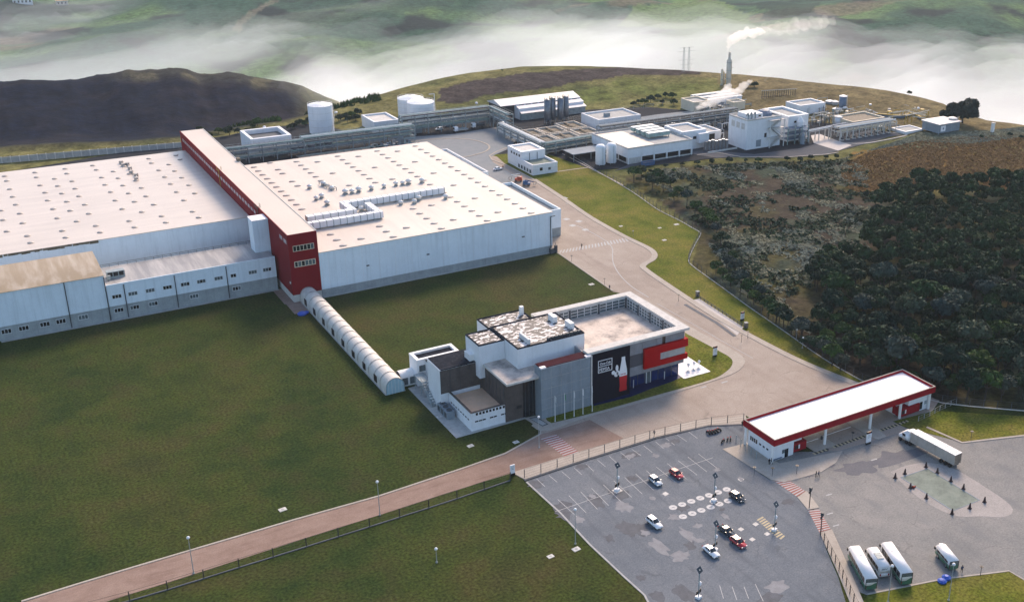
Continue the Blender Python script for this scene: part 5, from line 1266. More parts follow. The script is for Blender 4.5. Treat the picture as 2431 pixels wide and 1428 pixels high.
# small flatbed trucks of the plant
def small_truck(label, u, v, rz, dark=False):
    t = thing('plant_truck', label, 'truck', (0, 0, 0), 'trucks by the pipe rack')
    me = MB().box(1.6, 3.6, -1.15, 1.15, .7, 3.0).mesh('cab', 'paint_w'); bevel_mesh(me, .15, 1); link_mesh('cab', me, t)
    MB().box(3.58, 3.66, -.95, .95, 1.7, 2.6).build('windscreen', 'glass_dark', t)
    MB().box(-4, 1.5, -1.2, 1.2, 1.0, 1.3).build('flatbed', 'steel_dark' if dark else 'concrete_pale', t)
    for s in (-1, 1): MB().box(-4, 1.5, s*1.2-.04, s*1.2+.04, 1.3, 1.8 if not dark else 1.5).build('dropside', 'steel' if not dark else 'steel_dark', t)
    if dark: MB().tube((-3.6, 0, 1.9), (1.2, 0, 1.9), .8, 12).build('drum_load', 'steel_dark', t)
    wheels(t, (-2.6, 2.6), 1.2, .48, .3)
    p = gp(u, v); t.location = (p[0], p[1], .06); t.rotation_euler.z = rz
small_truck('white flatbed truck standing first under the pipe rack', 1093, 313, PI)
small_truck('white truck with a dark load standing second under the pipe rack', 1135, 304, PI, True)
small_truck('white truck half hidden behind the corner of the pipe rack', 1188, 300, -PI/2, True)
t = car('pickup', 'paint_w', 'hatch'); p = gp(1043, 309); t.location = (p[0], p[1], .06); t.rotation_euler.z = PI; t['label'] = 'small white pickup left of the flatbed trucks'
# boom lifts by the plant office
def lift(name, label, u, v, rz, mat, boom):
    t = thing(name, label, 'boom lift', (0, 0, 0), 'boom lifts parked on the service road')
    me = MB().box(-1.6, 1.6, -1.0, 1.0, .5, 1.5).mesh('chassis', mat); bevel_mesh(me, .1, 1); link_mesh('chassis', me, t)
    me = MB().box(-1.5, .6, -.9, .9, 1.5, 2.3).mesh('turret', mat); bevel_mesh(me, .1, 1); link_mesh('turret', me, t)
    m = MB().tube((-1.0, 0, 2.2), (3.2, 0, 2.9 if boom else 2.0), .22, 6); m.tube((3.2, 0, 2.9 if boom else 2.0), (-.6, 0, 3.6 if boom else 2.6), .18, 6); m.build('boom', mat if not boom else 'tank_cap', t)
    m = MB()
    for x in (3.1, 4.3):
        for y in (-.7, .7): m.tube((x, y, .9), (x, y, 2.0), .05, 4)
    m.box(3.1, 4.3, -.7, .7, .85, .95); m.path([(3.1, -.7, 2), (4.3, -.7, 2), (4.3, .7, 2), (3.1, .7, 2), (3.1, -.7, 2)], .05, 4); m.build('basket', 'steel_dark', t)
    wheels(t, (-1.1, 1.1), 1.15, .45, .3)
    p = gp(u, v); t.location = (p[0], p[1], .06); t.rotation_euler.z = rz
lift('boom_lift', 'orange-red boom lift with raised white boom', 1231, 431, PI-0.6, 'lift_red', True)
lift('boom_lift', 'blue boom lift behind the orange-red one', 1250, 441, -0.7, 'blue_bin', False)
# motorcycles
def motorbike():
    t = thing('motorcycle', 'x', 'motorcycle', (0, 0, 0))
    for x in (-.65, .68): MB().tube((x, -.06, .3), (x, .06, .3), .3, 12).build('wheel', 'rubber', t)
    MB().tube((-.5, 0, .75), (.35, 0, .72), .17, 6).build('body', 'black', t)
    me = MB().box(-.75, .1, -.14, .14, .76, .88).mesh('seat', 'black'); bevel_mesh(me, .04, 1); link_mesh('seat', me, t)
    m = MB().tube((.68, 0, .3), (.4, 0, 1.05), .05); m.tube((.4, -.35, 1.08), (.4, .35, 1.08), .03); m.build('handlebar', 'chrome', t)
    me = MB().box(.0, .38, -.15, .15, .74, .98).mesh('fuel_tank', 'paint_r'); bevel_mesh(me, .05, 1); link_mesh('fuel_tank', me, t)
    MB().box(-.3, .3, -.14, .14, .28, .62).build('engine', 'steel_dark', t)
    return t
mb_ = motorbike()
for i, (u, v) in enumerate(((1681, 1030), (1687, 1029), (1693, 1028), (1699, 1026), (1705, 1023))):
    p = gp(u, v); place(mb_, (p[0], p[1], .07), PI/2+0.15*i, 'motorcycle, %s of the row by the curved kerb' % ('first', 'second', 'third', 'fourth', 'last')[i], 'motorcycles by the gatehouse')
for i, (u, v) in enumerate(((1716, 1050), (1727, 1046), (1734, 1045))):
    p = gp(u, v); place(mb_, (p[0], p[1], .07), 0.4+0.3*i, 'motorcycle in the small group by the lodge fence, %s' % ('nearest the car park', 'middle one', 'nearest the lodge')[i], 'motorcycles by the gatehouse')

# ---------------------------------------------------------------- people
pm('skin', (0.25, 0.14, 0.09), 0.7, 0.05, 2.0); pm('cloth_dark', (0.015, 0.016, 0.022), 0.9, 0.15, 3.0); pm('cloth_grey', (0.09, 0.09, 0.10), 0.9, 0.15, 3.0); pm('cloth_blue', (0.03, 0.05, 0.11), 0.9, 0.15, 3.0); pm('cloth_orange', (0.35, 0.10, 0.03), 0.9, 0.1, 3.0); pm('hair', (0.01, 0.008, 0.007), 0.8, 0.1, 3.0)
def person_mesh(shirt, trousers, stride=0.0, bend=0.0):
    J = {'pel': (0, 0, .95, .15), 'wai': (.0, 0, 1.08, .135), 'che': (.02, 0, 1.32, .165), 'nec': (.02, 0, 1.47, .065), 'hd1': (.03, 0, 1.58, .085), 'hd2': (.03, 0, 1.68, .10), 'hd3': (.02, 0, 1.76, .06)}
    E_ = [('pel', 'wai'), ('wai', 'che'), ('che', 'nec'), ('nec', 'hd1'), ('hd1', 'hd2'), ('hd2', 'hd3')]
    for s, k in ((1, 'l'), (-1, 'r')):
        f = s*stride
        J.update({k+'hip': (0, s*.10, .88, .105), k+'kne': (f*.22+.03, s*.11, .49, .065), k+'ank': (f*.36-.03, s*.11, .09, .045), k+'toe': (f*.36+.15, s*.12, .04, .04),
                  k+'sho': (.0, s*.20, 1.40, .07), k+'elb': (-f*.14-.02, s*.27, 1.13, .05), k+'wri': (-f*.22+.08, s*.26, .89, .035), k+'hnd': (-f*.25+.12, s*.25, .80, .04)})
        E_ += [('pel', k+'hip'), (k+'hip', k+'kne'), (k+'kne', k+'ank'), (k+'ank', k+'toe'), ('che', k+'sho'), (k+'sho', k+'elb'), (k+'elb', k+'wri'), (k+'wri', k+'hnd')]
    names = list(J); me = bpy.data.meshes.new('body')
    me.from_pydata([J[n][:3] for n in names], [(names.index(a), names.index(b)) for a, b in E_], [])
    o = bpy.data.objects.new('tmp', me); COL.objects.link(o)
    o.modifiers.new('s', 'SKIN'); sb = o.modifiers.new('b', 'SUBSURF'); sb.levels = 1; sb.render_levels = 1
    sv = me.skin_vertices[0].data
    for i, n in enumerate(names): sv[i].radius = (J[n][3], J[n][3]); sv[i].use_root = (n == 'pel')
    dg = bpy.context.evaluated_depsgraph_get(); r = bpy.data.meshes.new_from_object(o.evaluated_get(dg)); bpy.data.objects.remove(o)
    r.materials.clear()
    for mt in (shirt, trousers, 'skin', 'hair', 'black'): r.materials.append(MT(mt))
    for p in r.polygons:
        z = p.center.z; y = abs(p.center.y)
        p.material_index = 4 if z < .1 else 1 if z < .98 and y < .215 else 2 if (z < .92 and y >= .215) else 0 if z < 1.48 else 3 if (z > 1.68 or (z > 1.58 and p.center.x < .0)) else 2
        p.use_smooth = True
    r.name = 'body'
    return r
PM = [person_mesh('cloth_dark', 'cloth_dark'), person_mesh('cloth_grey', 'cloth_dark', .9), person_mesh('cloth_blue', 'cloth_dark', .5), person_mesh('cloth_orange', 'cloth_blue', .2)]
def person(u, v, k, rz, label, z=.16):
    p = gp(u, v, z); o = link_mesh('person', PM[k], None, tuple(p), rz); tag(o, label, 'person', 'people on the site')
person(1937, 1132, 0, 2.0, 'person in dark clothes standing on the yard, left of a pair', .06); person(1943, 1131, 2, -1.2, 'person in dark blue top standing on the yard, right of a pair', .06)
person(1826, 1102, 0, 1.0, 'person in black standing by the lodge bench'); person(1831, 1101, 1, 2.2, 'person in grey top beside the lodge bench')
person(1553, 1034, 1, -2.6, 'person in grey walking on the fenced footpath'); person(1447, 687, 2, -2.0, 'person walking on the road edge behind the office', .06)
person(2283, 1357, 2, 1.0, 'person standing behind the minibus', .06); person(1762, 1012, 0, .4, 'person in black at the lodge corner by the car park', .1)
person(1194, 401, 3, .6, 'person in orange top by the white car', .06); person(1704, 350, 0, .2, 'person on the service road by the fenced tanks', .1)
person(1381, 588, 1, .8, 'person crossing on the striped crossing', .1)
# ---------------------------------------------------------------- utility plant
def at_uy(u, y, z=0.0):
    """point at height z and depth y seen in picture column u"""
    lo, hi = -300.0, 1500.0
    for _ in range(50):
        mid = (lo+hi)/2
        if gp(u, mid, z)[1] > y: lo = mid
        else: hi = mid
    return gp(u, mid, z)
def px_box(z, pts):
    P = [gp(u, v, z) for u, v in pts]
    return min(p[0] for p in P), max(p[0] for p in P), min(p[1] for p in P), max(p[1] for p in P)
def rack(label, p0, p1, wid, levels, spacing=7.0, pipes=5, pmat='steel_green', post='steel', base=0.0, rails=True, seed=1, rmin=.2, rmax=.46):
    rnd = random.Random(seed)
    p0, p1 = Vector((*p0, 0)), Vector((*p1, 0)); d = p1-p0; L = d.length; d.normalize(); n = Vector((-d.y, d.x, 0))
    t = thing('pipe_rack', label, 'pipe rack', tuple((p0+p1)/2), 'pipe racks of the plant')
    k = max(1, round(L/spacing)); top = max(levels)
    for i in range(k+1):
        c = p0+d*(L*i/k)
        for s in (-1, 1):
            q = c+n*(wid/2*s); MB().obox((q.x, q.y), math.atan2(d.y, d.x), .38, .38, base, top).build('post', post, t)
        for z in levels:
            MB().obox((c.x, c.y), math.atan2(d.y, d.x), .25, wid+.5, z-.28, z).build('crossbeam', post, t)
    for z in levels:
        for s in (-1, 1):
            a, b = p0+n*(wid/2+.12)*s, p1+n*(wid/2+.12)*s
            MB().tube((a.x, a.y, z-.15), (b.x, b.y, z-.15), .14, 4).build('side_beam', post, t)
        for j in range(pipes):
            r = rnd.uniform(rmin, rmax); off = (-wid/2+.4+(wid-.8)*(j+.5)/pipes)
            a, b = p0+n*off, p1+n*off
            MB().tube((a.x, a.y, z+r), (b.x, b.y, z+r), r, 7).build('pipe', rnd.choice([pmat, 'steel_dark', 'tank_cap', pmat, 'steel']), t)
    if rails:
        for s in (-1, 1):
            a, b = p0+n*(wid/2+.1)*s, p1+n*(wid/2+.1)*s
            MB().tube((a.x, a.y, top+1.1), (b.x, b.y, top+1.1), .05, 4).build('handrail', post, t)
            m = MB()
            for i in range(int(L/2.4)+1): q = a+d*(i*2.4); m.tube((q.x, q.y, top), (q.x, q.y, top+1.1), .04, 4)
            m.build('handrail_frame', post, t)
    return t
rack('long low pipe rack behind the red spine and the warehouse', (12, 178.5), (58, 178.5), 5.0, (2.6, 5.0, 7.4), 7, 6, seed=2)
rack('pipe rack with walkway in front of the single white tank', (58, 180), (114, 180), 6.0, (2.6, 5.2, 7.8), 8, 6, seed=3)
rack('tall pipe rack over the parked trucks', (112, 190.5), (161, 190.5), 4.6, (3.4, 5.6, 7.8, 9.8), 7, 5, seed=4)
rack('short pipe bridge turning toward the viewer at the end of the tall rack', (163.5, 192), (163.5, 170), 4.4, (5.2, 7.2, 9.6), 7, 5, seed=5)
rack('pipe rack running toward the small plant office', (157.5, 168), (157.5, 122), 4.0, (2.2, 4.2, 6.0), 8, 5, 'tank_cap', seed=6)
rack('low pipe rack between the basins and the compressor building', (158, 123), (194, 126), 4.4, (1.6, 3.6, 5.4), 6, 6, seed=7)
rack('long pipe rack from the compressor building to the tall process building', (194, 130), (281, 130), 5.0, (3.4, 5.6, 8.0), 8, 7, 'steel_dark', 'steel', seed=8)
rack('pipe rack raised over the pale forecourt', (288, 79), (318, 82), 2.6, (5.4,), 8, 3, 'tank_cap', 'concrete_pale', rails=False, seed=9, rmin=.3, rmax=.4)
rack('yellowish pipe rack above the row of pumps at the right end', (304, 75.0), (344, 75.0), 7.0, (4.6, 6.4), 4.5, 6, 'frame_cream', 'concrete_pale', rails=False, seed=10)
# pumps and tall vessels under the right rack
pv = thing('pump_skid', 'x', 'pump', (0, 0, 0))
MB().box(-1.0, 1.0, -.9, .9, 0, .3).build('plinth', 'concrete_pale', pv); MB().tube((-.8, 0, 1.0), (.8, 0, 1.0), .55, 10).build('motor', 'steel_dark', pv)
MB().tube((.3, 0, 1.0), (.3, 0, 4.6), .25, 8).build('riser_pipe', 'tank_cap', pv)
for k in range(9): place(pv, (306+k*4.2, 72.4, .1), PI/2, 'pump with a white riser, %s in the row under the right rack' % ('first', 'second', 'third', 'fourth', 'fifth', 'sixth', 'seventh', 'eighth', 'ninth')[k], 'pumps under the right rack')
# cooling cells in front of the left rack
cc_ = thing('cooling_cell', 'x', 'cooling cell', (0, 0, 0))
MB().cyl((0, 0), 1.8, 0, 3.0, 14).build('drum', 'silo', cc_); MB().lathe([(2.0, 3.0), (2.1, 3.5), (1.5, 3.6), (1.3, 3.3)], 14).build('fan_ring', 'sign_white', cc_); MB().cyl((0, 0), .5, 3.0, 3.6, 8).build('fan_hub', 'steel_dark', cc_)
for k, (x, y) in enumerate(((890, 985), (1045, 965), (1205, 938), (1360, 912), (1520, 892))):
    p = gp(580+x/7.597, 220+y/7.597, 4.0); place(cc_, (p[0], p[1], 1.4), 0, 'grey cooling drum with white fan ring, %s from the red spine' % ('first', 'second', 'third', 'fourth', 'fifth')[k], 'cooling drums behind the warehouse')
cd_ = thing('cooler_deck', 'dark steel deck with posts that carries the cooling drums', 'platform', (75, 170, 0))
pA_, pB_ = gp(690, 352, 1.4), gp(845, 330, 1.4)
MB().box(pA_[0]-2, pB_[0]+3, 166, 174, 1.1, 1.4).build('deck', 'steel_dark', cd_)
for k in range(12): MB().box(pA_[0]-2+k*4.2, pA_[0]-1.75+k*4.2, 166, 166.3, 0, 3.0).build('post', 'steel', cd_)
MB().tube((pA_[0]-2, 166.1, 3.0), (pB_[0]+6, 166.1, 3.0), .18, 6).build('handrail', 'steel_green', cd_)
rnd = random.Random(11)
sk = thing('pump_group', 'crowd of small dark pumps and vessels behind the warehouse roof edge', 'pumps', (100, 165, 0))
for k in range(26):
    x = 84+rnd.random()*26; y = 162+rnd.random()*15
    MB().cyl((x, y), rnd.uniform(.4, 1.0), 0, rnd.uniform(1.2, 3.4), 9).build('vessel', rnd.choice(['steel_dark', 'steel', 'tank_blue', 'concrete_grey']), sk)
for k in range(10):
    x = 84+rnd.random()*26; y = 162+rnd.random()*15
    MB().path([(x, y, 0), (x, y, 3+rnd.random()*2), (x+rnd.uniform(2, 6), y, 3.4)], .16, 6).build('pipe', rnd.choice(['steel_green', 'steel', 'steel_rust']), sk)
# big white tanks
def tank(label, x, y, r, h, cone=1.6, bands=3, group='white storage tanks', ladder_=True, mat='tank_white'):
    t = thing('storage_tank', label, 'tank', (x, y, 0), group)
    MB().cyl((x, y), r, 0, h, 40, cap=False).build('shell', mat, t, True)
    MB().lathe([(r+.12, 0), (r+.12, .15), (r*.5, cone*.6+.1), (.05, cone)], 40, (x, y, h)).build('roof', 'tank_white', t)
    for k in range(bands):
        z = h*(k+1)/(bands+1); MB().cyl((x, y), r+.10, z, z+.18, 40).build('stiffener_band', 'tank_cap', t)
    m = MB(); n = 28
    for i in range(n):
        a = 2*PI*i/n; b = 2*PI*(i+1)/n
        m.tube((x+r*math.cos(a), y+r*math.sin(a), h), (x+r*math.cos(a), y+r*math.sin(a), h+1.0), .05, 4)
        m.tube((x+r*math.cos(a), y+r*math.sin(a), h+1.0), (x+r*math.cos(b), y+r*math.sin(b), h+1.0), .05, 4)
    m.build('guard_rail', 'tank_cap', t)
    for i in range(12):
        a = 2*PI*i/12; MB().tube((x+r*math.cos(a), y+r*math.sin(a), h+.18), (x, y, h+cone+.05), .06, 4).build('roof_rib', 'concrete_pale', t)
    if ladder_:
        m = MB(); n = 26
        for i in range(n):
            a = -1.2+1.5*i/n; b = -1.2+1.5*(i+1)/n; za, zb_ = h*i/n, h*(i+1)/n
            m.tube((x+(r+.7)*math.cos(a), y+(r+.7)*math.sin(a), za+1), (x+(r+.7)*math.cos(b), y+(r+.7)*math.sin(b), zb_+1), .06, 4)
            m.box(x+(r+.35)*math.cos(a)-.35, x+(r+.35)*math.cos(a)+.35, y+(r+.35)*math.sin(a)-.2, y+(r+.35)*math.sin(a)+.2, za, za+.08)
        m.build('spiral_stair', 'concrete_pale', t)
    return t
def tank_h(x, y, u, v):
    lo, hi = 0.0, 60.0
    for _ in range(40):
        mid = (lo+hi)/2; q = RM @ np.array([x-CAM[0], y-CAM[1], mid-CAM[2]])
        if q[1]/q[2]*F_PX+PPY > v: lo = mid
        else: hi = mid
    return mid
p = at_uy(765, 218); tank('single tall white storage tank with railing standing alone', p[0], 218, 6.2, tank_h(p[0], 218, 765, 249))
p = at_uy(977, 226); tank('white storage tank behind its twin, with a conical roof', p[0], 226, 7.0, tank_h(p[0], 226, 977, 233), 2.0, 4)
p = at_uy(1001, 213); tank('white storage tank in front of its twin, with ribs on the roof', p[0], 213, 7.2, tank_h(p[0], 213, 1001, 242), 1.6, 4)
m = MB(); p = at_uy(1034, 212); m.path([(p[0], 212, 0), (p[0], 212, 15), (p[0]-3, 212, 15)], .18); tag(m.build('vent_mast', 'tank_cap', None), 'thin white pipe mast beside the twin tanks', 'pipe')
# parapet-roofed buildings
def flat_bld(label, box, z, deck='concrete', wall='wall_plain', t_=.6, dep=.9, name='plant_building', base=0.0, extra=None):
    x0, x1, y0, y1 = box; th = thing(name, label, 'building', ((x0+x1)/2, (y0+y1)/2, base))
    tray(th, x0, x1, y0, y1, z, wall, deck, t_, dep)
    return th
hut = flat_bld('small white open-topped hut behind the low pipe rack', (36, 55, 186, 206), 8.6, 'steel_dark', t_=1.4, dep=2.2)
h2 = flat_bld('white flat hut with overhanging roof between the tanks', px_box(6.0, [(862, 275), (916, 266), (905, 288)]), 6.0, 'concrete_pale', t_=.8)
h3 = flat_bld('low white control hut beside the roundabout rack', px_box(4.0, [(945, 297), (985, 288), (978, 300)]), 4.0, 'concrete_grey', 'concrete_grey')
po = thing('plant_office', 'small two-storey white office beside the service road', 'building', (141, 105, 0))
tray(po, 136.6, 149.4, 93.0, 110.0, 4.9, 'wall_plain', 'seal_green', .5, 1.0)
MB().box(136.5, 149.5, 92.9, 110.1, 2.5, 2.54).build('storey_line', 'concrete', po)
tray(po, 136.8, 149.2, 104.6, 118.6, 8.3, 'wall_plain', 'concrete_pale', 1.2, .7, names=('upper_wall', 'upper_parapet', 'upper_roof'))
for k in range(4): MB().box(136.7, 136.8, 106.0+k*2.6, 107.2+k*2.6, 5.6, 6.7).build('window', 'glass_dark', po)
for k in range(5): MB().box(136.5, 136.6, 94.6+k*2.8, 96.2+k*2.8, .6, 2.2).build('window', 'glass_grey', po)
MB().box(140.2, 141.6, 92.9, 93.0, 1.8, 3.2).build('window', 'glass_dark', po); MB().box(144.6, 145.8, 92.9, 93.0, 1.6, 2.8).build('window', 'glass_grey', po)
for k in range(2): MB().tube((141+k*4, 104.4, 4.0), (141+k*4, 104.4, 7.4), .12).build('drain_pipe', 'steel_dark', po)
b2 = flat_bld('long low white building behind the basins, with grey roof', (205.5, 232, 150, 168), 6.2, 'concrete')
MB().box(214, 217, 157, 159, 5.3, 7.2).build('roof_unit', 'concrete_grey', b2)
cb = thing('compressor_building', 'white plant hall with a sand-coloured roof half and green coolers on the other half', 'building', (203, 104, 0))
MB().box(184.3, 221.5, 87.5, 121, 3.0, 7.2).build('wall', 'wall_plain', cb)
MB().box(184.6, 221.2, 87.8, 120.8, 0, 3.0).build('lower_wall', 'concrete_pale', cb)
for k in range(6): MB().box(184.4+k*7.35, 184.9+k*7.35, 87.42, 87.9, 0, 3.0).build('column', 'plastic_white', cb)
for k in range(5): 
    if k != 0: MB().box(185.1+k*7.35, 191.4+k*7.35, 87.72, 87.8, .7, 2.95).build('window', 'glass_dark', cb)
for k in range(4): MB().box(184.52, 184.6, 89.5+k*7.6, 95.9+k*7.6, .7, 2.95).build('window', 'glass_dark', cb)
m = MB(); t_ = .5
m.box(184.2, 221.6, 87.4, 87.9, 7.2, 8.0); m.box(184.2, 221.6, 120.6, 121.1, 7.2, 8.0); m.box(184.2, 184.7, 87.9, 120.6, 7.2, 7.996); m.box(221.1, 221.6, 87.9, 120.6, 7.2, 7.996); m.build('parapet', 'concrete_pale', cb)
MB().box(184.7, 201, 87.9, 120.6, 7.2, 7.3).build('roof', 'roof_spine', cb); MB().box(201, 221.1, 87.9, 120.6, 7.2, 7.28).build('roof_deck', 'concrete', cb)
for k in range(4):
    y = 99+k*4.6; o = MB().box(203.5, 216, y, y+2.6, 8.2, 10.0).build('cooler', 'steel_green', cb)
    MB().box(203.4, 216.1, y-.1, y+2.7, 10.0, 10.25).build('cooler_top', 'frame_white', o)
    for j in range(4): MB().box(204+j*3.8, 204.3+j*3.8, y+.2, y+.5, 7.28, 8.2).build('cooler_leg', 'steel', o)
wc = flat_bld('white cube building behind the plant hall with a tray roof', (221.5, 236, 96, 112), 9.4, 'concrete', t_=1.0)
MB().box(228, 230, 95.9, 96, 5.0, 6.4).build('window', 'glass_dark', wc)
MB().box(230, 236.1, 93.5, 96, 3.2, 8.0).build('stair_wall', 'wall_plain', wc)
for k, (x, y) in enumerate(((172.5, 93.0), (178.6, 93.2))):
    t = thing('process_tank', ('slim white tank with domed top, left of a pair', 'slim white tank with domed top, right of a pair')[k], 'tank', (x, y, 0), 'pair of slim white tanks')
    MB().lathe([(2.3, .6), (2.4, .8), (2.4, 8.6), (2.2, 9.3), (1.5, 9.9), (.4, 10.2)], 24, (x, y, 0)).build('shell', 'tank_white', t, True)
    for a in (.8, 2.4, 3.9, 5.5): MB().box(x+1.7*math.cos(a)-.2, x+1.7*math.cos(a)+.2, y+1.7*math.sin(a)-.2, y+1.7*math.sin(a)+.2, 0, .8).build('leg', 'steel', t)
    MB().tube((x-.2, y-2.5, .5), (x-.2, y-2.5, 9.0), .09).build('drain_pipe', 'steel', t)
bn = thing('waste_skip', 'blue steel waste skip at the corner of the plant hall', 'skip', (0, 0, 0))
me = MB().add([(-3, -1.1, .2), (3, -1.1, .2), (3, 1.1, .2), (-3, 1.1, .2), (-3.3, -1.2, 2.0), (3.3, -1.2, 2.0), (3.3, 1.2, 2.0), (-3.3, 1.2, 2.0)], [(3, 2, 1, 0), (0, 1, 5, 4), (1, 2, 6, 5), (2, 3, 7, 6), (3, 0, 4, 7)]).mesh('hopper', 'blue_bin'); link_mesh('hopper', me, bn)
for k in range(5): MB().box(-2.8+k*1.4, -2.65+k*1.4, -1.26, -1.1, .3, 1.95).build('rib', 'blue_bin', bn)
MB().box(-3.2, 3.2, -1.1, 1.1, 1.5, 1.55).build('load', 'patch_dark', bn)
p = gp(1538, 393); bn.location = (p[0], p[1], .05)
sc_ = thing('tank_pen', 'grey fenced pen of upright cylinders beside the plant hall', 'tanks', (240, 88, 0))
for k in range(7): MB().cyl((232+k*1.9, 90.5-k*.35), .85, 0, 4.6+.3*(k % 3), 12).build('cylinder', 'stainless', sc_)
MB().box(230, 248, 85.5, 86.0, 0, .8).build('low_wall', 'concrete_pale', sc_)
gr = flat_bld('low garage with open dark bays and flat grey roof', (231, 253, 106, 120), 4.6, 'concrete', 'wall_plain')
for k in range(2): MB().box(233+k*9, 240+k*9, 105.92, 106, 0, 3.4).build('open_bay', 'black', gr)
# shed with tiered white roof
sh_ = thing('storage_shed', 'long storage shed with a tiered white roof and open dark gable', 'building', (195, 200, 0))
x0, x1 = 172.0, 222.0
def slope(y0, z0, y1, z1, xa, xb, nm, mat='roof_shed', th=.25):
    MB().add([(xa, y0, z0), (xb, y0, z0), (xb, y1, z1), (xa, y1, z1), (xa, y0, z0-th), (xb, y0, z0-th), (xb, y1, z1-th), (xa, y1, z1-th)], [(0, 1, 2, 3), (7, 6, 5, 4), (0, 4, 5, 1), (1, 5, 6, 2), (2, 6, 7, 3), (3, 7, 4, 0)]).build(nm, mat, sh_)
slope(197.5, 7.6, 206, 9.6, x0, x1, 'roof'); slope(214.5, 7.4, 206, 9.6, x0, x1, 'roof'); slope(193.6, 6.0, 197.3, 7.0, x0+9, x1, 'roof'); slope(190.4, 4.0, 193.4, 4.9, x0+9, x1, 'roof')
MB().box(x0+9, x1-.3, 197.3, 214, 0, 7.3).build('wall', 'wall_plain', sh_); MB().box(x0+9.2, x1-.3, 193.5, 197.3, 0, 5.8).build('wall', 'wall_plain', sh_); MB().box(x0+9.4, x1-.5, 191, 193.5, 0, 3.8).build('wall', 'steel', sh_)
MB().box(x0+.4, x0+9, 199, 213, 0, 7).build('open_bay', 'shed_dark', sh_)
m = MB().add([(x0, 197.5, 7.4), (x0, 206, 9.4), (x0, 214.5, 7.2)], [(0, 1, 2)]); m.build('gable', 'roof_shed', sh_)
for k in range(9): MB().box(x0+11+k*4.2, x0+14+k*4.2, 197.2, 197.3, 7.05, 7.3).build('clerestory', 'black', sh_)
# silos
for k, u in enumerate((1300, 1312, 1331, 1343)):
    p = at_uy(u, 178+(k % 2)*2.4); h = 13.5
    t = thing('silo', 'dark steel silo with yellow top rail, %s of four' % ('first', 'second', 'third', 'last')[k], 'silo', (p[0], p[1], 0), 'dark silos by the shed')
    MB().lathe([(1.0, 1.2), (1.75, 2.6), (1.75, h-.6), (.6, h)], 20, (p[0], p[1], 0)).build('shell', 'silo', t, True)
    for a in (.8, 2.4, 3.9, 5.5): MB().tube((p[0]+1.5*math.cos(a), p[1]+1.5*math.sin(a), 0), (p[0]+1.5*math.cos(a), p[1]+1.5*math.sin(a), 3), .14).build('leg', 'steel', t)
    m = MB()
    for i in range(10):
        a = 2*PI*i/10; b = 2*PI*(i+1)/10; q = (p[0]+1.7*math.cos(a), p[1]+1.7*math.sin(a)); q2 = (p[0]+1.7*math.cos(b), p[1]+1.7*math.sin(b))
        m.tube((*q, h-.6), (*q, h+.6), .06, 4); m.tube((*q, h+.6), (*q2, h+.6), .06, 4)
    m.build('guard_rail', 'yellow_steel', t)
# treatment basins
bs_ = thing('treatment_basin', 'concrete treatment basins with rusty walkways between the pipe racks', 'basin', (180, 150, 0))
for (xa, xb, ya, yb_) in ((162, 174, 150, 163), (175, 187, 150, 163), (162, 174, 134, 148), (175, 187, 134, 148), (189, 201, 140, 152), (189, 201, 154, 168)):
    m = MB(); w_ = .6
    m.box(xa, xb, ya, ya+w_, 0, 2.6); m.box(xa, xb, yb_-w_, yb_, 0, 2.6); m.box(xa, xa+w_, ya+w_, yb_-w_, 0, 2.596); m.box(xb-w_, xb, ya+w_, yb_-w_, 0, 2.596); q = m.build('basin_wall', 'chimney', bs_)
    MB().box(xa+w_, xb-w_, ya+w_, yb_-w_, .4, 1.7).build('sludge', 'steel_rust', q)
    m = MB()
    for i in range(6): m.tube((xa+i*(xb-xa)/5, ya, 2.6), (xa+i*(xb-xa)/5, ya, 3.7), .05, 4); m.tube((xa+i*(xb-xa)/5, yb_, 2.6), (xa+i*(xb-xa)/5, yb_, 3.7), .05, 4)
    m.tube((xa, ya, 3.7), (xb, ya, 3.7), .05, 4); m.tube((xa, yb_, 3.7), (xb, yb_, 3.7), .05, 4); m.build('railing', 'steel_rust', q)
    MB().box((xa+xb)/2-.6, (xa+xb)/2+.6, ya+w_, yb_-w_, 2.3, 2.5).build('walkway', 'steel_rust', q)
sd_ = thing('open_shelter', 'dark open shelter with a flat grey roof beside the slim tanks', 'shelter', (174, 108, 0))
MB().box(164, 184, 104, 114, 3.4, 3.7).build('roof', 'concrete_grey', sd_)
for x in (164.5, 174, 183.5): MB().box(x-.15, x+.15, 104.2, 104.5, 0, 3.4).build('post', 'steel', sd_)
MB().box(165, 183, 112, 113.8, 0, 3.4).build('back_wall', 'shed_dark', sd_)
# tall white process building with zigzag stair
tp = thing('process_building', 'tall white process building with a zigzag outside stair', 'building', (261, 88, 0))
MB().box(250, 271.6, 81, 96, 0, 14.6).build('wall', 'wall_plain', tp)
m = MB(); m.box(249.9, 271.7, 80.9, 81.4, 14.6, 15.4); m.box(249.9, 271.7, 95.6, 96.1, 14.6, 15.4); m.box(249.9, 250.4, 81.4, 95.6, 14.6, 15.396); m.box(271.2, 271.7, 81.4, 95.6, 14.6, 15.396); m.build('parapet', 'concrete_pale', tp)
MB().box(250.4, 271.2, 81.4, 95.6, 14.6, 14.7).build('roof', 'concrete', tp)
MB().box(253, 262, 84, 93, 14.7, 17.0).build('roof_room', 'wall_plain', tp); MB().box(259.2, 260.8, 83.9, 84, 15.4, 16.2).build('window', 'glass_dark', tp)
for k in range(3):
    MB().path([(251.5+k*2.2, 82.4, 14.7), (251.5+k*2.2, 82.4, 18.0), (251.9+k*2.2, 83.2, 18.3), (251.9+k*2.2, 84.4, 16.5)], .32, 8).build('vent_stack', 'steel', tp)
MB().lathe([(4.2, 0), (4.0, 1.2), (2.4, 2.3), (.6, 2.9)], 14, (267, 89, 14.7)).build('roof_net', 'tank_blue', tp)
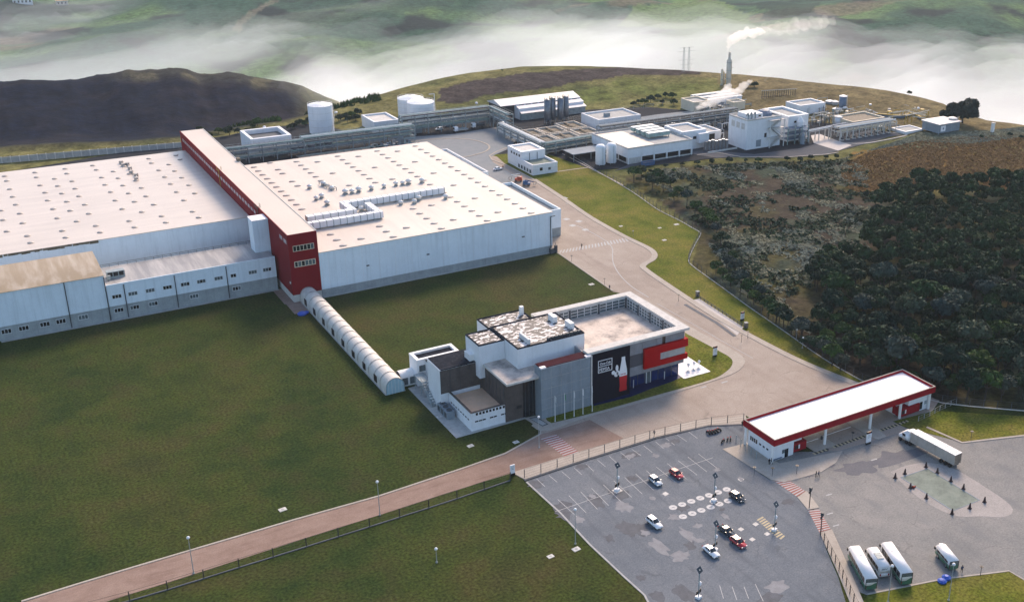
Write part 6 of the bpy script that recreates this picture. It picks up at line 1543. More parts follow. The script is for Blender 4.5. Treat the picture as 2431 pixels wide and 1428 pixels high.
for k in range(3): MB().box(249.9, 250, 83+k*4, 85.6+k*4, 10, 13).build('faded_panel', 'concrete_pale', tp)
for k in range(2): MB().box(250.0+6.2+k*.0, 250.0+9.2, 80.9, 81, 1.0, 4.4).build('door', 'concrete_grey', tp) if k == 0 else None
zs_ = [0, 5.0, 9.8, 14.0]
for i, (a, b) in enumerate(zip(zs_[:-1], zs_[1:])):
    xa, xb = (264.0, 270.5) if i % 2 == 0 else (270.5, 264.0)
    m = MB(); n = 12
    for j in range(n):
        q = xa+(xb-xa)*j/n; m.box(min(q, q+(xb-xa)/n), max(q, q+(xb-xa)/n), 78.6, 80.6, a+(b-a)*(j+1)/n-.12, a+(b-a)*(j+1)/n)
    m.build('stair_flight', 'concrete', tp)
    MB().box(263, 272, 78.4, 80.8, b-.15, b).build('landing', 'concrete_pale', tp)
    MB().tube((xa, 78.5, a+1.1), (xb, 78.5, b+1.1), .08, 5).build('handrail', 'steel', tp)
for x in (262.9, 272.0):
    MB().box(x-.18, x+.18, 78.4, 78.8, 0, 14.2).build('stair_post', 'tank_cap', tp)
MB().box(261.2, 262.6, 80.9, 81, 5.2, 7.4).build('door', 'glass_dark', tp)
t2 = flat_bld('second tall white building with a deep tray roof right of the zigzag stair', (279, 292.5, 84, 105), 13.2, 'concrete', t_=1.3, dep=1.2)
MB().box(283, 284.4, 83.9, 84, 9.5, 10.5).build('window', 'glass_dark', t2)
sf = thing('steel_stage', 'blue-grey steel platform stage in front of the second tall building', 'platform', (281, 81, 0))
for k in range(3): MB().box(275, 289, 79, 83.8, 2.5+k*2.6, 2.7+k*2.6).build('deck', 'tank_blue', sf)
for x in (275.2, 280, 284.5, 288.8): MB().box(x-.2, x+.2, 79, 79.4, 0, 9).build('post', 'steel_green', sf)
for k in range(3): MB().tube((275, 79, 3.6+k*2.6), (289, 79, 3.6+k*2.6), .08, 5).build('handrail', 'steel', sf)
MB().lathe([(1.3, 0), (1.1, 4.2), (.4, 6.0)], 12, (283, 76.8, 0)).build('hopper', 'concrete_grey', sf)
ch = thing('cone_roof_vessel', 'white vessel with a conical hood beside the tall building', 'vessel', (285, 80, 0))
MB().cyl((285, 81.4), 1.7, 8, 10.5, 12).build('shell', 'tank_white', ch); MB().lathe([(2.0, 10.5), (.2, 13.2)], 12, (285, 81.4, 0)).build('hood', 'plastic_white', ch); MB().cyl((285, 81.4), .4, 0, 8, 8).build('stem', 'steel', ch)
# substation frames
ss = thing('steel_thicket', 'thicket of thin rusty steel frames and vertical rods between the buildings', 'substation', (320, 120, 0))
rnd = random.Random(5)
for k in range(44):
    u = 1925+rnd.random()*70; v = 268+rnd.random()*32; p = gp(u, v)
    h = rnd.uniform(3, 6); MB().box(p[0]-.13, p[0]+.13, p[1]-.13, p[1]+.13, 0, h).build('rod', rnd.choice(['steel_rust', 'chimney', 'steel', 'steel_dark']), ss)
    if k % 3 == 0: MB().box(p[0]-3, p[0]+3, p[1]-.1, p[1]+.1, h-.3, h).build('crossbar', 'steel', ss)
ss2 = thing('steel_thicket', 'rusty lattice gantry with upright bars behind the tall buildings', 'substation', (330, 160, 0))
for k in range(16):
    u = 1808+k*5.2; p = gp(u, 246-k*.3); h = 7.5
    MB().box(p[0]-.16, p[0]+.16, p[1]-.16, p[1]+.16, 0, h).build('rod', 'steel_rust', ss2)
p, q = gp(1806, 246), gp(1890, 241); MB().tube((p[0], p[1], 7.6), (q[0], q[1], 7.6), .2, 5).build('crossbar', 'chimney', ss2); MB().tube((p[0], p[1], 4), (q[0], q[1], 4), .16, 5).build('crossbar', 'steel_rust', ss2)
bl3 = flat_bld('pinkish-white building with a framed roof behind the second tall building', px_box(6.5, [(1893, 238), (1925, 233), (1936, 246), (1900, 251)]), 6.5, 'concrete', t_=.8)
# round vessels at the right
def drum(label, u, v, r, h, mat, cap, name='process_tank'):
    p = gp(u, v); t = thing(name, label, 'tank', tuple(p), 'vessels at the right end of the plant')
    MB().cyl((p[0], p[1]), r, 0, h, 20).build('shell', mat, t, True); MB().lathe([(r+.2, h), (r+.2, h+.3), (r*.4, h+.8)], 20, (p[0], p[1], 0)).build('cap', cap, t)
    MB().tube((p[0]+r*.6, p[1]-r-.1, 0), (p[0]+r*.6, p[1]-r-.1, h+1.2), .12).build('drain_pipe', 'tank_cap', t)
drum('tall dark blue tank with a white cap', 1999, 264, 2.1, 8.6, 'tank_blue', 'sign_white')
drum('squat grey tank with a white roof, left of the blue tank', 1969, 256, 2.4, 3.8, 'concrete_grey', 'tank_cap'); drum('squat pale tank with a white roof beside the grey one', 1981, 258, 2.0, 4.0, 'concrete', 'tank_cap')
drum('small pinkish drum in front of the blue tank', 1984, 268, 1.9, 2.2, 'chimney', 'sign_white'); drum('white square-shouldered drum above the right pipe rack', 1989, 297, 1.9, 4.5, 'wall_plain', 'tank_cap')
olv = flat_bld('olive-coloured filter block with an open top', px_box(4.2, [(2012, 270), (2058, 266), (2062, 284), (2020, 288)]), 4.2, 'steel_rust', 'frame_cream')
# yellow framed dosing area
yl = thing('yellow_gantry', 'yellow steel gantry with beams over a blue-grey wall', 'gantry', tuple(gp(2165, 280)))
P = [gp(u, v) for u, v in ((2078, 283), (2110, 286), (2140, 288), (2165, 282), (2185, 292))]
for a, b in zip(P[:-1], P[1:]):
    l = (b-a).length; an_ = math.atan2(b[1]-a[1], b[0]-a[0]); MB().obox(((a[0]+b[0])/2, (a[1]+b[1])/2), an_, l, .4, 0, 3.0).build('wall', 'tank_blue', yl); MB().obox(((a[0]+b[0])/2, (a[1]+b[1])/2), an_, l, .7, 3.0, 3.5).build('coping', 'yellow_steel', yl)
for (u0, v0, u1, v1, z) in ((2110, 277, 2200, 268, 5.5), (2148, 262, 2200, 275, 5.5), (2120, 268, 2160, 262, 5.2), (2165, 276, 2210, 283, 4.8), (2150, 275, 2205, 262, 5.6)):
    a, b = gp(u0, v0, z), gp(u1, v1, z); MB().tube(a, b, .28, 6).build('beam', 'frame_cream', yl)
    for q in (a, (a+b)/2, b): MB().box(q[0]-.15, q[0]+.15, q[1]-.15, q[1]+.15, 0, z).build('post', 'yellow_steel', yl)
MB().prism(g2([(2085, 268), (2150, 262), (2205, 268), (2212, 285), (2165, 284), (2110, 288)]), .04, .12).build('floor', 'terrace', yl)
cbx = thing('corner_shelter', 'green-grey shed on legs with a white sign and sloping roof near the big tree', 'building', tuple(gp(2225, 318)))
x0_, x1_, y0_, y1_ = px_box(0, [(2205, 318), (2240, 322), (2262, 312), (2230, 306)])
MB().box(x0_, x1_, y0_, y1_, 1.6, 6.2).build('wall', 'concrete_grey', cbx); MB().box(x0_-.6, x1_+.6, y0_-.6, y1_+.6, 6.2, 6.6).build('roof', 'roof_shed', cbx)
MB().box(x0_+1.5, x0_+5, y0_-.1, y0_, 2.4, 5.4).build('sign', 'sign_white', cbx); MB().box(x0_+2.9, x0_+3.7, y0_-.15, y0_-.1, 3.4, 4.4).build('emblem', 'tank_blue', cbx)
for x in (x0_+.4, (x0_+x1_)/2, x1_-.4):
    for y in (y0_+.3, y1_-.3): MB().box(x-.15, x+.15, y-.15, y+.15, 0, 1.6).build('leg', 'steel', cbx)
drum('beige round tank behind the shed on legs', 2258, 312, 2.2, 7.2, 'chimney', 'tank_cap')
lowp = flat_bld('low white slab-roofed pit cover beside the curved road', px_box(1.6, [(2122, 305), (2155, 297), (2190, 305), (2155, 312)]), 1.6, 'concrete', t_=.9, dep=.5)
# chimney and columns
def column(name, label, u, yb_, r, v_top, mat, cat='chimney', tip=None):
    p = at_uy(u, yb_); h = tank_h(p[0], yb_, u, v_top); t = thing(name, label, cat, (p[0], yb_, 0))
    if tip: MB().lathe([(r, 0), (r, h-tip-1), (r*.5, h-tip), (r*.42, h-.2), (r*.5, h)], 20, (p[0], yb_, 0)).build('shaft', mat, t, True)
    else: MB().lathe([(r, 0), (r, h-.6), (r*.6, h)], 16, (p[0], yb_, 0)).build('shaft', mat, t, True)
    for k in range(3): MB().cyl((p[0], yb_), r+.22, h*(.35+.2*k), h*(.35+.2*k)+.2, 16).build('band', 'steel', t)
    m = MB().tube((p[0]+r+.25, yb_-.3, 0), (p[0]+r+.25, yb_-.3, h-(tip or 0)-1), .1); m.tube((p[0]+r+.25, yb_+.3, 0), (p[0]+r+.25, yb_+.3, h-(tip or 0)-1), .1); m.build('ladder', 'yellow_steel', t)
    MB().box(p[0]+r, p[0]+r+1.2, yb_-.8, yb_+.8, h*.62, h*.62+.15).build('landing', 'steel', t)
    return p[0], h
CHX, CHH = column('boiler_chimney', 'tall beige chimney with a narrow tip giving off white steam', 1728, 196, 1.6, 124, 'chimney', tip=4.0)
column('process_column', 'slim beige column left of the chimney, taller of two', 1712, 198, .75, 164, 'frame_cream', 'column'); column('process_column', 'slim beige column between the chimney and its neighbour', 1717, 200, .6, 170, 'chimney', 'column')
bo = thing('boiler_house', 'grey boiler house roofs at the foot of the chimney', 'building', tuple(gp(1690, 240)))
x0_, x1_, y0_, y1_ = px_box(5, [(1655, 226), (1720, 214), (1745, 228), (1690, 240)])
MB().box(x0_, x1_, y0_+4, y1_, 0, 4.6).build('wall', 'wall_plain', bo)
for k in range(5): MB().box(x0_-.5, x1_+.5, y0_+4+k*(y1_-y0_-4)/5, y0_+4+(k+.7)*(y1_-y0_-4)/5, 4.6, 5.0+.3*(k % 2)).build('roof', 'concrete_grey' if k % 2 else 'roof_shed', bo)
fl = flat_bld('beige filter tower block beside the steam cloud', px_box(6, [(1641, 230), (1655, 228), (1662, 240), (1648, 243)]), 6.0, 'concrete', 'frame_cream')
fl2 = flat_bld('beige cube right of the steam cloud', px_box(5.5, [(1738, 236), (1752, 234), (1755, 240), (1742, 243)]), 5.5, 'concrete', 'frame_cream')
ct = thing('cooling_tower', 'low grey cooling tower row giving off a slanting steam cloud', 'cooling tower', tuple(gp(1672, 262)))
for k in range(5):
    p = gp(1660+k*9, 262-k*1.4); MB().lathe([(1.5, 0), (1.3, 1.6), (1.6, 2.8)], 12, (p[0], p[1], 0)).build('fan_stack', 'steel_rust', ct)
# transmission pylon on the hill
py = thing('power_pylon', 'twin-legged steel lattice pylon on the grassy hill', 'pylon', tuple(gp(1628, 186, 2)))
base = gp(1628, 186, 2); zb_ = hz(base[0], base[1]); hp = tank_h(base[0], base[1], 1628, 112)
for s, du in ((-1, -1.3), (1, 1.3)):
    cx = base[0]+s*2.0; m = MB()
    legs = [(cx+a*.7, base[1]+b*.7) for a in (-1, 1) for b in (-1, 1)]
    for q in legs: m.tube((q[0], q[1], zb_), (cx+(q[0]-cx)*.4, base[1]+(q[1]-base[1])*.4, hp), .055, 4)
    n = 12
    for i in range(n):
        f0 = 1-.6*i/n; f1 = 1-.6*(i+1)/n; z0_, z1_ = zb_+(hp-zb_)*i/n, zb_+(hp-zb_)*(i+1)/n
        for (a, b) in ((0, 1), (1, 3), (3, 2), (2, 0)):
            A_, B_ = legs[a], legs[b]; m.tube((cx+(A_[0]-cx)*f0, base[1]+(A_[1]-base[1])*f0, z0_), (cx+(B_[0]-cx)*f1, base[1]+(B_[1]-base[1])*f1, z1_), .03, 3)
    m.build('lattice_leg', 'steel', py)
for z, wd in ((hp-.3, 5.5), (hp-2.6, 7.0), (hp-8, 6), (hp-11, 5)): MB().tube((base[0]-wd, base[1], z), (base[0]+wd, base[1], z), .08, 4).build('crossarm', 'steel', py)
# white marker pillar on the right
p = gp(2355, 317); t = thing('marker_pillar', 'white pillar standing in the pale green scrub at the right', 'pillar', tuple(p)); MB().box(p[0]-.7, p[0]+.7, p[1]-.7, p[1]+.7, -.2, 5.6).build('shaft', 'plastic_white', t); MB().box(p[0]-.9, p[0]+.9, p[1]-.9, p[1]+.9, 5.6, 5.9).build('cap', 'concrete_pale', t)
# back wall behind the left warehouse
bwl = thing('boundary_wall', 'pale weathered boundary wall behind the left warehouse', 'wall', (-40, 205, 0))
a, b = gp(-60, 392), gp(432, 350); n = 24
for k in range(n):
    q0 = a+(b-a)*(k/n); q1 = a+(b-a)*((k+1)/n); l = (q1-q0).length
    MB().obox(((q0[0]+q1[0])/2, (q0[1]+q1[1])/2), math.atan2(q1[1]-q0[1], q1[0]-q0[0]), l-.12, .25, -.2, 2.6).build('wall_panel', 'concrete', bwl)
    MB().obox((q0[0], q0[1]), 0, .4, .4, -.2, 2.8).build('pier', 'concrete_pale', bwl)
# white floodlights standing at the edge of the fog
for i, (u, v, z) in enumerate(((628, 303, 5), (798, 268, 5), (1131, 246, 6), (2180, 258, 6), (2239, 268, 6))):
    p = gp(u, v, z); t = thing('floodlight', 'small white floodlight on a thin mast %s' % ('above the bushes behind the low rack', 'right of the single tank', 'at the gable of the shed', 'above the yellow gantry', 'left of the big tree')[i], 'floodlight', (p[0], p[1], 0), 'floodlights round the plant')
    MB().cyl((p[0], p[1]), .1, hz(p[0], p[1]), z, 6).build('mast', 'steel', t); MB().lathe([(.2, 0), (.8, .3), (.8, .9), (.3, 1.2)], 10, (p[0], p[1], z-.3)).build('lamp_head', 'sign_white', t)

# smaller equipment between the buildings
def clutter(label, poly, n, seed, mats, hmax=4.0, loc=None):
    rn = random.Random(seed); P = g2(poly); xs_ = [p[0] for p in P]; ys_ = [p[1] for p in P]; cx_, cy2 = sum(xs_)/len(P), sum(ys_)/len(P)
    t = thing('process_equipment', label, 'equipment', (cx_, cy2, 0), 'process equipment of the plant'); k = 0
    while k < n:
        x, y = rn.uniform(min(xs_), max(xs_)), rn.uniform(min(ys_), max(ys_))
        if not bool(pip(np.array([x]), np.array([y]), P)[0]): continue
        k += 1; h = rn.uniform(1.0, hmax); mt = rn.choice(mats); q = rn.random()
        if q < .3: MB().cyl((x, y), rn.uniform(.4, 1.3), 0, h, 10).build('vessel', mt, t)
        elif q < .5: MB().box(x-rn.uniform(.5, 1.8), x+rn.uniform(.5, 1.8), y-rn.uniform(.4, 1.2), y+rn.uniform(.4, 1.2), 0, h*.7).build('cabinet', mt, t)
        elif q < .8:
            l = rn.uniform(3, 11); MB().path([(x, y, 0), (x, y, h), (x+l, y, h), (x+l, y, 0)], rn.uniform(.14, .26), 6).build('pipe', mt, t)
        else:
            l = rn.uniform(3, 9); MB().path([(x, y, 0), (x, y, h), (x, y+l, h), (x, y+l, 0)], rn.uniform(.14, .26), 6).build('pipe', mt, t)
LM = ['steel', 'tank_cap', 'steel_green', 'steel_dark', 'chimney', 'concrete_grey', 'sign_white']
clutter('mixed pipes and drums under the steam cloud', [(1650, 262), (1755, 246), (1770, 262), (1700, 278), (1655, 282)], 40, 21, LM)
clutter('mixed pipes and drums behind the second tall building', [(1880, 262), (1960, 250), (2020, 262), (1960, 292), (1925, 292)], 46, 22, LM, 5)
clutter('pale pipes and vessels between the blue tank and the yellow gantry', [(2000, 266), (2070, 262), (2090, 284), (2010, 296)], 36, 23, ['tank_cap', 'frame_cream', 'sign_white', 'steel', 'yellow_steel', 'chimney'], 4)
clutter('yellow and white pipes inside the gantry', [(2095, 268), (2200, 262), (2215, 284), (2110, 286)], 34, 24, ['yellow_steel', 'frame_cream', 'tank_cap', 'chimney', 'yellow_steel'], 4)
clutter('blue-grey pumps in front of the pit cover', [(2060, 300), (2110, 296), (2150, 300), (2120, 312), (2075, 318)], 18, 25, ['tank_blue', 'steel_dark', 'steel', 'tank_cap'], 2.6)
clutter('pipes and cabinets between the garage and the plant hall', [(1640, 300), (1735, 285), (1735, 330), (1660, 335)], 24, 26, LM, 3.5)
clutter('pipes and drums along the foot of the long rack', [(1440, 318), (1700, 280), (1710, 292), (1450, 330)], 40, 27, ['steel_dark', 'steel', 'steel_green', 'tank_cap'], 3.5)
clutter('pipes and pumps around the twin tanks', [(920, 300), (1100, 280), (1110, 300), (930, 318)], 30, 28, ['steel_dark', 'steel', 'steel_green', 'tank_cap', 'tank_blue'], 4)
clutter('pumps and pipes beside the lower rack near the red spine', [(560, 362), (700, 345), (700, 362), (590, 378)], 30, 29, ['steel_dark', 'steel', 'steel_green', 'tank_cap', 'tank_blue'], 4)
# ---------------------------------------------------------------- vegetation
def leaf_mat(name, c, var=.5, tinted=True):
    m, nt, b = new_mat(name)
    oi = nt.nodes.new('ShaderNodeObjectInfo'); p = _pos(nt)
    n = _noise(nt, p, .55, 3.0); n2 = _noise(nt, p, .05, 2.0)
    col = _ramp(nt, n, [(.3, tuple(x*.55 for x in c)), (.55, c), (.75, tuple(x*1.6 for x in c))])
    tint = _ramp(nt, oi.outputs['Random'], [(0, (.55, .8, .8)), (.5, (1, 1, 1)), (1, (1.2, 1.2, .8))])
    if tinted: col = _mix(nt, 1.0, col, tint, 'MULTIPLY')
    t2 = _ramp(nt, n2, [(.35, (.7, .8, .9)), (.65, (1.2, 1.1, .95))]); col = _mix(nt, 1.0, col, t2, 'MULTIPLY')
    nt.links.new(col, b.inputs['Base Color']); b.inputs['Roughness'].default_value = .8; b.inputs['Specular IOR Level'].default_value = .15
leaf_mat('leaf_dark', (.020, .044, .024)); leaf_mat('leaf_mid', (.038, .078, .022)); leaf_mat('leaf_pale', (.24, .245, .17), tinted=False); leaf_mat('leaf_grey', (.055, .075, .060)); leaf_mat('leaf_big', (.020, .034, .028))
pm('bark', (.05, .042, .035), .9, .2, 2.0)
def crown_arrays(seed, n, rx=3.0, rz=2.4, lobes=7, leaf=.42, zc=4.6):
    """leaf clumps scattered over several lobes: returns verts and quads"""
    r = np.random.default_rng(seed)
    lc = r.normal(0, 1, (lobes, 3)); lc /= np.linalg.norm(lc, axis=1)[:, None]; lc[:, 2] = np.abs(lc[:, 2])*.9-.15
    lc = lc*np.array([rx*.62, rx*.62, rz*.62])*r.uniform(.6, 1.05, (lobes, 1)); lr = r.uniform(.36, .6, lobes)*rx
    k = r.integers(0, lobes, n); d = r.normal(0, 1, (n, 3)); d /= np.linalg.norm(d, axis=1)[:, None]; d[:, 2] = np.where(d[:, 2] < -.35, -d[:, 2], d[:, 2])
    c = lc[k]+d*lr[k][:, None]*(r.uniform(.55, 1.0, (n, 1))**.5)*np.array([1, 1, .8]); c[:, 2] += zc
    nrm = d+r.normal(0, .45, (n, 3)); nrm /= np.linalg.norm(nrm, axis=1)[:, None]
    a = np.cross(nrm, r.normal(0, 1, (n, 3))); a /= np.linalg.norm(a, axis=1)[:, None]; b = np.cross(nrm, a)
    s = leaf*r.uniform(.6, 1.4, (n, 1)); s2 = s*r.uniform(.5, .9, (n, 1))
    v = np.stack([c-a*s, c-b*s2+nrm*.08, c+a*s, c+b*s2-nrm*.08], 1).reshape(-1, 3)
    q = np.arange(4*n).reshape(-1, 4)
    return v, q
def np_mesh(name, v, q, mat):
    me = bpy.data.meshes.new(name); me.vertices.add(len(v)); me.vertices.foreach_set('co', v.astype(np.float32).ravel())
    k = q.shape[1]; me.loops.add(q.size); me.loops.foreach_set('vertex_index', q.astype(np.int32).ravel()); me.polygons.add(len(q))
    me.polygons.foreach_set('loop_start', np.arange(0, q.size, k, dtype=np.int32)); me.update(calc_edges=True); me.materials.append(MT(mat)); return me
def trunk_mesh(seed, h=4.2, r=.2):
    rn = random.Random(seed); m = MB(); top = (rn.uniform(-.4, .4), rn.uniform(-.4, .4), h)
    m.tube((0, 0, -.6), (top[0]*.5, top[1]*.5, h*.55), r, 7, r*.75); m.tube((top[0]*.5, top[1]*.5, h*.55), top, r*.75, 6, r*.4)
    for k in range(4):
        a = k*PI/2+rn.random(); m.tube((top[0]*.6, top[1]*.6, h*.6), (top[0]*.6+1.5*math.cos(a), top[1]*.6+1.5*math.sin(a), h*.6+1.3), r*.4, 5, r*.12)
    return m.mesh('trunk', 'bark')
CR = [np_mesh('crown', *crown_arrays(s, 1500, 3.0, 2.3+.3*(s % 3), 9+s % 4, .33), mt) for s, mt in enumerate(['leaf_dark', 'leaf_dark', 'leaf_grey', 'leaf_mid', 'leaf_dark', 'leaf_mid'])]
TR = [trunk_mesh(s) for s in range(3)]
rnd = random.Random(42)
def in_poly(p, poly): return bool(pip(np.array([p[0]]), np.array([p[1]]), poly)[0])
FOREST = g2([(2090, 478), (2200, 452), (2330, 452), (2600, 462), (2700, 1000), (2431, 968), (2310, 957), (2225, 945), (2150, 925), (2050, 885), (1990, 850), (1935, 805), (1945, 770), (1985, 735), (1925, 690), (1925, 650), (1990, 625), (2060, 590), (2075, 540)])
spots_ = []
xs = [p[0] for p in FOREST]; ys = [p[1] for p in FOREST]
cell = {}
tries = 0
while tries < 60000 and len(spots_) < 1400:
    tries += 1
    x = rnd.uniform(min(xs), min(max(xs), 400)); y = rnd.uniform(min(ys), max(ys))
    k = (int(x//4.2), int(y//4.2))
    if any((x-a)**2+(y-b)**2 < 4.2**2 for i in (-1, 0, 1) for j in (-1, 0, 1) for a, b in cell.get((k[0]+i, k[1]+j), [])): continue
    if not in_poly((x, y), FOREST): continue
    cell.setdefault(k, []).append((x, y)); spots_.append((x, y))
def visible(x, y, mg=40):
    q = RM @ np.array([x-CAM[0], y-CAM[1], -CAM[2]+4]); u, v = q[0]/q[2]*F_PX+PPX, q[1]/q[2]*F_PX+PPY
    return -mg < u < IW+mg and -mg < v < IH+mg
spots_ = [s for s in spots_ if visible(*s)]
# fence-side belt of trees and the bushes of the scrub
BELT = [(1505, 432), (1522, 425), (1540, 432), (1560, 440), (1548, 450), (1575, 455), (1590, 448), (1610, 470), (1630, 490), (1600, 480), (1650, 505), (1668, 520), (1690, 540), (1680, 528), (1700, 560), (1712, 585), (1728, 600), (1738, 625), (1725, 640), (1745, 655), (1700, 650), (1715, 665), (1735, 680), (1757, 690),
        (1775, 705), (1790, 722), (1810, 735), (1825, 750), (1842, 762), (1860, 775), (1850, 760), (1880, 795), (1900, 805), (1915, 825), (1935, 838), (1955, 850), (1975, 868), (1995, 880), (1870, 770), (1890, 790), (1800, 715), (1905, 790), (1925, 800), (1960, 840)]
belt = [tuple(gp(u, v))[:2] for u, v in BELT]
EDGE = [(1545, 408), (1580, 398), (1620, 392), (1655, 390), (1690, 388), (1730, 386), (1770, 384), (1868, 382), (1900, 384), (1925, 378), (1960, 376), (1985, 376), (2020, 372), (1800, 385), (2055, 470), (2058, 462), (1660, 400), (1700, 398), (1600, 408), (1565, 418)]
edge = [tuple(gp(u, v))[:2] for u, v in EDGE]
BACK = [(520, 318), (545, 322), (565, 318), (600, 305), (588, 318), (612, 300), (700, 305), (712, 298), (725, 300), (735, 294), (690, 308), (805, 290), (820, 285), (835, 282), (850, 278), (825, 292), (845, 288), (478, 318), (495, 330), (470, 334), (1515, 248), (1530, 250), (1545, 246), (1562, 240), (1580, 238), (1595, 240), (1572, 250), (1600, 252), (1505, 252), (1775, 226), (1790, 226)]
back = [tuple(gp(u, v))[:2] for u, v in BACK]
spots_.sort(key=lambda s: (s[0]-CAM[0])**2+(s[1]-CAM[1])**2)
single = [('belt', s) for s in belt]+[('edge', s) for s in edge]+[('back', s) for s in back]
n_f = 290-len(single)
# trees along the near edges of the wood stay separate things, the deep wood behind is one mass
single += [('wood', s) for s in spots_[:n_f]]
rest = spots_[n_f:]
LB = {'belt': ('leafy tree in the belt along the perimeter fence', 'trees along the perimeter fence'), 'edge': ('small bush at the edge of the scrub below the service road', 'bushes below the service road'),
      'back': ('dark bushy tree behind the plant racks and roads', 'trees behind the plant'), 'wood': ('dark tree of the dense wood behind the gatehouse', 'trees at the near side of the wood')}
CNT = {}
def lab(kd):
    if kd == 'wood': return LB[kd][0]
    CNT[kd] = CNT.get(kd, 0)+1; n = CNT[kd]; o = '%d%s' % (n, 'th' if 10 < n % 100 < 14 else {1: 'st', 2: 'nd', 3: 'rd'}.get(n % 10, 'th'))
    return {'belt': 'leafy tree in the perimeter fence belt, %s counted down from the plant hall' % o, 'edge': 'small bush below the service road, %s counted in the row from the plant hall' % o, 'back': 'dark bushy tree behind the plant, %s counted from the red spine' % o}[kd]
belt.sort(key=lambda s: -s[1]); edge.sort(); back.sort()
single = [('belt', s) for s in belt]+[('edge', s) for s in edge]+[('back', s) for s in back]+single[len(belt)+len(edge)+len(back):]
for i, (kd, (x, y)) in enumerate(single):
    t = bpy.data.objects.new('tree' if kd != 'edge' else 'bush', None); COL.objects.link(t); t.empty_display_size = .5
    sc = {'belt': rnd.uniform(.7, 1.15), 'edge': rnd.uniform(.35, .65), 'back': rnd.uniform(.6, 1.0), 'wood': rnd.choice([rnd.uniform(.75, 1.1), rnd.uniform(.9, 1.7)])}[kd]
    t.location = (x, y, hz(x, y)); t.rotation_euler.z = rnd.uniform(0, 6.28); t.scale = (sc*rnd.uniform(.9, 1.15), sc*rnd.uniform(.9, 1.15), sc*rnd.uniform(.85, 1.2))
    tag(t, lab(kd), 'tree' if kd != 'edge' else 'bush', LB[kd][1])
    k = rnd.choice([3, 5, 3, 0, 2]) if kd == 'belt' else rnd.choice([0, 0, 1, 1, 4, 4, 3, 5, 2, 0, 1])
    link_mesh('crown', CR[k], t, (0, 0, -.6 if kd == 'belt' else 0) if kd in ('wood', 'belt') else (0, 0, -2.2)); link_mesh('trunk', TR[i % 3], t)
bv, bq = crown_arrays(77, 620, 3.0, 2.4, 9, .46)
V, Q_ = [], []
r_ = np.random.default_rng(9); off = 0
for x, y in rest:
    a = r_.uniform(0, 6.28); s = r_.uniform(.75, 1.65); ca_, sa_ = math.cos(a), math.sin(a)
    w_ = bv*np.array([s, s, s*r_.uniform(.85, 1.2)]); V.append(np.stack([w_[:, 0]*ca_-w_[:, 1]*sa_+x, w_[:, 0]*sa_+w_[:, 1]*ca_+y, w_[:, 2]+hz(x, y)], 1)); Q_.append(bq+off); off += len(bv)
if V:
    o = link_mesh('forest', np_mesh('forest', np.concatenate(V), np.concatenate(Q_), 'leaf_dark')); tag(o, 'dense dark wood of crowded tree crowns at the right', None, kind='stuff')
# big trees at the right end of the plant
bigv, bigq = crown_arrays(5, 4200, 6.2, 5.4, 14, .55, 3.9)
for (u, v, s, lb_) in ((2284, 300, 1.55, 'large dark spreading tree at the edge of the fog'), (2250, 296, .85, 'smaller dark tree left of the large one at the fog edge')):
    p = gp(u, v); t = thing('big_tree', lb_, 'tree', (p[0], p[1], hz(p[0], p[1]))); t.scale = (s, s, s*1.05)
    link_mesh('crown', np_mesh('crown', bigv, bigq, 'leaf_big'), t); o = link_mesh('trunk', TR[1], t); o.scale = (1.8, 1.8, 1.4)
for (u, v, s, lb_) in ((2158, 222, .55, 'lone round tree on the skyline of the dry hill'), (2190, 218, .3, 'tiny bush beside the lone skyline tree'), (1192, 176, .3, 'lone small tree on the skyline of the grassy hill'), (2398, 312, .5, 'small tree in the pale scrub at the right edge'), (2330, 318, .4, 'small bush left of the white pillar'), (2425, 316, .45, 'bush at the right edge of the frame')):
    p = gp(u, v, 3); t = thing('tree', lb_, 'tree', (p[0], p[1], hz(p[0], p[1]))); t.scale = (s,)*3
    link_mesh('crown', CR[4], t, (0, 0, -1.8)); link_mesh('trunk', TR[2], t)
# rough tufts: pale grasses in the scrub, brown stalks on the meadow, shrubs on the dark ridge
def tufts(name, label, poly_px, n, mat, hgt, wid, seed, z=None, accept=None, bl=5):
    r = np.random.default_rng(seed); poly = g2(poly_px); px_ = np.array([p[0] for p in poly]); py_ = np.array([p[1] for p in poly])
    x = r.uniform(px_.min(), px_.max(), n*4); y = r.uniform(py_.min(), py_.max(), n*4)
    ok = pip(x, y, poly)
    if accept is not None: ok &= accept(x, y, r)
    x, y = x[ok][:n], y[ok][:n]; m = len(x)
    zz_ = terrain_h(x, y)-.2
    V_ = []
    for b in range(bl):
        a = r.uniform(0, 6.28, m); lean = r.uniform(.7, 1.3, m)*wid; h = hgt*r.uniform(.35, .9, m); w2 = wid*r.uniform(.35, .6, m)
        cx, cy_ = x+r.normal(0, wid*.35, m), y+r.normal(0, wid*.35, m)
        p0 = np.stack([cx-np.sin(a)*w2, cy_+np.cos(a)*w2, zz_+h], 1); p1 = np.stack([cx+np.sin(a)*w2, cy_-np.cos(a)*w2, zz_+h*.9], 1)
        p2 = np.stack([cx+np.cos(a)*lean, cy_+np.sin(a)*lean, zz_-.05], 1); V_.append(np.stack([p0, p1, p2], 1))
    v = np.concatenate(V_).reshape(-1, 3); q = np.arange(len(v)).reshape(-1, 3)
    o = link_mesh(name, np_mesh(name, v, q, mat)); tag(o, label, None, kind='stuff')
SCRUB = [(1500, 428), (1560, 402), (1760, 388), (2010, 380), (2060, 400), (2060, 470), (2080, 540), (2060, 590), (1925, 660), (1985, 735), (1940, 800), (1880, 770), (1760, 690), (1700, 600), (1640, 520)]
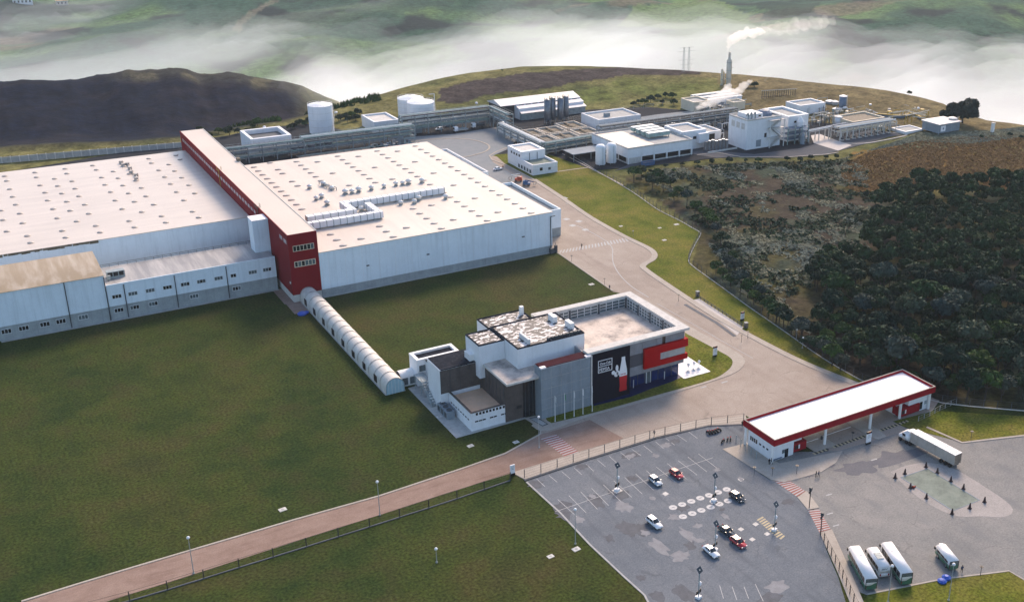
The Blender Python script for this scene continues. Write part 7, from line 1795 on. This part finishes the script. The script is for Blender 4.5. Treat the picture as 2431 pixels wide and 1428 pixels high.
tufts('scrub_grass', 'pale grey-green grass tufts in the scrub between fence and wood', SCRUB, 9000, 'leaf_pale', .7, .8, 1, accept=lambda x, y, r: fbm(x/9, y/16, 61)+.5*(fbm(x/45, y/45, 91)-.5) > .535+r.uniform(-.05, .05, len(x)))
tufts('scrub_undergrowth', 'dark low undergrowth in the scrub', SCRUB, 2600, 'leaf_dark', 1.1, 1.1, 2, accept=lambda x, y, r: fbm(x/14, y/14, 33) > .52)
pm('straw', (.20, .115, .040), .95, .3, .5); pm('straw_green', (.11, .12, .05), .95, .3, .5)
tufts('meadow_grass', 'rust-brown meadow grass above the wood', [(1995, 392), (2060, 362), (2180, 335), (2470, 318), (2480, 470), (2330, 452), (2180, 446), (2060, 462), (2005, 445)], 11000, 'straw', .6, .7, 3)
tufts('meadow_grass', 'greenish meadow tufts near the curved road', [(1960, 390), (2060, 358), (2180, 335), (2300, 345), (2470, 318), (2470, 300), (2300, 318), (2180, 318), (2010, 375)], 5000, 'leaf_pale', .6, .7, 4)
def scatter(name, label, u0, u1, r0, r1, n, mat, h, w_, seed, acc=None, bl=6):
    """shrub clumps on the sloping land, by bearing and distance"""
    r = np.random.default_rng(seed); a0, a1 = az_of(gp(u0, 250)), az_of(gp(u1, 250)); az = r.uniform(a0, a1, n*3); rr = r.uniform(r0, r1, n*3)
    er = np.interp(az, E_AZ, E_R); x, y = FX+np.sin(az)*rr, FY+np.cos(az)*rr; ok = np.ones(len(x), bool) if acc is None else acc(x, y, rr-er, r)
    x, y = x[ok][:n], y[ok][:n]; m = len(x); z = terrain_h(x, y)-.2; V_ = []
    for b in range(bl):
        a = r.uniform(0, 6.28, m); hh = h*r.uniform(.4, 1.2, m); ww = w_*r.uniform(.4, 1.0, m); cx, cy_ = x+r.normal(0, w_*.45, m), y+r.normal(0, w_*.45, m)
        V_.append(np.stack([np.stack([cx-np.cos(a)*ww, cy_-np.sin(a)*ww, z-.3], 1), np.stack([cx+np.cos(a)*ww, cy_+np.sin(a)*ww, z-.3], 1), np.stack([cx+np.cos(a+1.2)*ww*.4, cy_+np.sin(a+1.2)*ww*.4, z+hh], 1)], 1))
    v = np.concatenate(V_).reshape(-1, 3); tag(link_mesh(name, np_mesh(name, v, np.arange(len(v)).reshape(-1, 3), mat)), label, None, kind='stuff')
scatter('slope_bushes', 'dark bushes on the slope behind the racks', 430, 900, 610, 700, 500, 'leaf_mid', 2.6, 1.8, 7, lambda x, y, d, r: (d > -14) & (d < 30) & (fbm(x/16, y/16, 18) > .5))
# ---------------------------------------------------------------- fences, posts, markings, small things
def fence(label, pts, h=2.2, step=3.0, mat='steel_dark', wires=4, base=None, group=None, pr=.07, lean=False, z0=0.0):
    L = [0]
    for a, b in zip(pts[:-1], pts[1:]): L.append(L[-1]+math.hypot(b[0]-a[0], b[1]-a[1]))
    n = max(2, int(L[-1]/step)); P = []
    for k in range(n+1):
        s = L[-1]*k/n; i = max(0, min(len(pts)-2, next((j-1 for j in range(1, len(L)) if L[j] >= s), len(pts)-2))); t_ = (s-L[i])/((L[i+1]-L[i]) or 1)
        P.append((pts[i][0]+(pts[i+1][0]-pts[i][0])*t_, pts[i][1]+(pts[i+1][1]-pts[i][1])*t_))
    c = P[len(P)//2]; t = thing('fence', label, 'fence', (c[0], c[1], z0), group)
    pme = MB().box(-pr, pr, -pr, pr, -.2, h).mesh('post', mat)
    for p in P: link_mesh('post', pme, t, (p[0]-c[0], p[1]-c[1], 0))
    for w_ in range(wires):
        z = z0+.2+(h-.25)*w_/(wires-1); m = MB()
        for a, b in zip(P[:-1], P[1:]): m.tube((a[0], a[1], z), (b[0], b[1], z), .022 if w_ not in (wires-1,) else .04, 3)
        m.build('wire', mat, t)
    if base:
        MB().prism(strip(P, .25), z0-.15, z0+.22).build('footing', base, t)
    return t
fence('long post and wire fence along the lower side of the tan road', g2([(120, 1475), (310, 1425), (420, 1393), (550, 1352), (700, 1306), (900, 1243), (1060, 1192), (1212, 1140)]), 2.3, 7.0, 'wood_post', 4, 'patch_dark', pr=.09)
fence('fence between footpath and car park', g2([(1245, 1134), (1400, 1085), (1560, 1036), (1680, 1010), (1765, 1000)]), 2.3, 4.2, 'steel_dark', 4, z0=.15)
fence('steel fence beside the narrow footpath and the bus yard', g2([(1948, 1270), (1965, 1305), (1990, 1352), (2025, 1428), (2045, 1470)]), 2.2, 2.4, 'wood_post', 4, z0=.15)
fence('perimeter fence with pale footing winding along the wood', PERIM, 2.4, 3.4, 'steel_dark', 5, 'concrete')
fence('perimeter fence with pale footing right of the gatehouse', PERIM2, 2.4, 3.4, 'steel_dark', 5, 'concrete_pale')
fence('short fence beside the lodge wall', g2([(1747, 1050), (1768, 1068), (1795, 1090)]), 2.2, 2.0, 'steel', 4)
fence('fence on the lawn side of the right lodge', g2([(2180, 1000), (2212, 985), (2235, 972), (2270, 957)]), 1.6, 2.2, 'post_white', 3)
fence('fence behind the plant along the back road', g2([(1340, 290), (1480, 262), (1640, 245)]), 2.2, 6, 'steel', 3)
# lamp posts, bollards, signs
def lamp_proto(h, nm='lamp_post', head='sign_white'):
    t = thing(nm, 'x', 'lamp post', (0, 0, 0))
    MB().cyl((0, 0), .10, 0, h, 8, .06).build('pole', 'post_white', t); MB().lathe([(.25, 0), (.25, .2), (.12, .35)], 8).build('base', 'concrete', t)
    MB().lathe([(.1, 0), (.3, .12), (.36, .34), (.22, .55), (.05, .62)], 10, (0, 0, h-.1)).build('lamp_globe', head, t, True)
    return t
lp = lamp_proto(8.5)
for u, v, wd in ((1280, 1062, 'at the crossing by the office entrance'), (460, 1360, 'on the lower left of the tan road'), (902, 1222, 'halfway along the tan road'), (1366, 1290, 'on the grass edge of the car park'), (2108, 1428, 'behind the white and green coach'), (2252, 1424, 'behind the minibus')):
    place(lp, tuple(gp(u, v, .02)), 0, 'tall lamp post with a white globe, '+wd, 'tall lamp posts')
lq = lamp_proto(3.2, 'bollard_lamp')
for u, v, wd in ((1037, 1334, 'on the lower lawn'), (1890, 806, 'by the perimeter fence above the wood'), (1905, 826, 'by the fence, lower of two')):
    place(lq, tuple(gp(u, v)), 0, 'low lamp with a white head '+wd, 'low lamps on the lawns')
def solar_lamp():
    t = thing('solar_lamp', 'x', 'lamp post', (0, 0, 0))
    MB().cyl((0, 0), .12, 0, 6.8, 8).build('pole', 'steel', t); MB().box(-.5, .5, -.5, .5, 0, .5).build('base', 'sign_white', t)
    m = MB().add([(-.7, -.35, 6.3), (.7, -.35, 6.3), (.7, .35, 7.2), (-.7, .35, 7.2), (-.7, -.38, 6.27), (.7, -.38, 6.27), (.7, .32, 7.17), (-.7, .32, 7.17)], [(0, 1, 2, 3), (7, 6, 5, 4), (0, 4, 5, 1), (1, 5, 6, 2), (2, 6, 7, 3), (3, 7, 4, 0)]); m.build('solar_panel', 'glass_dark', t)
    MB().lathe([(.1, 0), (.35, .1), (.35, .6), (.1, .8)], 8, (.3, 0, 3.0)).build('lamp_globe', 'sign_white', t)
    MB().box(-.8, .8, -.06, .06, 1.1, 1.9).build('sign_board', 'black', t)
    return t
sl = solar_lamp()
for u, v, wd in ((1465, 1163, 'on the pale pad in the bay row'), (1695, 1188, 'among the painted circles'), (1697, 1305, 'beside the white saloon'), (1838, 1258, 'on the hatched yellow island'), (1658, 1418, 'near the bottom edge of the car park')):
    place(sl, tuple(gp(u, v, .07)), .35, 'solar lamp with a dark sign board '+wd, 'solar lamps of the car park')
pst = thing('sign_post', 'x', 'sign', (0, 0, 0)); MB().cyl((0, 0), .06, 0, 2.6, 6).build('pole', 'steel_dark', pst); MB().cyl((0, 0), .4, 2.3, 2.36, 12).build('disc', 'black', pst)
for u, v, wd in ((1357, 621, 'by the lawn corner near the crossing'), (1435, 676, 'on the lawn edge behind the office'), (1611, 715, 'beside the road opposite the roof court'), (1503, 562, 'on the pavement near the crossing'), (1760, 812, 'at the lower end of the barrier lane'), (1775, 803, 'at the kerb beside the barrier lane'),
                 (1790, 1128, 'on the footpath by the lodge'), (1833, 1130, 'on the footpath corner'), (1891, 1124, 'in front of the red booth'), (2023, 1045, 'on the lane island'), (2327, 1366, 'at the grass edge of the bus yard'), (2305, 1042, 'on the gate lawn kerb'), (1985, 330, 'on the pale forecourt')):
    place(pst, tuple(gp(u, v, .1)), 0, 'dark disc sign post '+wd, 'sign posts')
cam_b = thing('camera_mast', 'x', 'mast', (0, 0, 0)); MB().cyl((0, 0), .12, 0, 5.2, 8).build('pole', 'wood_post', cam_b); MB().box(-.9, .9, -.12, .12, 4.2, 4.6).build('arm', 'wood_post', cam_b); MB().box(-.3, .3, -.3, .3, 4.6, 5.4).build('housing', 'steel_dark', cam_b)
for u, v, wd in ((1921, 1204, 'between the two striped crossings'), (1948, 1265, 'at the end of the lower crossing')): place(cam_b, tuple(gp(u, v, .15)), .5, 'dark mast with cross arm '+wd, 'masts by the crossings')
# cones round the sealed pit
pit = MB().prism(g2([(2139, 1133), (2202, 1112), (2325, 1187), (2262, 1212)]), 0, .075).build('sealed_pit', 'seal_green', None); tag(pit, 'grey-green sealed rectangle in the yard ringed by dark cones', 'pit', kind='structure')
kerb_line(g2([(2139, 1133), (2202, 1112), (2325, 1187), (2262, 1212), (2139, 1133)]), .3, .12, 'concrete_grey', pit)
sheet('worn_apron', smooth(g2([(2115, 1120), (2150, 1105), (2200, 1098), (2260, 1110), (2330, 1150), (2400, 1200), (2390, 1225), (2330, 1225), (2262, 1222), (2180, 1180), (2115, 1120)]), 4)[:-1], .066, 'yard_light', None, 'pale worn concrete around the sealed pit')
cn = thing('traffic_cone', 'x', 'cone', (0, 0, 0)); MB().box(-.4, .4, -.4, .4, 0, .15).build('foot', 'cone_dark', cn); MB().lathe([(.34, .15), (.22, .9), (.1, 1.5)], 10).build('cone_body', 'cone_dark', cn); MB().cyl((0, 0), .24, .75, 1.0, 10, .19).build('band', 'cone_orange', cn)
for u, v, wd in ((2125, 1134, 'at the far left corner'), (2148, 1124, 'on the short far side'), (2198, 1108, 'at the far corner'), (2225, 1122, 'first along the long right side'), (2257, 1142, 'second along the long right side'), (2287, 1160, 'third along the long right side'), (2337, 1191, 'beyond the near right corner'), (2199, 1182, 'along the long left side'), (2260, 1219, 'at the near corner'), (2302, 1206, 'on the short near side'), (2161, 1158, 'beside the fallen cone')):
    place(cn, tuple(gp(u, v, .07)), .3, 'dark traffic cone round the sealed pit, '+wd, 'cones round the sealed pit')
m = MB(); p = gp(2167, 1156, .3); m.tube((p[0], p[1], .35), (p[0]+1.2, p[1]+.2, .2), .36, 10, .1); tag(m.build('traffic_cone', 'cone_orange', None), 'fallen orange-brown cone beside the sealed pit', 'cone', 'cones round the sealed pit')
# painted markings
def mark(P, z, mat='paint_white', parent=parking, name='marking'): return MB().prism(P, z-.01, z).build(name, mat, parent)
def seg(u0, v0, u1, v1, w_=.14, z=.08, mat='paint_white', parent=parking): 
    a, b = gp(u0, v0, z), gp(u1, v1, z); return mark(strip([tuple(a)[:2], tuple(b)[:2]], w_), z, mat, parent)
def z2s(x0, y0, x1, y1, **k): return seg(1200+x0/3.187, 980+y0/3.187, 1200+x1/3.187, 980+y1/3.187, **k)
for (x0, y0, x1, y1) in ((235, 495, 300, 555), (330, 470, 390, 520), (425, 440, 490, 495), (520, 412, 578, 465), (610, 385, 668, 438), (695, 352, 758, 405), (785, 325, 850, 382), (870, 295, 940, 352), (955, 270, 1025, 320), (1045, 245, 1110, 295), (1135, 215, 1195, 265), (1215, 190, 1280, 240), (1300, 165, 1370, 212), (1385, 140, 1452, 190),
                         (395, 650, 560, 800), (480, 622, 610, 752), (568, 592, 695, 725), (652, 567, 780, 697), (740, 540, 872, 665), (820, 510, 955, 635), (902, 485, 1035, 610), (985, 458, 1120, 580), (1065, 432, 1170, 530), (1140, 405, 1285, 520), (1225, 380, 1370, 497), (1305, 357, 1450, 467), (1380, 330, 1525, 443), (1460, 307, 1610, 422),
                         (1620, 1300, 1650, 1400), (1715, 1310, 1750, 1410), (1805, 1310, 1840, 1400), (1890, 1290, 1950, 1420)): z2s(x0, y0, x1, y1)
z2s(375, 745, 1300, 425); z2s(1300, 425, 1570, 335)
for i, (x, y) in enumerate(((1268, 712), (1337, 689), (1406, 665), (1474, 641), (1540, 620), (1608, 597), (1674, 575), (1343, 781), (1413, 757), (1482, 733), (1552, 709), (1618, 685), (1683, 662), (1575, 668))):
    p = gp(1200+x/3.187, 980+y/3.187, .08); mark(ring(p, .95, .95, 20), .082, 'paint_circle', parking, 'painted_circle'); mark(ring(p, .55, .14, 10), .088, 'patch_light', parking, 'painted_stroke')
for (u, v) in ((1794, 1243), (1759, 1255), (1821, 1266), (1786, 1279), (1580, 1171), (1759, 1137)):
    mark(g2([(u-8, v), (u, v-5), (u+8, v), (u, v+5)], .08), .082, 'concrete_pale', parking, 'cover_slab')
for k in range(11):
    t_ = k/10; a = (1806+t_*50, 1226+t_*44); seg(a[0]+6, a[1]+0, a[0]-8 if k < 10 else a[0]-4, a[1]+2+6, w_=.45, z=.086, mat='paint_yellow')
mark(g2([(1452, 1163), (1468, 1157), (1479, 1164), (1463, 1171)], .1), .14, 'concrete_pale', parking, 'lamp_pad')
rnd = random.Random(77)
def blob(u, v, ru, rv, z, mat, parent, nm='asphalt_patch', an=0.0, jag=.35):
    c = gp(u, v, z); ru *= .11; rv *= .23; n = 16; ph = [rnd.uniform(1-jag, 1+jag) for _ in range(n)]
    P = []
    for i in range(n):
        a = 2*PI*i/n; x, y = ru*ph[i]*math.cos(a), rv*ph[i]*math.sin(a); P.append((c[0]+x*math.cos(an)-y*math.sin(an), c[1]+x*math.sin(an)+y*math.cos(an)))
    mark(smooth(P+[P[0]], 3)[:-1], z, mat, parent, nm)
zl = .0760
for (x, y, rx, ry, dk) in ((905, 860, 60, 30, 1), (1020, 880, 70, 38, 1), (950, 900, 45, 22, 1), (1340, 715, 40, 22, 1), (1395, 1000, 40, 18, 1), (785, 945, 30, 22, 1), (1030, 1245, 30, 14, 1), (960, 490, 35, 22, 1), (860, 605, 60, 30, 1), (950, 320, 70, 22, 1), (430, 705, 60, 30, 1), (450, 765, 60, 26, 1), (2145, 670, 50, 14, 1), (1350, 1360, 45, 45, 1), (1150, 1385, 45, 25, 1), (1985, 1400, 90, 22, 1), (690, 665, 50, 35, 1), (1640, 730, 22, 8, 1), (230, 535, 60, 28, 1), (575, 405, 40, 18, 1), (1285, 210, 40, 18, 1),
                     (895, 708, 55, 28, 0), (1060, 905, 28, 16, 0), (1270, 785, 35, 18, 0), (1385, 920, 30, 40, 0), (1165, 1005, 40, 45, 0), (1330, 1082, 60, 22, 0), (1115, 640, 20, 12, 0), (1210, 608, 25, 14, 0), (1140, 320, 25, 12, 0), (950, 325, 35, 14, 0), (1455, 850, 28, 12, 0), (1660, 780, 20, 16, 0), (555, 800, 35, 18, 0), (1600, 428, 25, 10, 0), (1215, 240, 40, 14, 0), (655, 625, 20, 12, 0), (1780, 498, 16, 16, 0), (2060, 1305, 70, 28, 0), (1480, 960, 25, 14, 0)):
    zl += .0002; blob(1200+x/3.187, 980+y/3.187, rx/3.187, ry/3.187, zl, 'patch_dark' if dk else 'patch_light', parking)
for (u, v, ru, rv, dk) in ((2030, 1110, 40, 16, 1), (1920, 1128, 12, 4, 1), (1968, 1103, 14, 4, 1), (2120, 1085, 90, 12, 1)):
    zl += .0002; blob(u, v, ru, rv, .058+zl-.076, 'yard_dark' if dk else 'yard_light', yard, 'stain_patch', 0, .5)
def crossing(corners, n, z, parent, mat='paint_white', back='paint_red'):
    A_, B_, C_, D_ = [Vector((*p, 0)) for p in g2(corners, z)]      # A->B runs across the stripes' sequence, A->D along a stripe
    if back: mark([tuple(q)[:2] for q in (A_, B_, C_, D_)], z, back, parent, 'crossing_ground')
    for k in range(n):
        t0, t1 = (k+.18)/n, (k+.62)/n
        mark([tuple(A_+(B_-A_)*t0)[:2], tuple(A_+(B_-A_)*t1)[:2], tuple(D_+(C_-D_)*t1)[:2], tuple(D_+(C_-D_)*t0)[:2]], z+.006, mat, parent, 'crossing_stripe')
crossing([(1283, 1040), (1350, 1090), (1382, 1078), (1320, 1030)], 12, .068, main_road)
crossing([(1840, 1142), (1892, 1178), (1912, 1165), (1872, 1138)], 8, .085, yard); crossing([(1918, 1210), (1945, 1262), (1972, 1255), (1945, 1208)], 10, .085, yard)
crossing([(1325, 602), (1495, 572), (1488, 564), (1330, 594)], 22, .062, main_road, back=None)
def rline(pts, w_=.22, mat='paint_white', z=.064): mark(strip(smooth(g2(pts, z), 4), w_), z, mat, main_road)
rline([(1370, 535), (1420, 560), (1452, 585), (1455, 620), (1470, 650), (1500, 680), (1540, 705)], .3); rline([(1560, 720), (1630, 760), (1700, 800)], .2); rline([(1690, 795), (1788, 850)], .2)
for (u, v) in ((1340, 470), (1352, 482), (1345, 520), (1360, 535), (1375, 525), (1390, 545)): mark(g2([(u-10, v), (u, v-3), (u+9, v), (u-1, v+3)], .06), .063, 'paint_white', main_road, 'road_arrow')
for (u, v) in ((1968, 1173), (1970, 1218), (1985, 1246), (2075, 1090), (1740, 878), (1670, 918), (1720, 906)): mark(g2([(u-8, v+1), (u+6, v-3), (u+8, v-1), (u-6, v+3)], .07), .071, 'paint_white', yard if u > 1900 else main_road, 'road_arrow')
# barrier lane on the road
bl_ = thing('crash_rail', 'dark steel crash rail along the inspection lane', 'guard rail', tuple(gp(1700, 735)))
a, b = gp(1655, 705), gp(1770, 780)
for k in range(14): q = a+(b-a)*(k/13); MB().box(q[0]-.08, q[0]+.08, q[1]-.08, q[1]+.08, 0, 1.0).build('post', 'steel_dark', bl_)
MB().tube((a[0], a[1], .95), (b[0], b[1], .95), .09, 5).build('rail', 'steel_dark', bl_); MB().tube((a[0], a[1], .5), (b[0], b[1], .5), .07, 5).build('rail', 'steel_dark', bl_)
for i, q in enumerate((a, b)): 
    t = thing('end_bollard', ('brick-red bollard at the upper end of the crash rail', 'brick-red bollard at the lower end of the crash rail')[i], 'bollard', (q[0]+.5, q[1]+.5, 0)); MB().box(q[0]+.1, q[0]+1.1, q[1]+.1, q[1]+1.1, 0, 1.7).build('block', 'rust_dirt', t); MB().box(q[0]+.05, q[0]+1.15, q[1]+.05, q[1]+1.15, 1.7, 1.85).build('cap', 'concrete', t)
mark(strip(g2([(1626, 722), (1700, 765), (1745, 798)], .07), 1.2), .1, 'patch_dark', main_road, 'drain_grate')
mark(g2([(1645, 712), (1660, 708), (1765, 776), (1750, 795)], .07), .066, 'pale_slab', main_road, 'lane_slab')
# manhole covers on the lawns
mh = thing('manhole_cover', 'x', 'manhole', (0, 0, 0)); MB().box(-.9, .9, -.7, .7, -.1, .12).build('slab', 'concrete_pale', mh); MB().cyl((0, 0), .4, .12, .16, 12).build('lid', 'concrete', mh)
for i, (u, v, wd) in enumerate(((671, 1209, 'beside the tan road on the big lawn'), (1042, 989, 'by the low office block'), (1117, 1058, 'nearest the office corner on the lawn'), (1225, 1049, 'near the entrance crossing'), (1404, 675, 'on the lawn behind the office'), (1566, 541, 'upper one on the fence-side lawn'), (1577, 570, 'middle one on the fence-side lawn'), (1474, 537, 'by the pavement near the crossing'), (1606, 533, 'closest to the winding fence'), (1307, 1320, 'on the grass below the car park'), (1368, 1303, 'small one on the grass left of the car park'))):
    place(mh, (*tuple(gp(u, v))[:2], .02), .1, 'pale concrete manhole cover '+wd, 'manhole covers on the lawns', scale=rnd.uniform(.7, 1.1))
# blue sacks
m = MB(); p = gp(2236, 1381); m.lathe([(.9, 0), (1.0, .3), (.6, .6), (.2, .7)], 9, (p[0], p[1], .1)); m.lathe([(.9, 0), (1.0, .4), (.4, .8)], 8, (p[0]+1.6, p[1]+.3, .1)); tag(m.build('blue_sacks', 'blue_plastic', None), 'heap of blue sacks at the grass edge behind the minibus', 'sacks')
# benches by the lodge
m = thing('bench', 'blue bench against the lodge wall', 'bench', tuple(gp(1845, 1092))); p = gp(1845, 1092); MB().box(p[0]-1.4, p[0]+1.4, p[1]-.3, p[1]+.3, .5, .6).build('seat', 'tank_blue', m)
for s in (-1.2, 1.2): MB().box(p[0]+s-.06, p[0]+s+.06, p[1]-.25, p[1]+.25, .1, .5).build('leg', 'steel', m)
# far houses
for i, (u, v, w_) in enumerate(((55, 14, 26), (148, 13, 16))):
    r0 = 1200.0
    for _ in range(60):
        q = los_z(u, v, r0)
        if q[2] <= hz(q[0], q[1]): break
        r0 += 25
    x, y, z = q[0], q[1], hz(q[0], q[1])
    t = thing('far_house', ('long white far house at the top left', 'small reddish far house right of the long white one')[i], 'house', (x, y, z), 'far houses on the hill')
    MB().box(x-w_/2, x+w_/2, y-5, y+5, z-8, z+7).build('wall', 'plastic_white' if i == 0 else 'chimney', t)
    MB().add([(x-w_/2-1, y-6, z+7), (x+w_/2+1, y-6, z+7), (x+w_/2+1, y, z+10), (x-w_/2-1, y, z+10), (x+w_/2+1, y+6, z+7), (x-w_/2-1, y+6, z+7)], [(0, 1, 2, 3), (3, 2, 4, 5), (0, 3, 5), (1, 4, 2)]).build('roof', 'roof_shed' if i == 0 else 'terrace', t)
    for k in range(int(w_/5)): MB().box(x-w_/2+1.5+k*5, x-w_/2+3.5+k*5, y-5.1, y-5, z+2, z+5).build('window', 'glass_dark', t)
# ---------------------------------------------------------------- fog in the valley, steam, haze
def vol_mat(name, dens, color=(1, 1, 1), g=.3):
    m = bpy.data.materials.new(name); m.use_nodes = True; nt = m.node_tree; nt.nodes.clear(); MATS[name] = m
    o = nt.nodes.new('ShaderNodeOutputMaterial'); v = nt.nodes.new('ShaderNodeVolumePrincipled'); v.inputs['Density'].default_value = dens; v.inputs['Color'].default_value = (*color, 1); v.inputs['Anisotropy'].default_value = g
    nt.links.new(v.outputs[0], o.inputs['Volume']); return m
vol_mat('fog_dense', .0036, (.94, .975, 1.0), .35); vol_mat('fog_thin', .0027, (.94, .975, 1.0), .35); vol_mat('fog_faint', .0011, (.94, .975, 1.0), .35)
def fog_layer(name, label, top, mat, bottom=-190.0):
    az = np.linspace(-.14, 1.24, 300); rr = np.concatenate([np.linspace(690, 1300, 120), np.linspace(1310, 3400, 90)])
    A_, R__ = np.meshgrid(az, rr, indexing='ij'); X = FX+np.sin(A_)*R__; Y = FY+np.cos(A_)*R__
    Z = np.maximum(top(X, Y, A_, R__), bottom+3)
    n, mm = X.shape; v = np.concatenate([np.stack([X, Y, Z], -1).reshape(-1, 3), np.stack([X, Y, np.full_like(X, bottom)], -1).reshape(-1, 3)]); N = n*mm
    I, J = np.meshgrid(np.arange(n-1), np.arange(mm-1), indexing='ij'); q = np.stack([I*mm+J, (I+1)*mm+J, (I+1)*mm+J+1, I*mm+J+1], -1).reshape(-1, 4)
    fs = [q[:, ::-1], q+N]
    def side(idx): idx = np.array(idx); return np.stack([idx[:-1], idx[1:], idx[1:]+N, idx[:-1]+N], -1)
    fs += [side([0*mm+j for j in range(mm)])[:, ::-1], side([(n-1)*mm+j for j in range(mm)]), side([i*mm for i in range(n)]), side([i*mm+mm-1 for i in range(n)])[:, ::-1]]
    me = np_mesh(name, v, np.concatenate(fs), mat); bm = bmesh.new(); bm.from_mesh(me); bmesh.ops.recalc_face_normals(bm, faces=bm.faces); bm.to_mesh(me); bm.free()
    me.polygons.foreach_set('use_smooth', np.ones(len(me.polygons), bool)); o = link_mesh(name, me); tag(o, label, None, kind='stuff')
def fog_top(X, Y, A_, R__):
    s = X*.88+Y*.47; c = -X*.47+Y*.88
    n = fbm(s/430, c/95, 101, 5, .55); n2 = fbm(s/150, c/40, 111, 4)
    rgt = sstep(A_, .40, .85)
    base = -80+29*rgt
    near = (1-sstep(R__, 780, 1150))
    base = base + near*58*np.exp(-((A_-.295)/.06)**2)
    base = base - sstep(R__, 1200, 1620)*(40+22*rgt)
    return base + (n-.5)*(112-60*rgt) + (n2-.5)*18
fog_layer('fog', 'dense morning fog lying in the valley', lambda X, Y, A_, R__: fog_top(X, Y, A_, R__)-9, 'fog_dense')
fog_layer('fog', 'thin veil of fog above the dense valley fog', lambda X, Y, A_, R__: fog_top(X, Y, A_, R__)+7+14*(fbm(X/90, Y/60, 121)-.5), 'fog_thin')
fog_layer('fog', 'faint uppermost mist over the valley', lambda X, Y, A_, R__: fog_top(X, Y, A_, R__)+22+24*(fbm(X/120, Y/80, 131)-.5), 'fog_faint')
# steam plumes: strings of lumpy puffs that swell and thin out
def puffs(name, label, pts, mat_d, seed):
    """pts: (x, y, z, radius)"""
    r = np.random.default_rng(seed); bm = bmesh.new()
    P_ = []
    for (x, y, z, rad) in pts:
        P_.append((x, y, z, rad*.72))
        for k in range(6):
            d = r.normal(0, 1, 3); d /= np.linalg.norm(d); P_.append((x+d[0]*rad*.7, y+d[1]*rad*.7, z+d[2]*rad*.62, rad*r.uniform(.28, .5)))
    for (x, y, z, rad) in P_:
        s = bmesh.ops.create_icosphere(bm, subdivisions=2, radius=1.0)['verts']
        for vt in s: vt.co = Vector((x+vt.co.x*rad, y+vt.co.y*rad, z+vt.co.z*rad*.9))
    me = bpy.data.meshes.new(name); bm.to_mesh(me); bm.free()
    o = link_mesh(name, me); rm = o.modifiers.new('merge', 'REMESH'); rm.mode = 'VOXEL'; rm.voxel_size = .4; me.materials.append(MT(mat_d)); tag(o, label, None, kind='stuff'); return o
vol_mat('steam_dense', .18, (1, .99, .98), .45); vol_mat('steam_mid', .028, (1, .99, .98), .45); vol_mat('steam_thin', .055, (1, .97, .94), .2)
def on(u, v, y): 
    d = RM.T @ np.array([(u-PPX)/F_PX, (v-PPY)/F_PX, 1.0]); t = (y-CAM[1])/d[1]; return (CAM[0]+d[0]*t, y, CAM[2]+d[2]*t)
def plume(name, label, L, y, mat, seed, k=.25): puffs(name, label, [(*on(u, v, y), r*k) for u, v, r in L], mat, seed)
plume('steam', 'dense white steam leaving the chimney tip', [(1728, 120, 4), (1729, 112, 7), (1732, 103, 10), (1738, 95, 13), (1747, 88, 16), (1758, 82, 17), (1772, 79, 17), (1788, 77, 16), (1804, 75, 14)], 196, 'steam_dense', 1, .25)
plume('steam', 'trailing steam drifting right from the chimney', [(1800, 75, 17), (1820, 72, 20), (1840, 69, 22), (1862, 66, 24), (1885, 62, 25), (1908, 59, 25), (1932, 56, 24), (1955, 54, 20), (1975, 52, 16)], 196, 'steam_mid', 2, .25)
plume('steam', 'slanting steam cloud above the cooling tower row', [(1656, 256, 6), (1665, 252, 9), (1676, 248, 11), (1688, 243, 13), (1699, 237, 15), (1710, 231, 16), (1722, 222, 17), (1727, 212, 13), (1738, 219, 13), (1748, 219, 12), (1757, 213, 11), (1764, 206, 10), (1771, 200, 9), (1779, 194, 7)], 150, 'steam_dense', 3, .28)
plume('steam', 'thin wisp of steam rising behind the gantry', [(1816, 205, 4), (1815, 198, 5), (1817, 190, 6), (1822, 183, 7), (1828, 180, 6), (1838, 176, 6), (1848, 174, 5)], 190, 'steam_mid', 4, .22)
# air haze
vol_mat('air', .00005, (.80, .90, 1.0), .15)
hb = MB().box(-7000, 8600, -7000, 8600, -330, 141.5).build('haze', 'air', None); tag(hb, 'faint morning haze over the whole valley', None, kind='stuff')
